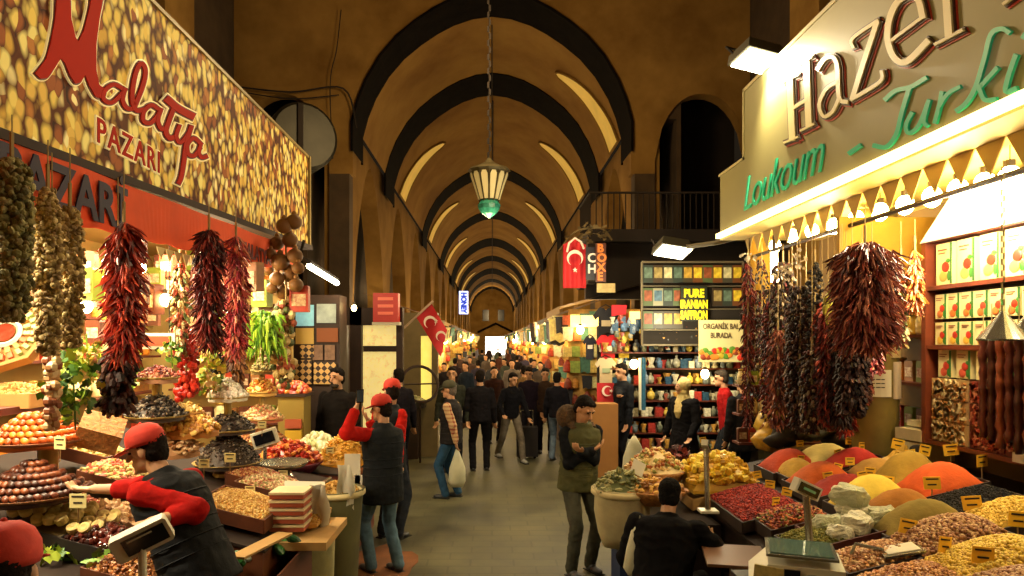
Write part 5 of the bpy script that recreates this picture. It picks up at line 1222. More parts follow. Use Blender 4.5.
bins = [
 # label, px, py, w, d, h, mat, kind, n, r, L
 ('brick-red chilli flakes in the big front tray', 752, 504, .50, .95, .07, M('chili_flakes', isl=['8c1c12', '6e140e', 'a8301c', '9a2416'], rough=.7), 'stub', 1500, .009, .018),
 ('mixed red and green chopped peppers in the front row', 790, 520, .44, .40, .06, M('pepper_mix', isl=['a04a20', '8c3016', '7a7a30', 'c07038', '5a2014'], rough=.6), 'stub', 800, .012, .03),
 ('dull green dried mint in the front row', 812, 541, .36, .40, .05, M('mint', isl=['6a6a28', '545a22', '7e7c34', '8c8438'], rough=.8), 'stub', 900, .008, .02),
 ('brick red paprika powder in the far middle row', 786, 466, .44, .50, .15, powder('paprika', 'b03c18'), None, 0, 0, 0),
 ('mustard powder between the paprika and the orange powder', 796, 473, .30, .46, .12, powder('mustard', 'b08a30'), None, 0, 0, 0),
 ('burnt orange powder in the middle row', 818, 481, .46, .44, .15, powder('orange', 'b85418'), None, 0, 0, 0),
 ('dark red sumac in front of the orange powder', 838, 489, .48, .34, .10, powder('sumac', '8c2416'), None, 0, 0, 0),
 ('pale yellow ginger powder heaped high in the middle row', 868, 502, .50, .40, .19, powder('ginger', 'd8bc48'), None, 0, 0, 0),
 ('golden brown cumin powder beside the pale yellow heap', 895, 514, .50, .32, .16, powder('cumin', '9c6420'), None, 0, 0, 0),
 ('olive brown dried herbs behind the red beans', 917, 525, .54, .30, .15, powder('herb', '7c6a2c'), None, 0, 0, 0),
 ('speckled brown and cream beans', 946, 541, .56, .42, .12, M('beans', isl=['8c5c34', 'b08a58', '6c3c22', 'a87850', 'c8a878'], rough=.45), 'ball', 1300, .012, .012),
 ('bright yellow corn kernels at the lower right', 992, 563, .58, .42, .10, M('corn', isl=['d8b83c', 'c8a42c', 'e6cc5c', 'b8943a'], rough=.5), 'ball', 1500, .011, .01),
 ('pale cream couscous at the far end of the back row', 822, 458, .46, .50, .12, powder('couscous', 'c8b468'), None, 0, 0, 0),
 ('crimson powder in the back row', 850, 463, .44, .36, .12, powder('crimson', '9c2014'), None, 0, 0, 0),
 ('tan loose spice in the back row beside the crimson powder', 872, 472, .36, .32, .10, powder('tan', 'a07834'), None, 0, 0, 0),
 ('vivid orange powder heaped in the back row', 937, 487, .48, .46, .17, powder('vivid', 'c8541c'), None, 0, 0, 0),
 ('black tea leaves in the back row', 973, 503, .46, .40, .07, M('black_tea', '15100e', .8, var=.5, ns=60, bump=.6), 'stub', 900, .006, .016),
 ('yellow split lentils in the back row at the right edge', 1008, 519, .48, .36, .10, M('lentils', isl=['d8b444', 'e4c860', 'c49c30'], rough=.5), 'ball', 1200, .009, .009),
 ('pinkish brown pistachio kernels in the near front row', 872, 560, .46, .34, .06, M('pist2', isl=['b08050', '8c5a34', 'c89c68', 'a06a40', 'd0b080'], rough=.5), 'stub', 700, .012, .02),
 ('reddish brown nuts in the nearest front tray', 905, 585, .5, .36, .06, M('nuts3', isl=['a8703c', '8c5028', 'c89458', 'b88850'], rough=.5), 'stub', 700, .013, .02),
 ('pink-brown grains at the lower right corner', 1005, 590, .5, .34, .06, M('grains4', isl=['a07850', 'b89068', '8c5c3c', 'c8a880'], rough=.5), 'ball', 700, .011, .01)]
BASEC = {'chili_flakes': '7a1a10', 'pepper_mix': '7a3c1c', 'mint': '5c5c24', 'beans': '7a5230', 'corn': 'b08c28', 'lentils': 'b8922c', 'pist2': '8c6038', 'nuts3': '8a5830', 'grains4': '8c6440', 'black_tea': '15100e'}
for (lb, px, py, w_, d_, h_, mt, kd, n_, r_, L_) in bins:
    nm_ = 'powder_heap' if not kd else 'heap'
    b_ = M('base_'+mt.name, BASEC[mt.name], .8, var=.2, ns=20) if mt.name in BASEC else None
    bin_(lb, px, py, w_, d_, h_, mt, kd, n_, r_, L_, 'dark bin that holds the '+lb.split(' in the ')[0].split(' at the ')[0], .09, sr, BT, 1, b_, nm=nm_, cat='spice' if not kd else 'dry goods', dz=.03, pw=.8 if not kd else .6, res=.004)
tags = [(703, 447, 'in the fruit basket before the woman'), (778, 450, 'on the yellow gift basket', ), (765, 452, 'left of the gift basket'), (830, 440, 'in the dim far bags below the pillar'), (816, 440, 'left of the far bag tag'), (850, 450, 'by the crimson powder'),
        (862, 455, 'behind the tan loose spice'), (745, 478, 'at the far edge of the chilli flakes'), (757, 484, 'second along the edge of the chilli flakes'), (770, 494, 'third along the edge of the chilli flakes'), (787, 502, 'before the mixed chopped peppers'),
        (801, 468, 'in the mustard powder'), (815, 476, 'behind the burnt orange powder'), (838, 477, 'in the dark red sumac'), (850, 471, 'right of the sumac'), (870, 482, 'behind the pale yellow ginger'), (898, 458, 'beside the pillar foot', ), (910, 470, 'in front of the white wrapped cheese-like packs'),
        (951, 465, 'behind the vivid orange powder'), (982, 477, 'standing in the black tea'), (932, 500, 'between the orange powder and the black tea'), (972, 522, 'at the edge of the speckled beans'), (1018, 540, 'between lentils and corn'), (908, 546, 'leaning at the corner of the white-bag tray'), (945, 566, 'in the yellow corn, left corner'), (983, 578, 'in the yellow corn, near edge'), (782, 466, 'in the brick red paprika'), (828, 486, 'between the orange powder and the sumac'), (886, 498, 'at the edge of the golden brown cumin'), (862, 486, 'on the crest of the pale yellow heap'), (925, 465, 'stuck before the cream wrapped blocks'), (800, 452, 'beside the pointed beige parcel'), (838, 462, 'in the pale cream couscous'), (776, 512, 'in the chilli flakes, near corner')]
for k, (px, py, lb) in enumerate(tags):
    p = sr(px, py)+Vector((0, 0, -.02)); price_tag('yellow price tag '+lb, p, rv(-.5, .5), (1.15 if px > 880 else .85), yaw=rv(-.25, .25))
# white bagged packs in their tray
c = sr(855, 529); tray('dark tray filled with white plastic bags', c+Vector((0, 0, .04)), .62, .5, .12, M('tray_maroon', '4a1c14', .5), tilt=.25)
BAG = M('clear_bag', 'c4c2a8', .35, var=.12, ns=12, bump=.5); BAGG = M('clear_bag_green', 'b4b898', .35, var=.2, ns=16, bump=.5)
for k, (dx, dy, dz, s_) in enumerate(((-.16, .05, .06, 1), (.05, .1, .08, 1.1), (.17, -.04, .05, 1), (-.04, -.1, .07, 1), (.02, .12, .2, 1.1), (-.17, -.13, .05, .8))):
    m = MB(); m.ball((0, 0, 0), (.13, .1, .075), 18, 12)
    def cr_(x, y, z):
        p = Vector((x, y, z)); q = p.normalized(); e_ = 1/max(abs(q.x), abs(q.y), abs(q.z))**.7; n_ = 1+.22*noise.noise(p*16+Vector((k, 0, 0)))+.12*noise.noise(p*40)
        return (x*e_*n_*.85, y*e_*n_*.85, z*e_*n_*.85)
    m.v = [cr_(*v) for v in m.v]
    o = tag(m.build('plastic_bag', BAG if k % 2 else BAGG), ['white plastic bag at the left of the maroon tray', 'big white bag in the middle of the maroon tray', 'white bag at the right end of the maroon tray', 'front white bag in the maroon tray', 'white bag lying on top of the other bags', 'small bag in the near left corner of the maroon tray'][k], 'plastic bag')
    o.location = c+Vector((dx, dy, dz+.25*dx)); o.rotation_euler = (rv(-.3, .3), rv(-.3, .3), rv(-1, 1)); o.scale = (s_,)*3
# metal shovel on the nuts
T = thing('flat_scoop', 'flat metal scoop with a white card lying on the near nuts', 'scoop', sr(898, 562)); c = sr(900, 560)+Vector((0, 0, .06))
m = MB(); m.box(c, (.24, .15, .015), rot(.1, -.2, -.1)); m.build('blade', METAL, T); m = MB(); m.box(c+Vector((0, 0, .012)), (.19, .11, .006), rot(.1, -.2, -.1)); m.build('white_card', PAP, T); m = MB(); m.tube([c+Vector((-.1, 0, 0)), c+Vector((-.24, .06, .02)), c+Vector((-.27, .05, -.04))], .012, 6); m.build('handle', METAL, T)
# yellow packs and wrapped goods at the far end of the counter
YEL = M('yellow_cello', isl=['d8b428', 'c89c20', 'e4cc50', 'b88c24'], rough=.35); GIFT = M('gift_wrap', isl=['c8a83c', 'a8862c', 'd8c468', '8c6c28', 'b09048'], rough=.4)
m = MB(); c = sr(715, 486)+Vector((0, 0, .02)); tray('carton full of bright yellow turmeric lumps at the far counter end', c, .62, .66, .1, CARD, tilt=.25)
heap('bright yellow turmeric lumps at the far counter end', c, .6, .64, .26, YEL, 'stub', 260, .035, .08, False, cat='spice', pw=.6, base=M('yellow_base', 'b88c1c', .6))
for k, (px, py, Y, s_, lb) in enumerate(((783, 425, 7.9, 1.2, 'round yellow cellophane gift basket behind the paprika'), (770, 440, 7.6, .7, 'smaller yellow wrapped basket left of the big one'), (802, 428, 8.3, .8, 'pointed beige wrapped parcel behind the yellow gift basket'))):
    c = at(px, py, Y); T = thing('gift_basket', lb, 'gift basket', c)
    m = MB(); m.lathe([(.08*s_, -.14*s_), (.2*s_, -.12*s_), (.25*s_, 0), (.22*s_, .1*s_), (.12*s_, .17*s_), (.05*s_, .2*s_), (.10*s_, .28*s_)], c, 16); m.v = [(x+.07*noise.noise(Vector((x, y, z))*11), y, z+.06*noise.noise(Vector((z, y, x))*11)) for x, y, z in m.v]; m.build('wrapped_body', M('gift_%d' % k, ['c8a434', 'b8902c', 'a8905c'][k], .35, var=.35, ns=14), T, True)
    m = MB(); m.tube([c+Vector((math.cos(a)*.2*s_, 0, math.sin(a)*.28*s_)) for a in [PI*i/10 for i in range(11)]], .012, 5); m.build('handle', BASK, T)
for k, (px, py, Y, lb) in enumerate(((893, 468, 6.1, 'left'), (903, 462, 6.2, 'middle'), (915, 474, 5.9, 'right'))):
    m = MB(); c = at(px, py, Y); m.box(c, (.16, .1, .2), rot(.2, .3*(k-1), .3)); m.tube([c+Vector((0, 0, .09)), c+Vector((.02, 0, .15))], [.05, .02], 6); tag(m.build('spice_packet', M('packet_ochre', 'b08a34', .4, var=.3, ns=12)), lb+' ochre spice packet of the three before the pillar', 'packet')
heap('ochre curry powder slope before the pillar', sr(906, 478), .46, .4, .22, powder('curry', '9a7c2c'), cat='spice', tilt=.25)
# pillar with notices
T = thing('round_pillar', 'stout olive-brown pillar wrapped in notices behind the spice heaps', 'pillar', (3.72, 6.75, 0)); c = at(880, 430, 6.7)
m = MB(); m.lathe([(.2, 0), (.205, 2.25), (.19, 3.6)], (c.x-.02, 6.75, 0), 24); m.build('shaft', M('pillar_olive', '75642e', .6, var=.25, ns=3), T, True)
def wrap(a0, a1, z0, z1, mt, nm):
    m = MB(); vs = []; N = 8
    for i in range(N+1):
        a = a0+(a1-a0)*i/N
        for r_ in (.208, .22): vs += [(c.x-.02+math.cos(a)*r_, 6.75+math.sin(a)*r_, z0), (c.x-.02+math.cos(a)*r_, 6.75+math.sin(a)*r_, z1)]
    fs = []
    for i in range(N): k = 4*i; fs += [(k+2, k+6, k+7, k+3), (k, k+1, k+5, k+4), (k+1, k+3, k+7, k+5), (k, k+4, k+6, k+2)]
    m.add(vs, fs); m.build(nm, mt, T)
zz = lambda py: CZ-(py-VY)*6.55/F
wrap(PI*1.0, PI*1.55, zz(397), zz(370), PAP, 'wide_notice'); wrap(PI*1.6, PI*1.92, zz(399), zz(362), M('paper_pink', 'c8b498', .8), 'tall_notice'); wrap(PI*1.2, PI*1.45, zz(360), zz(341), M('paper_yel', 'd0bc7c', .8), 'framed_notice'); wrap(PI*1.55, PI*1.85, zz(358), zz(336), M('paper_tan', 'b09460', .8), 'small_notice')
for k in range(3): wrap(PI*1.12, PI*1.46, zz(380+k*4), zz(379+k*4), INK, 'printed_line')
# white wrapped stack on the counter right of the pillar
for k, (px, py, w_, h_, mt) in enumerate(((925, 450, .34, .16, 'c8bc94'), (922, 434, .30, .1, 'b8ac88'), (932, 424, .26, .05, 'd0c8a8'))):
    T = thing('wrapped_block', ['large cream wrapped block with a dark round mark right of the pillar', 'second cream block on top of the large one', 'thin flat pack topping the cream blocks'][k], 'wrapped block', at(px, py, 6.35)); m = MB(); m.box(at(px, py, 6.35), (w_, .3, h_), rot(0, 0, .2)); m.build('pack', M('wrap_'+mt, mt, .5, var=.15, ns=8), T)
    if k == 0: m = MB(); m.ball(at(917, 449, 6.18), (.07, .01, .04), 10, 6); m.build('dark_mark', INK, T)

# tall display case on the right wall
XS = 3.82
T = thing('wall_display_case', 'wood-edged wall case of fruit tea boxes and sweets at the right edge', 'display case', (XS, 4.6, 1.5))
WR = M('case_wood', '6c3018', .45, var=.2, ns=6)
YF = 6.15; YN = 3.4
m = MB(); m.bb(XS+.12, XS+.2, YN, YF, 1.45, 3.25); m.build('back', M('case_back', '2a140c', .7), T)
for z in (3.21, 2.80, 2.29, 1.47):
    m = MB(); m.bb(XS-.02, XS+.2, YN, YF, z-.02, z+.015); m.build('shelf_board', WR, T)
for y in (YF, YN): m = MB(); m.bb(XS-.03, XS+.2, y-.03, y+.03, 1.45, 3.22); m.build('side_board', WR, T)
m = MB(); m.poly([(XS-.05, YN, 3.2), (XS-.05, YF+.02, 3.2), (XS-.05, YF-.38, 3.52), (XS-.05, YN, 3.52)], (.1, 0, 0)); m.build('lit_fascia', M('fascia_white', 'e8e2d0', .5, em='f0e8d8', es=.35), T)
def tea(lab, grp, w=.21, h=.35, d=.08, fruit='c03420', low='d8a050'):
    t = thing('fruit_tea_box', lab, 'tea box', (0, 0, 0), grp)
    m = MB(); m.box((0, 0, h/2), (w, d, h)); m.build('carton', M('tea_cream', 'd8cc94', .5), t)
    m = MB(); m.box((w/2-.014, -d/2-.002, h/2), (.02, .004, h*.98)); m.build('green_stripe', M('tea_green', '2c6a2c', .5), t)
    m = MB(); m.ball((.02, -d/2-.002, h*.42), (w*.24, .006, w*.22), 12, 8); m.build('printed_red_fruit', M('tea_fruit_'+fruit, fruit, .4), t, True)
    m = MB(); m.ball((-.01, -d/2-.002, h*.2), (w*.26, .005, w*.22), 10, 8); m.build('printed_yellow_fruit', M('tea_fruit_'+low, low, .4), t, True)
    m = MB(); m.ball((.05, -d/2-.002, h*.56), (w*.14, .005, w*.1), 8, 6); m.ball((w*.3, -d/2-.002, h*.2), (w*.12, .005, w*.2), 8, 6); m.build('printed_leaves', M('tea_leaf', '3c7a2c', .5), t)
    m = MB(); m.box((-.02, -d/2-.002, h*.84), (w*.55, .004, h*.035)); m.box((-.03, -d/2-.002, h*.76), (w*.4, .004, h*.03)); m.build('lettering', M('tea_ink', '8c4a34', .6), t)
    return t
g = 'tall fruit tea boxes on the top shelf of the wall case'
p = tea('tall cream and green fruit tea box on the top shelf of the wall case', g)
ys = [5.93, 5.66, 5.39, 5.12, 4.85, 4.58, 4.31, 4.04, 3.77]
for i, y in enumerate(ys):
    o = p if i == 0 else copy(p, (0, 0, 0)); o.location = (XS+.05, y, 2.82); o.rotation_euler = (0, 0, -PI/2)
g = 'small fruit tea boxes on the upper middle shelf'
p = tea('small red-topped tea box in the middle shelf, upper layer', g, .15, .21, .07, 'b83820', 'c87030')
p2 = tea('small tea box in the middle shelf, lower layer', 'small tea boxes in the lower layer of the middle shelf', .15, .19, .07, 'b02818', 'd8b040')
for i in range(14):
    y = 5.98-i*.165; o = p if i == 0 else copy(p, (0, 0, 0)); o.location = (XS+.05, y, 2.53); o.rotation_euler = (0, 0, -PI/2); o.scale = (1, 1, 1)
    o = p2 if i == 0 else copy(p2, (0, 0, 0)); o.location = (XS+.05, y, 2.31); o.rotation_euler = (0, 0, -PI/2)
p3 = tea('slim apple tea box in the row above the sweet slabs', 'slim apple tea boxes above the sweet slabs', .17, .23, .07, 'b83828', 'c85840')
for i in range(4):
    o = p3 if i == 0 else copy(p3, (0, 0, 0)); o.location = (XS+.05, 5.93-i*.235, 2.035); o.rotation_euler = (0, 0, -PI/2)
# slabs of sweets below
for j in range(3):
    for q, (y0, y1, mt) in enumerate(((6.08, 5.62, M('slab_cream', isl=['c8b484', 'a06a34', 'd8c89c', 'b8905c'], rough=.5)), (5.6, 5.06, M('slab_red', isl=['8c2c1c', 'a84830', '6c2014', 'c88058'], rough=.5)))):
        z0 = 1.49+j*.18; T = thing('sweet_slab_box', ['lowest', 'middle', 'topmost'][j]+[' box of cream and brown sweets', ' box of red sweets'][q]+' at the foot of the wall case', 'sweet box', (XS+.04, (y0+y1)/2, z0))
        m = MB(); m.bb(XS, XS+.1, y0, y1, z0, z0+.172); m.build('box', M('slab_base_%d' % q, ['a88c5c', '6c2c1c'][q], .6), T)
        m = MB()
        for i in range(110): m.box((XS-.005, rv(y1+.03, y0-.03), z0+rv(.015, .155)), (.02, .035, .022), rot(rv(0, 3), 0, 0))
        m.build('sweets', mt, T)
# curtain of hanging sweet sausage strings at the right edge
for k in range(7):
    px = 985+k*8; T = thing('sweet_sausage', 'brown sweet sausage strand, number %s from the slabs' % ['one', 'two', 'three', 'four', 'five', 'six', 'seven'][k], 'sweet sausage', (XS-.1, 5.3-k*.09, 2.4))
    T['label'] = ['brown hanging sweet strand nearest the sweet slabs', 'second brown hanging strand from the slabs', 'third brown hanging strand from the slabs', 'fourth brown hanging strand from the slabs', 'fifth brown hanging strand from the slabs', 'sixth brown hanging strand, near the right edge', 'outermost brown hanging strand at the right edge'][k]
    y = 5.30-k*.09; z1 = 2.42+rv(-.03, .03); z0 = 1.58+rv(-.04, .04); m = MB(); N = 16
    m.tube([(XS-.1+.004*math.sin(i*1.3+k), y+.003*math.sin(i*2+k), z1+(z0-z1)*i/N) for i in range(N+1)], [.03+.007*math.sin(i*2.4+k) for i in range(N+1)], 7); m.build('strand', M('strand_%d' % (k % 3), ['4a1c10', '321008', '6a3018'][k % 3], .3, var=.3, ns=12), T, True)
    m = MB(); m.tube([(XS-.1, y, z1), (XS-.1, y, z1+.2)], .004, 4); m.build('thread', M('twine', ''), T)
m = MB(); m.box((XS-.02, 4.6, 1.5), (.02, 1.0, .07)); tag(m.build('price_strip', PAP), 'long cream price strip under the brown hanging strands', 'price strip')
# tin cones on a chain
for k, (px, lb) in enumerate(((1003, 'shiny tin cone hanging on a chain before the tea boxes'), (1030, 'second tin cone cut by the right edge of the view'))):
    c = at(px, 326, 4.0); T = thing('hanging_cone', lb, 'tin cone', c); m = MB(); m.lathe([(.125, -.085), (.13, -.075), (.02, .07), (.008, .085)], c, 24); m.build('cone', METAL, T)
    m = MB(); z = c.z+.085
    for i in range(26): m.tube([(c.x+(.006 if i % 2 else -.006), c.y, z), (c.x+(.006 if i % 2 else -.006), c.y, z+.035)], .006, 4); z += .033
    m.build('chain', M('chain_brass', 'a08c5c', .4, .5), T)
# hanging strings of the right shop
XT = [(px_, y0_, y1_, 9+2*(q_ % 2), ['chili', 'stub', 'chili', 'stub'][q_ % 4], [CHILI2, AUB, CHILI4, BLACKSTR][q_ % 4], 420, .07, .012, lb_, ['chilli_string', 'pod_string'][q_ % 2]) for q_, (px_, y0_, y1_, lb_) in enumerate(((755, 290, 415, 'dense dark red string behind the outermost chilli string'), (774, 285, 420, 'black-brown aubergine string half hidden by netting'), (789, 300, 425, 'brown-red string right behind the netted aubergines'), (806, 290, 425, 'mottled string behind the long aubergine skins'), (822, 300, 425, 'deep red string between black pods and yellow pods'), (842, 320, 425, 'dark aubergine string under the yellow pods'), (862, 340, 400, 'brown-red string at the lower edge of the huge bunch'), (797, 300, 400, 'spotted pod string hidden in the middle of the row')))]
RS = XT+[(748, 262, 425, 7, 'chili', CHILI2, 240, .09, .010, 'thin dark red chilli string at the outer corner under the olive sign', 'chilli_string'),
      (762, 258, 420, 7, 'stub', BLACKSTR, 260, .05, .014, 'narrow dark pod string next to the outer corner', 'pod_string'),
      (783, 262, 345, 11, 'stub', BLACKSTR, 300, .05, .017, 'dark aubergine string tied with white netting', 'aubergine_string'),
      (778, 330, 425, 10, 'chili', CHILI4, 300, .09, .011, 'brown-red chilli string below the netted aubergines', 'chilli_string'),
      (800, 285, 430, 12, 'stub', AUB, 420, .05, .019, 'long near-black aubergine skin string in mid row', 'aubergine_string'),
      (815, 262, 400, 8, 'disc', DARKB, 300, .05, .02, 'slim black pod string behind the large chilli bunch', 'pod_string'),
      (828, 300, 418, 11, 'chili', CHILI2, 380, .09, .012, 'dark red chilli string left of the yellow pods', 'chilli_string'),
      (840, 270, 400, 9, 'stub', BLACKSTR, 330, .05, .017, 'dark string just behind the yellow pods', 'pod_string'),
      (852, 335, 412, 14, 'stub', AUB, 420, .06, .018, 'glossy dark aubergine string below the large chilli bunch', 'aubergine_string'),
      (872, 332, 372, 10, 'stub', CHILI3, 160, .06, .014, 'short string of pink and cream peppers below the large bunch', 'pepper_string'),
      (846, 395, 432, 9, 'chili', CHILI, 130, .08, .012, 'small bright red pepper tuft at the foot of the strings', 'pepper_string'),
      (770, 300, 424, 8, 'stub', CHILI2, 300, .05, .014, 'wine-red pepper string between dark pods', 'pepper_string'),
      (792, 340, 428, 9, 'chili', CHILI2, 260, .08, .012, 'long wine-red chilli string reaching the lamp-lit packets', 'chilli_string'),
      (812, 350, 430, 10, 'stub', BLACKSTR, 300, .05, .017, 'mottled dark string in front of the glass jars', 'pod_string'),
      (834, 340, 428, 10, 'stub', CHILI4, 300, .05, .015, 'brown pepper string over the round pillar edge', 'pepper_string')]
for (px, y0, y1, rp, kd, mt, n_, L_, r_, lb, nm_) in RS:
    hang(lb, px, XR-.1+rv(0, .45), y0, y1, rp*1.15, kd, mt, int(n_*1.5), L_*.9, r_, nm_, 'pepper string', .12)
hang('huge bunch of brownish red chillies hanging foremost on the right', 865, XR-.25, 242, 345, 31, 'chili', CHILI4, 2200, .13, .0085, 'chilli_bunch', 'chilli bunch', .1, down=.7)
hang('orange dried fruit paste strands hanging beside the wall case', 915, 3.5, 250, 308, 9, 'stub', M('orange_strands', isl=['b85c1c', 'c87828', '9c4414', 'd89040'], rough=.4), 260, .08, .012, 'fruit_strand_bundle', 'fruit strands', .5)
hang('grey-pink mixed pod string between the large bunch and the fruit strands', 901, 3.45, 262, 345, 8, 'stub', MIXG, 170, .06, .015, 'pod_string', 'pod string', .3)
T = thing('yellow_pod_bunch', 'fat yellow-green pods clinging to the left of the large chilli bunch', 'pod bunch', at(833, 305, 6.0))
for i, (px, py) in enumerate(((836, 292), (832, 299), (831, 308), (834, 318))):
    m = MB(); c = at(px, py, 5.75); m.tube(cat_rom([c+Vector((.09, 0, .05)), c+Vector((.0, 0, .035)), c+Vector((-.05, 0, -.01)), c+Vector((-.05, 0, -.06))], 4), [.012, .02, .028, .03, .032, .032, .03, .028, .024, .02, .015, .01, .008][:13], 8); m.build('pod', M('pod_yellow', 'a8a03c', .4, var=.15, ns=10), T, True)
# netting and bulb cups
for k, px in enumerate((748, 783, 800)): m = MB(); c = at(px, 250 if k != 1 else 262, F*(XR)/(px-VX)); leaves(m, c-Vector((0, 0, .1)), (.07, .07, .1), 20, .04); tag(m.build('white_netting', M('netting', 'a89c88', .7), loc=c), ['pale bow on the outer chilli string', 'white netting knot on top of the aubergine string', 'small white bow next to the netting knot'][k], 'bow')
BL = [(1010, 178), (985, 184), (958, 190), (932, 197), (905, 205), (880, 212), (856, 219), (834, 226), (812, 231), (792, 236), (775, 246)]
for k, (px, py) in enumerate(BL):
    Y = F*3.45/(px-VX); bulb(at(px, py, Y), 'glowing bulb in the row hung under the right canopy', 'bulbs under the right canopy', 60, .07 if px > 850 else .07, hang_=.1)
T = thing('lamp_tube', 'glaring strip lamp hung upright behind the dark strings', 'strip lamp', at(773, 275, 8.3)); m = MB(); m.tube([at(774, 250, 8.4), at(775, 282, 8.4)], .05, 8); m.build('tube', M('tube_glow', ''), T); m = MB(); m.tube([at(774, 250, 8.4), at(774, 235, 8.4)], .02, 6); m.build('holder', DARK, T)
m = MB(); p = at(790, 300, 8.75); m.bb(3.3, 3.62, 8.95, 9.0, 2.75, 3.66); tag(m.build('glow_board', M('yellow_cloth', '')), 'added yellow board standing in for the glow behind the netted string', 'board')  # its yellow paints the glow seen behind the strings
# clutter behind strings: jars & packets on low shelves
T = shelf_unit('dark shelves of small goods behind the pepper strings', (3.0, 8.5), (4.25, 8.75), [1.1, 1.45, 1.8], .25)
for zi, z in enumerate([1.1, 1.45, 1.8]):
    for k in range(9): i = rnd.randrange(8); place(i, (3.08+k*.13, 8.62, z), 0, 'small packet or jar on the %s shelf behind the pepper strings' % ['lowest', 'middle', 'upper'][zi], 'goods on the %s shelf behind the pepper strings' % ['lowest', 'middle', 'upper'][zi], .85)
T = shelf_unit('dim shelves between the pillar and the wall case', (3.9, 6.3), (4.28, 7.3), [1.5, 1.95, 2.4, 2.8], .3)
for zi, z in enumerate([1.5, 1.95, 2.4, 2.8]):
    for k in range(5): i = rnd.randrange(8); place(i, (4.08, 6.42+k*.19, z), PI/2*3, 'packet or jar on the %s dim shelf beside the wall case' % ['lowest', 'second', 'third', 'highest'][zi], 'goods on the %s dim shelf beside the wall case' % ['lowest', 'second', 'third', 'highest'][zi], 1)
# dim bags on the far end of the counter
for k, (px, py, w_, rz, lb) in enumerate(((815, 425, .5, .2, 'olive-black bag lying behind the couscous'), (780, 432, .3, -.3, 'dark round sack at the far end of the counter'), (842, 432, .35, .4, 'dark bag at the foot of the pillar'))):
    c = at(px, py, 7.5); m = MB(); m.ball(c-Vector((0, 0, .05)), (w_*.6, .2, .11), 18, 12, rot(0, -.2, rz)); m.v = [(x+.04*noise.noise(Vector((z, y, x))*9), y, z+.06*noise.noise(Vector((x, y, z))*9)) for x, y, z in m.v]; tag(m.build('dark_bag', M('bag_%d' % k, ['38341a', '201c18', '2c2416'][k], .6), smooth=True), lb, 'bag')
# far display pole scale (small) and big scale
def disp(label, c, R, w_, h_, foot):
    T = thing('scale_display', label, 'scale display', foot)
    m = MB(); m.box(c, (w_, .05, h_), R); m.build('casing', WHITEP, T)
    m = MB(); m.box(c+R @ Vector((0, -.028, 0)), (w_*.82, .006, h_*.7), R); m.build('screen', SCRN, T)
    m = MB(); m.tube([c-Vector((0, 0, h_*.3)), foot], .022, 10); m.build('pole', METAL, T)
    m = MB(); m.box(Vector(foot)+Vector((0, 0, .01)), (.14, .12, .02)); m.build('foot', WHITEP, T)
    m = MB(); m.box(c+R @ Vector((0, -.033, 0)), (w_*.5, .003, h_*.18), R); m.build('green_digits', M('digit_green', '5a7a4c', .5, em='6a9a5c', es=.2), T)
    return T
disp('white scale display on a steel pole before the pale yellow powder', at(806, 489, 4.35), rot(.1, .42, .35), .2, .085, at(810, 548, 4.3))
disp('white scale display edge-on behind the crouching person', at(706, 446, 5.6), rot(0, .5, 1.1), .16, .05, at(708, 512, 5.5))
T = thing('weighing_scale', 'white shop scale with a glass-topped tray at the bottom right', 'weighing scale', at(785, 576, 3.9))
c = at(790, 556, 3.95); Rz = rot(0, 0, -.35)
m = MB(); m.poly([c+Rz @ Vector(p) for p in ((-.2, -.2, -.16), (.26, -.2, -.16), (.26, -.2, -.0), (-.12, -.2, .0), (-.22, -.2, -.1))], Rz @ Vector((0, .36, 0))); m.build('body', WHITEP, T)
m = MB(); m.box(c+Rz @ Vector((.05, -.03, .05)), (.36, .34, .014), Rz); m.build('tray_rim', METAL, T)
m = MB(); m.box(c+Rz @ Vector((.05, -.03, .06)), (.32, .30, .008), Rz); m.build('glass_tray', M('tray_glass', '5c7468', .08, .3), T)
m = MB(); m.box(c+Rz @ Vector((-.12, -.205, -.07)), (.15, .012, .12), Rz @ rot(0, .1, 0)); m.build('keypad', M('keypad', 'b8a868', .5, var=.3, ns=40), T)
m = MB(); m.box(c+Rz @ Vector((.0, -.207, -.07)), (.08, .012, .11), Rz); m.build('dark_keys', SCRN, T)
m = MB(); m.ball(c+Rz @ Vector((.1, -.202, -.08)), (.05, .008, .05), 12, 8, Rz); m.build('round_badge', M('badge_grey', '8c8a80', .5), T)
m = MB(); q = c-Vector((0, 0, .16)); m.bb(q.x-.25, q.x+.3, q.y-.25, q.y+.25, 0, q.z); tag(m.build('scale_table', M('counter_black', '')), 'dark block that carries the white shop scale', 'table')
m = MB(); c3 = at(735, 556, 4.9); m.box(c3, (.42, .5, .02), rot(0, 0, -.2)); m.bb(c3.x-.03, c3.x+.03, c3.y-.03, c3.y+.03, 0, c3.z); tag(m.build('small_table', M('shelf_brown', '6a4a34', .4)), 'small brown shelf beside the white shop scale', 'table')
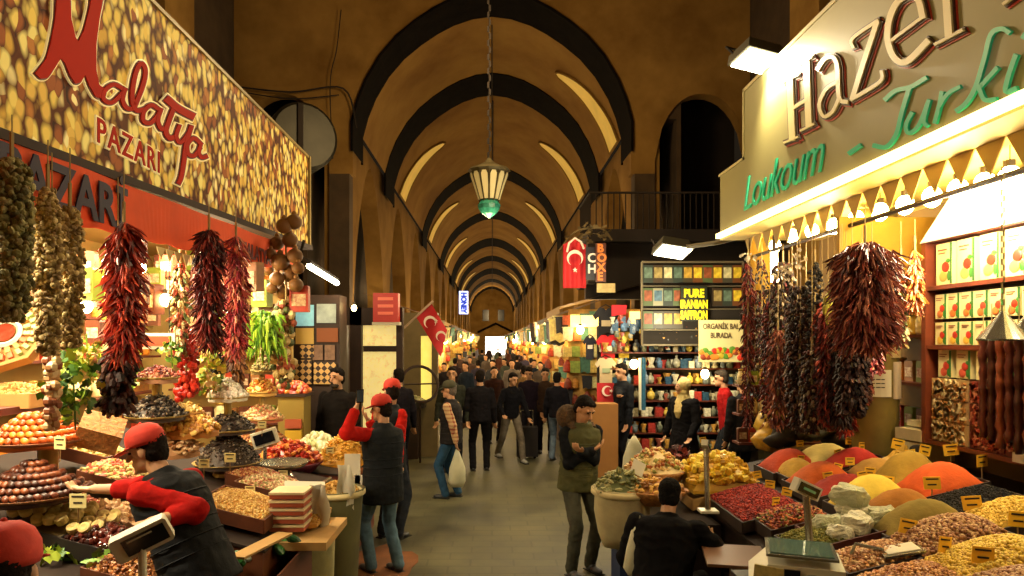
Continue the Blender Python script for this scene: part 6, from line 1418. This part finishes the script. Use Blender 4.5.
# goods in front of the counter near the crouching person
tb = thing('blue_crate', 'blue plastic crate under the white sack', 'crate', (1.3, 6.6, 0)); m = MB(); m.bb(1.15, 1.5, 6.3, 6.75, .0, .42); m.build('box', M('crate_blue', '1c2c50', .5), tb); m = MB(); m.bb(1.13, 1.52, 6.28, 6.77, .42, .46); m.build('rim', M('crate_blue', ''), tb)
sack('white linen sack on the blue crate filled with greenish pods', 622, 489, 6.3, .5, .5, M('sack_white', 'a89c74', .9, var=.15, ns=6, bump=.2), M('greenish', isl=['8c8a54', '6c6c3c', 'a8a470', '545a30'], rough=.6), 'grey-green dried pods heaped in the white sack', 'stub', 260, .016, .06, .18)
c = at(654, 490, 6.2); m = MB(); m.lathe([(.12, -.12), (.19, -.04), (.22, .0), (.21, .01), (.17, -.03)], c, 20, 1.4); tag(m.build('wicker_basket', BASK, loc=c, smooth=True), 'flat wicker basket with golden fruit beside the white sack', 'basket'); heap('golden dried fruit in the flat wicker basket', c-Vector((0, 0, .01)), .54, .38, .10, M('gold_fruit', isl=['b8842c', 'a06a24', 'd0a44c', '8c5a20'], rough=.5), 'stub', 140, .018, .05, True, cat='heap')
c = at(655, 470, 6.9); m = MB(); m.lathe([(.2, -.2), (.26, -.04), (.3, .0), (.28, .01), (.2, -.03)], c, 20); tag(m.build('wicker_basket', BASK, loc=c, smooth=True), 'deep round basket heaped with mixed dried fruit before the woman', 'basket'); heap('orange and cream dried fruit heaped in the deep round basket', c, .54, .5, .2, M('mixfruit', isl=['c08438', 'd8b870', '8c8a3c', 'a85c28', 'e0c890'], rough=.5), 'stub', 260, .02, .05, True, cat='heap')
m = MB(); m.bb(1.45, 1.98, 6.05, 7.5, 0, .75); tag(m.build('low_stand', M('counter_black', '')), 'low dark stand carrying the baskets before the woman', 'stand')
m = MB(); c = at(638, 468, 6.5); m.box(c, (.13, .01, .13), rot(-.3, .5, .2)); tag(m.build('white_card', PAP), 'blank white card stuck between sack and baskets', 'card')
T = thing('dried_blossoms', 'dark red flower-like dried blossoms by the price tag before the woman', 'dried blossoms', at(678, 452, 7.3)); m = MB(); c = at(680, 455, 7.3)
leaves(m, c, (.14, .1, .12), 60, .05); m.build('petals', M('blossom_dark', isl=['4a1420', '6a1c24', '341018', '7a3030'], rough=.5), T); m = MB(); m.tube([c-Vector((0, 0, .3)), c], .05, 8); m.build('stems', M('stem_brown', '4a3020'), T)
for k, (px, py, Y, lb) in enumerate(((622, 470, 6.0, None),)): pass
PB = M('bag_white', 'c4c2a4', .4, var=.08, ns=8)
def carrier(lb, c, w_, h_, mt=PB):
    T = thing('carrier_bag', lb, 'carrier bag', c); c = Vector(c); m = MB()
    loft(m, [(c+Vector((0, 0, -h_)), Vector((w_*.34, 0, 0)), Vector((0, .05, 0))), (c+Vector((0, 0, -h_*.85)), Vector((w_*.5, 0, 0)), Vector((0, .08, 0))), (c+Vector((.01, 0, -h_*.5)), Vector((w_*.45, 0, 0)), Vector((0, .07, 0))), (c+Vector((0, 0, -h_*.2)), Vector((w_*.25, 0, 0)), Vector((0, .04, 0))), (c, Vector((.02, 0, 0)), Vector((0, .015, 0)))], 14)
    m.v = [(x+.015*noise.noise(Vector((x, y, z))*12), y+.02*noise.noise(Vector((z, y, x))*12), z) for x, y, z in m.v]; m.build('bag', mt, T, True)
    m = MB(); m.tube([c+Vector((-.02, 0, -.03)), c+Vector((0, 0, .03)), c+Vector((.02, 0, -.03))], .006, 5); m.build('handles', mt, T); return T
carrier('white carrier bag hanging beside the crouching person', at(640, 520, 5.3), .26, .42)
carrier('white carrier bag held by the man in the dark jacket', at(634, 436, 9.6), .34, .56)
carrier('white carrier bag in the hand of the old man in the checked shirt', at(457, 449, 10.35), .25, .56)
# ---------------------------------------------------------------- stalls beyond the near shops
REDF = M('flag_red', 'b01820', .7, var=.12, ns=3); WHF = M('flag_white', 'd8c8b8', .7)
def crescent(m, c, R, ex, ey, ez, th=.004, openang=0):
    pts = []
    N = 20
    for i in range(N+1): a = .62+(2*PI-1.24)*i/N; pts.append((math.cos(a)*R, math.sin(a)*R))
    for i in range(N, -1, -1): a = .72+(2*PI-1.44)*i/N; pts.append((.24*R+math.cos(a)*R*.8, math.sin(a)*R*.8))
    ca, sa = math.cos(openang), math.sin(openang)
    n = len(pts)
    P_ = [Vector(c)+ex*(x*ca-y*sa)+ey*(x*sa+y*ca) for x, y in pts]
    vs = P_+[p+ez*th for p in P_]; fs = []
    h = n//2
    for i in range(h-1+0): fs.append((i, i+1, n-2-i, n-1-i)); fs.append((n+i, 2*n-1-i, 2*n-2-i, n+i+1))
    m.add(vs, fs)
def star(m, c, R, ex, ey, ez, th=.004, a0=0):
    pts = [Vector(c)+ex*(math.cos(a0+PI*i/5)*(R if i % 2 == 0 else R*.4))+ey*(math.sin(a0+PI*i/5)*(R if i % 2 == 0 else R*.4)) for i in range(10)]
    m.poly(pts, ez*th)
EX, EZ, EN = Vector((1, 0, 0)), Vector((0, 0, 1)), Vector((0, -1, 0))
# vertical flag
Y = 12.6; a = at(563, 288, Y); b2 = at(586, 238, Y); T = thing('hanging_flag', 'red flag with white crescent and star hanging upright right of the vault', 'flag', (a.x, Y, a.z))
m = MB(); N = 14; vs = []
for i in range(N+1):
    x = a.x+(b2.x-a.x)*i/N; y = Y+.03*math.sin(i*1.1); top = b2.z-.12*abs(i/N-.5)*2
    vs += [(x, y, a.z), (x, y, top), (x, y+.015, a.z), (x, y+.015, top)]
fs = []
for i in range(N): k = 4*i; fs += [(k, k+4, k+5, k+1), (k+2, k+3, k+7, k+6), (k+1, k+5, k+7, k+3), (k, k+2, k+6, k+4)]
m.add(vs, fs); m.build('cloth', REDF, T)
m = MB(); crescent(m, at(575, 258, Y-.06), .145, EX, EZ, EN, .01, -PI/2); star(m, at(575, 270, Y-.06), .05, EX, EZ, EN, .01, PI/2); m.build('crescent_and_star', WHF, T)
m = MB(); m.tube([at(567, 252, Y-.05), at(569, 243, Y-.05), at(575, 238, Y-.05), at(581, 242, Y-.05), at(584, 249, Y-.05)], .02, 5); m.build('white_border_loop', WHF, T)
# black letter board and orange letter board
T = thing('vertical_sign', 'narrow black sign with white letters beside the upright red flag', 'sign', at(590, 262, 12.4)); Y = 12.4
a = at(586, 280, Y); b2 = at(595, 247, Y); m = MB(); m.bb(a.x, b2.x, Y, Y+.05, a.z, b2.z); m.build('board', M('board_black', '14101a', .5), T)
for k, (ch, py) in enumerate((('C', 262), ('H', 273))): text('letter', ch, .22, at(587.5, py, Y-.01), FRONT, WHF, T, .006, .006)
T = thing('vertical_sign', 'narrow orange sign of stacked brown letters, right of the black one', 'sign', at(601, 260, 12.3)); Y = 12.3
a = at(596, 282, Y); b2 = at(606, 243, Y); m = MB(); m.bb(a.x, b2.x, Y, Y+.05, a.z, b2.z); m.build('board', M('board_brown', '4a2010', .5), T)
for k, (ch, py) in enumerate((('B', 252), ('O', 261.5), ('X', 271), ('E', 280))): text('letter', ch, .2, at(597.2, py, Y-.01), FRONT, M('letter_orange', 'c8702c', .5), T, .006, .008)
m = MB(); m.tube(cat_rom([at(560, 250, 13), at(575, 232, 13), at(600, 228, 13), at(612, 240, 13)]), .02, 5)
for i in range(40): leaves(m, at(575+rv(0, 30), 232+rv(-4, 8), 13), (.12, .1, .08), 1, .1)
tag(m.build('dusty_drapery', M('dusty_cloth', '6a5a38', .9, var=.3, ns=6)), 'dusty crumpled drapery above the red flag', 'drapery')
m = MB(); m.box(at(606, 288, 12.4), (.32, .04, .16)); tag(m.build('small_sign', M('sign_beige', 'a89058', .6, var=.3, ns=9)), 'small beige sign below the stacked orange letters', 'sign')
# t-shirts and flags
def shirt(lb, px, py, w_, h_, Y, mat, deco=None, dm=None):
    c = at(px, py, Y); T = thing('tshirt', lb, 't-shirt', c); w2 = w_*Y/F/2; h2 = h_*Y/F/2
    o = [(-.55, 1), (-.2, 1), (0, .86), (.2, 1), (.55, 1), (1, .55), (.8, .3), (.56, .5), (.56, -1), (-.56, -1), (-.56, .5), (-.8, .3), (-1, .55)]
    m = MB(); m.poly([c+Vector((x*w2, 0, z*h2)) for x, z in o], (0, .04, 0)); m.build('shirt', mat, T)
    m = MB(); m.box(c+Vector((0, -.01, h2*.1)), (w2*.7, .012, h2*.35)); m.build('chest_print', dm or WHF, T)
    m = MB(); m.tube([c+Vector((-w2*.5, .02, h2)), c+Vector((0, .02, h2*1.2)), c+Vector((w2*.5, .02, h2))], .01, 4); m.build('hanger', DARK, T); return T
BLK = M('shirt_black', '100e14', .85)
shirt('black t-shirt with a pale chest print hung high on the right', 606, 325, 26, 34, 12.4, BLK, dm=M('print_beige', 'a89878', .7))
shirt('red t-shirt with white print below the black one', 608, 350, 24, 30, 12.35, M('shirt_red', 'b81420', .8, var=.15, ns=4))
shirt('cream t-shirt with green print under the red one', 606, 372, 22, 28, 12.3, M('shirt_cream', 'c0b090', .8), dm=M('print_green', '8a9a7c', .7))
shirt('yellow and white striped t-shirt right of the red one', 624, 345, 18, 26, 12.5, M('shirt_yellow', 'c8b040', .8, var=.4, ns=6), dm=M('print_blue', '30304c', .7))
shirt('small dark navy t-shirt left of the red one', 590, 348, 14, 22, 12.5, M('shirt_navy', '141424', .8))
Y = 12.1; a = at(597, 406, Y); b2 = at(614, 383, Y); T = thing('hanging_flag', 'small red crescent flag hung at waist height behind the man in dark clothes', 'flag', (a.x, Y, a.z)); m = MB(); m.bb(a.x, b2.x, Y, Y+.03, a.z, b2.z); m.build('cloth', REDF, T); m = MB(); crescent(m, at(607, 391, Y-.02), .09, EX, EZ, EN, .01); star(m, at(611, 391, Y-.02), .035, EX, EZ, EN, .01); m.build('crescent_and_star', WHF, T)
m = MB(); m.poly([at(612, 305, 12.2), at(627, 305, 12.2), at(626, 314, 12.2), at(612, 316, 12.2)], (0, .05, 0)); tag(m.build('bunched_cloth', M('shirt_red', '')), 'red cloth bunched above the black t-shirt', 'cloth')
# big cardboard panel behind the man with folded arms
m = MB(); a = at(592, 455, 11.4); b2 = at(612, 404, 11.4); m.bb(a.x, b2.x+.1, 11.4, 11.75, 0, b2.z); tag(m.build('cardboard_box', M('card_tan', '9a6a34', .8, var=.1, ns=3)), 'tall tan cardboard box behind the man with folded arms', 'box')
# packet rack
Y = 12.0; T = thing('packet_rack', 'wire rack of picture packets under the grey flood lamp', 'rack', at(700, 300, Y)); a = at(642, 345, Y); b2 = at(743, 262, Y)
m = MB()
for q0, q1 in (((a.x, a.z), (a.x, b2.z)), ((b2.x, a.z), (b2.x, b2.z)), ((a.x, b2.z), (b2.x, b2.z)), ((a.x, a.z), (b2.x, a.z))): m.tube([(q0[0], Y, q0[1]), (q1[0], Y, q1[1])], .02, 5)
for py in (286, 309, 330): p0 = at(642, py, Y); m.tube([(a.x, Y, p0.z), (b2.x, Y, p0.z)], .012, 5)
m.build('wire_frame', M('rack_wire', '7a7058', .5, .4), T)
m = MB(); m.bb(a.x, b2.x, Y+.1, Y+.14, a.z, b2.z); m.build('back_board', M('rack_back', '241c12', .8), T)
PCOL = [('b89438', '3a3420'), ('8a4a2c', '4a5a34'), ('c8c090', '3c3c30'), ('5a7060', '28342c'), ('d8b830', '6a3c18'), ('9a8850', '3c2c18'), ('4a6a7c', '8c8c70')]
pp = []
for k, (c1, c2) in enumerate(PCOL):
    t = thing('picture_packet', 'x', 'packet', (0, 0, 0), 'x'); m = MB(); m.box((0, 0, 0), (.17, .03, .3)); m.build('sleeve', M('pk_'+c2, c2, .5), t); m = MB(); m.box((0, -.018, .02), (.13, .008, .18)); m.build('picture', M('pk_'+c1, c1, .5, var=.5, ns=14), t); pp.append([t, 0])
for r_, (py, n_, lb) in enumerate(((274, 10, 'top'), (297, 10, 'second'), (320, 9, 'third'))):
    for i in range(n_):
        px = 648+i*9.9; k = rnd.randrange(7); 
        if r_ == 1 and 682 < px < 712: continue
        if r_ == 2 and px > 680: continue
        p = at(px, py, Y-.03); L_ = 'picture packet in the %s row of the wire rack' % lb; G_ = 'picture packets in the %s row of the rack' % lb
        t = pp[k]
        if not t[1]: t[1] = 1; t[0].location = p; t[0]['label'] = L_; t[0]['group'] = G_
        else: copy(t[0], p, label=L_, group=G_)
for t, u in pp:
    if not u:
        for ch in list(t.children): bpy.data.objects.remove(ch)
        bpy.data.objects.remove(t)
T = thing('saffron_sign', 'black sign with bold yellow words PURE IRANIAN SAFFRON on the rack', 'sign', at(694, 303, 11.85)); a = at(681, 321, 11.85); b2 = at(707, 286, 11.85)
m = MB(); m.bb(a.x, b2.x, 11.85, 11.88, a.z, b2.z); m.build('board', M('board_darkgreen', '1c2416', .5), T)
YL = M('letter_yellow', 'f0dc20', .5)
for w_, py, sz, sx_ in (('PURE', 297, .19, .78), ('IRANIAN', 308, .19, .62), ('SAFFRON', 319, .2, .54)): text('word', w_, sz, at(694, py, 11.84), FRONT, YL, T, .006, .009, 0, 1, sx_, 'CENTER')
T = thing('shop_poster', 'cream poster with two printed lines over a band of fruit, below the saffron sign', 'poster', at(722, 340, 11.8)); a = at(699, 362, 11.8); b2 = at(743, 320, 11.8)
m = MB(); m.bb(a.x, b2.x, 11.8, 11.83, a.z, b2.z); m.build('sheet', M('poster_cream', 'd8cc90', .6), T)
for w_, py, sz in (('ORGANİK BAL', 329, .13), ('BURADA', 338, .13)): text('printed_words', w_, sz, at(721, py, 11.79), FRONT, M('poster_ink', '5a4a34', .6), T, .003, .003, 0, 1, .7, 'CENTER')
m = MB(); 
for i in range(26): m.ball(at(702+i*1.6, 354+rv(-5, 4), 11.79), (.06, .012, .05), 8, 6)
m.build('printed_fruit', M('poster_fruit', isl=['c8301c', 'd8842c', '5a8a2c', 'b8a02c', '8c3a20'], rough=.5), T)
m = MB(); a = at(700, 322, 12.3); 
# souvenir shelves under the rack
zsh = [at(700, py, 12.4).z for py in (352, 368, 384, 400, 416, 432, 448)]
T = shelf_unit('glass-cluttered souvenir shelves behind the woman in the scarf', (1.95, 12.3), (4.7, 12.6), zsh, .3)
m = MB(); m.bb(1.9, 4.8, 12.6, 12.7, 0, 2.6); m.build('back', M('rack_back', ''), T)
TC = ['9a9a88', 'b8b49c', '5a7a9c', '30506c', 'c8b050', '8c4a3c', '6a7060', 'd8d4bc', '3c3c38', 'b0843c', '7c8c9c', 'a83c34']
tp_ = []
for k, c_ in enumerate(TC):
    m = MB()
    if k % 4 == 0: m.ball((0, 0, .06), (.05, .05, .06), 8, 6); m.tube([(0, 0, .11), (0, 0, .15)], .015, 5)
    elif k % 4 == 1: m.lathe([(.03, 0), (.05, .01), (.02, .05), (.05, .12), (.045, .13)], n=8)
    elif k % 4 == 2: m.lathe([(.04, 0), (.045, .1), (.02, .13), (.02, .16)], n=8)
    else: m.box((0, 0, .06), (.09, .06, .12)); m.box((0, -.032, .06), (.05, .006, .07))
    tp_.append([m.build('souvenir', M('sv_'+c_, c_, .25, var=.4, ns=30), smooth=k % 4 != 3), 0])
RN = ['topmost', 'second', 'third', 'fourth', 'fifth', 'sixth', 'lowest']
def put(k, p, lb, gp, cat, s=1, rz=0):
    t = tp_[k]
    if not t[1]: t[1] = 1; o = t[0]; tag(o, lb, cat, gp); o.location = p; o.scale = (s,)*3; o.rotation_euler = (0, 0, rz); return o
    o = copy(t[0], p, rz, s, lb, gp); o['category'] = cat; return o
for r_, z in enumerate(zsh):
    for i in range(40):
        put(rnd.choice((0, 1, 2, 3, 4, 5, 6, 7, 7, 0, 1, 9, 10, 11)), (2.0+(i % 20)*.136+rv(-.03, .03), 12.48-.12*(i//20)+rv(-.02, .02), z), 'small souvenir on the %s shelf behind the woman in the scarf' % RN[r_], 'souvenirs on the %s shelf' % RN[r_], 'souvenir', rv(.9, 1.5))
# hanging trinkets between rack and shirts
for i in range(60):
    px = rv(612, 700); py = rv(322, 350); put(rnd.randrange(12), at(px, py, 12.15), 'little trinket hanging between the t-shirts and the cream poster', 'trinkets hung between the t-shirts and the poster', 'souvenir', rv(.7, 1.2))
for k, (px, py) in enumerate(((634, 364), (705, 374))): bulb(at(px, py, 12.0), ['white glaring lamp among the souvenirs left of the woman', 'white glaring lamp among the souvenirs right of the woman'][k], None, 45, .07)
T = thing('blue_cylinder', 'tall blue and white column of glass beads left of the woman', 'bead column', at(648, 385, 12.0)); m = MB(); m.tube([at(643, 410, 12.1), at(643, 358, 12.1)], .05, 8); m.build('blue_strand', M('bead_blue', '2c5c78', .3, var=.4, ns=20), T); m = MB(); m.tube([at(640, 410, 12.05), at(640, 358, 12.05)], .025, 8); m.build('white_strand', WHITEP, T)
# right-hand market stalls of the nave and the left-hand ones
BR = ['e0b860', 'd89038', 'f0e0a0', 'c85c28', 'a8341c', 'd8d0b0', '8ca048', 'b07830', '4c7a6c', 'e8c870', '7a3020', '2c2c34']
bx = []
for k, c_ in enumerate(BR):
    m = MB()
    if k % 3 == 0: m.box((0, 0, .2), (.34, .2, .4)); m.box((0, -.105, .2), (.2, .012, .22))
    elif k % 3 == 1: m.lathe([(.12, 0), (.17, .06), (.15, .3), (.06, .42), (.06, .46)], n=8)
    else: m.poly([(-.2, 0, .5), (.2, 0, .5), (.16, 0, .02), (.05, 0, -.03), (-.05, 0, .04), (-.17, 0, 0)], (0, .05, 0)); m.box((0, -.01, .5), (.46, .03, .03))
    bx.append([m.build(['parcel', 'lidded_pot', 'hung_cloth'][k % 3], M('br_'+c_, c_, .5, var=.35, ns=9)), 0])
KN = ['parcel', 'pot', 'hanging cloth']
def putb(k, p, side, zone, s=1):
    kn = KN[k % 3]; lb = 'small %s at the %s stalls %s of the far passage' % (kn, zone, side); gp = '%ss at the %s stalls %s of the passage' % (kn, zone, side)
    t = bx[k]
    if not t[1]: t[1] = 1; o = tag(t[0], lb, kn, gp); o.location = p; o.scale = (s,)*3; return
    o = copy(t[0], p, 0, s, lb, gp); o['category'] = kn
STW = M('stall_wood', '4a2c16', .7, var=.3, ns=4); AWN = ['6a2418', '3c4a2c', '8a6a34', '54301c', '2c3444']
GLOW = M('stall_added_glow', 'f0d898', .4, em='ffcf78', es=2.6, var=.6, ns=3)  # emission added to make the far stalls look brighter
STN = ['first', 'second', 'third', 'fourth', 'fifth', 'sixth', 'seventh', 'eighth', 'ninth', 'tenth']
for sg, side in ((-1, 'left'), (1, 'right')):
    yy = [17.5, 21.5, 26, 31, 37, 45, 54, 65, 78, 93] if sg < 0 else [14.6, 18.5, 23, 28, 34, 42, 52, 64, 78, 93]
    for i, y in enumerate(yy):
        L_ = (yy[i+1]-y if i < 9 else 14)-.5
        xf = (1.95 if sg < 0 else 1.85)+(.12 if i > 3 else 0)
        if sg > 0 and i == 0: xf = 1.55
        T = thing('market_stall', 'lit market stall, %s along the %s side of the far passage' % (STN[i], side), 'stall', (sg*(xf+.6), y, 0))
        x0, x1 = sg*xf, sg*3.3
        m = MB(); m.bb(x0, x1, y, y+L_, 0, .95); m.build('counter', STW, T)
        m = MB(); m.bb(sg*3.25, sg*3.32, y+.2, y+L_, .95, 3.0); m.bb(x0+sg*.06, x1, y+.15, y+.22, .95, 3.0); m.build('back_panel', M('stall_back', 'c89c50', .7, var=.4, ns=5), T)
        m = MB(); m.add([(x0-sg*.15, y-.1, 3.05), (x0-sg*.15, y+L_, 3.05), (x1, y+L_, 3.55), (x1, y-.1, 3.55), (x0-sg*.15, y-.1, 2.9), (x0-sg*.15, y+L_, 2.9)], [(0, 1, 2, 3), (3, 2, 1, 0), (4, 5, 1, 0)]); m.build('awning', M('awn_%d' % ((i+(sg > 0)*2) % 5), AWN[(i+(sg > 0)*2) % 5], .8), T)
        m = MB(); m.bb(sg*2.9, sg*3.24, y+.1, y+L_-.2, 2.35, 2.95); m.build('added_glow_panel', GLOW, T)  # glowing panel added to brighten the stall
        m = MB(); m.bb(sg*(xf+.08), sg*(xf+.95), y-.12, y-.04, 2.62, 2.86); m.build('added_glow_box', GLOW, T)  # glowing box added above the stall end for brightness
        for z in (1.5, 2.0): m = MB(); m.bb(x0+sg*.5, x1, y+.05, y+L_-.1, z, z+.03); m.build('shelf', STW, T)
        for b_ in range(3 if i < 6 else 2): bulb((x0+sg*rv(-.1, .6), y-.15+b_*L_*.4, 2.6+rv(-.3, .25)), 'warm bulb over the far stalls %s of the passage' % side, 'bulbs over the %s far stalls' % side, 90 if i > 3 else 50, .075 if i < 3 else (.12 if i < 5 else .18), hang_=.2)
        zone = 'near' if i < 3 else ('middle' if i < 6 else 'farthest')
        nc, nr = (7, 6) if i < 2 else ((5, 5) if i < 5 else (4, 4))
        for c_ in range(nc):
            for r_ in range(nr):
                k = rnd.randrange(12)
                if r_ > nr/2: k = rnd.choice((2, 5, 8, 11, 0, 3))
                xx = xf+.02+(c_+rv(-.2, .3))*(1.35/nc); zb = 1.0+(r_)*(2.0/nr)
                putb(k, (sg*xx, y-.02+rv(0, .12), zb), side, zone, rv(.6, .95)*(5.5/nr)*.75)
        for q in range(6):
            k = rnd.choice((2, 5, 8, 11)); putb(k, (sg*(xf-.05), y+rv(.3, L_*.9), 2.2+rv(0, .3)), side, zone, rv(.7, 1.1))
for t in bx+tp_:
    if not t[1]: bpy.data.objects.remove(t[0])
# blue and white lightbox
T = thing('lightbox_sign', 'blue and white upright lightbox on the left of the passage', 'sign', at(463, 302, 19)); a = at(459, 314, 19); b2 = at(468, 291, 19)
m = MB(); m.bb(a.x, b2.x, 19, 19.15, a.z, b2.z); m.build('box', M('lightbox_white', 'c8d0f0', .4, em='a8b8ff', es=1.6), T)
text('upright_letters', 'HONEY', .2, at(461.3, 292.5, 18.97), Matrix(((0, 1, 0), (0, 0, -1), (-1, 0, 0))), M('letter_blue', '1840b8', .5, em='1838c0', es=.6), T, .005, .012, 0, .9, .85)
# flags on a slanting pole
Y = 12.4; T = thing('pole_flags', 'slanting pole with red crescent flags beside the lit doorway', 'flag', at(420, 315, Y))
m = MB(); m.tube([at(404, 328, Y), at(433, 301, Y)], .02, 6); m.build('pole', M('pole_pale', 'a89078', .5), T)
m = MB(); N = 10; vs = []
A0, A1 = at(416, 317, Y), at(431, 303, Y); B0, B1 = at(441, 357, Y), at(447, 330, Y)
for i in range(N+1):
    t = i/N
    for s_ in range(5):
        u = s_/4; p = A0.lerp(B0, t).lerp(A1.lerp(B1, t), u); vs.append(p+Vector((0, .05*math.sin(t*6+u*2), 0)))
fs = []
for i in range(N):
    for s_ in range(4): k = i*5+s_; fs.append((k, k+1, k+6, k+5))
m.add(vs, fs); m.add([v+Vector((0, .012, 0)) for v in vs], [f[::-1] for f in fs]); m.build('cloth', REDF, T, True)
m = MB(); ex = (B0-A0).normalized(); ey = Vector((ex.z, 0, -ex.x)); crescent(m, at(430, 322, Y-.07), .11, ex, ey, EN, .01, .3); crescent(m, at(441, 336, Y-.07), .09, ex, ey, EN, .01, .3); star(m, at(436, 321, Y-.07), .04, ex, ey, EN, .01); m.build('crescents', WHF, T)
# second lit doorway and tilted tray, round baskets
T = thing('window_bay', 'tall lit window bay behind the flags on the left of the passage', 'window bay', (-1.7, 14.5, 0))
m = MB(); a = at(421, 400, 14.2); b2 = at(432, 336, 14.2); m.bb(a.x, b2.x, 14.2, 14.25, a.z, b2.z); m.build('lit_pane', M('lit_pane2', 'd8c060', .3, em='e8cc60', es=1.1, var=.5, ns=8), T)
m = MB(); m.bb(a.x-.45, a.x, 14.1, 14.4, 0, 2.9); m.bb(b2.x, b2.x+.12, 14.1, 14.4, 0, 2.9); m.bb(a.x, b2.x, 14.1, 14.4, b2.z, 2.9); m.bb(a.x, b2.x, 14.1, 14.4, 0, a.z); m.build('frame', M('door_grey', '6a5a38', .6, var=.2, ns=3), T)
m = MB(); c = at(413, 402, 14.0); tray('shallow tray of cream sweets beside the passage', c, .5, .5, .1, TRD); heap('cream sweets in the tray beside the passage', c, .48, .48, .1, M('cream_garlic', ''), 'ball', 120, .025, .02, cat='sweets')
m = MB(); m.bb(c.x-.12, c.x+.12, c.y-.2, c.y+.2, 0, c.z-.1); tag(m.build('tray_stand', WOODD), 'dark stand under the tray of cream sweets', 'stand')
m = MB(); c = at(420, 384, 13.4); Rh_ = rot(1.2, 0, .4); m.tube([c+Rh_ @ Vector((.36*math.cos(a_*PI/12), .36*math.sin(a_*PI/12), 0)) for a_ in range(25)], .03, 6, False); m.tube([c+Rh_ @ Vector((-.36, 0, 0)), c+Rh_ @ Vector((.36, 0, 0))], .015, 4); m.tube([c-Vector((0, 0, .35)), (c.x, c.y, 0)], .02, 5); tag(m.build('hoop_frame', WOODD, loc=c), 'dark round hoop standing beside the passage left of the old man', 'hoop')
# ---------------------------------------------------------------- light
sc = bpy.context.scene
sc.view_settings.view_transform = 'Standard'; sc.view_settings.look = 'None'; sc.view_settings.gamma = 1; sc.view_settings.exposure = 0
sc.view_settings.use_curve_mapping = False
w = bpy.data.worlds.new('world'); sc.world = w; w.use_nodes = True
w.node_tree.nodes['Background'].inputs[0].default_value = (.05, .035, .02, 1); w.node_tree.nodes['Background'].inputs[1].default_value = .3
WARM = (1, .74, .42); AMB = (1, .70, .34); WHT_ = (1, .85, .56)
for y in (3.2, 5.4, 7.8): light('nut_shop_tube_light', 'AREA', (-3.3, y, 3.38), 180, WHT_, 1.2, (-3.3, y, 0), .25)
for y in (4.0, 7.0): light('nut_shop_bulb_light', 'POINT', (-2.85, y, 2.95), 60, WARM, .12)
for y in (3.3, 5.2, 7.2): light('right_canopy_light', 'POINT', (3.45, y, 3.2), 88, WHT_, .12)
light('flood_light', 'SPOT', at(757, 66, 7.5), 260, WHT_, .12, at(800, 110, 6.8)+Vector((.4, 0, -.5)), None, 2.6)
light('flood_light_small', 'SPOT', at(672, 256, 10.2), 160, WHT_, .1, at(680, 420, 9.8), None, 2.4)
# unseen point lights added to brighten the signs, plaster and vault
light('crossing_fill_light', 'POINT', (0, 10.5, 7.0), 620, AMB, .5)
light('crossing_fill_light', 'POINT', (0, 3.0, 5.5), 110, WARM, .5)
light('lantern_light', 'POINT', (LX, LY, 4.2), 60, AMB, .2)
for y, p in ((15, 70), (19.5, 150), (28, 260), (40, 320), (53, 360), (66, 360), (80, 360), (95, 300)):
    light('nave_fill_light', 'POINT', (0, y, 3.6), p, AMB, .6)  # unseen lights added in mid nave to brighten the vault
for y in (17.5, 21.5, 26, 31, 38, 48, 62, 80):
    for sg in (-1, 1): light('stall_fill_light', 'POINT', (sg*2.0, y-.9, 2.5), 150 if y < 40 else 320, WARM, .15)  # unseen lights added before the stalls to brighten their goods
light('souvenir_fill_light', 'POINT', (3.1, 10.9, 2.6), 110, WHT_, .12)  # unseen light added to brighten the packet rack and souvenirs
light('cabinet_light', 'POINT', (-2.1, 10.0, 3.2), 40, WARM, .12)

light('shirt_fill_light', 'POINT', (1.5, 11.2, 3.2), 110, WHT_, .12)  # unseen light added to brighten the hung shirts

light('far_wall_fill_light', 'POINT', (0, 105, 6.5), 900, AMB, .5)  # unseen light added to brighten the far end wall
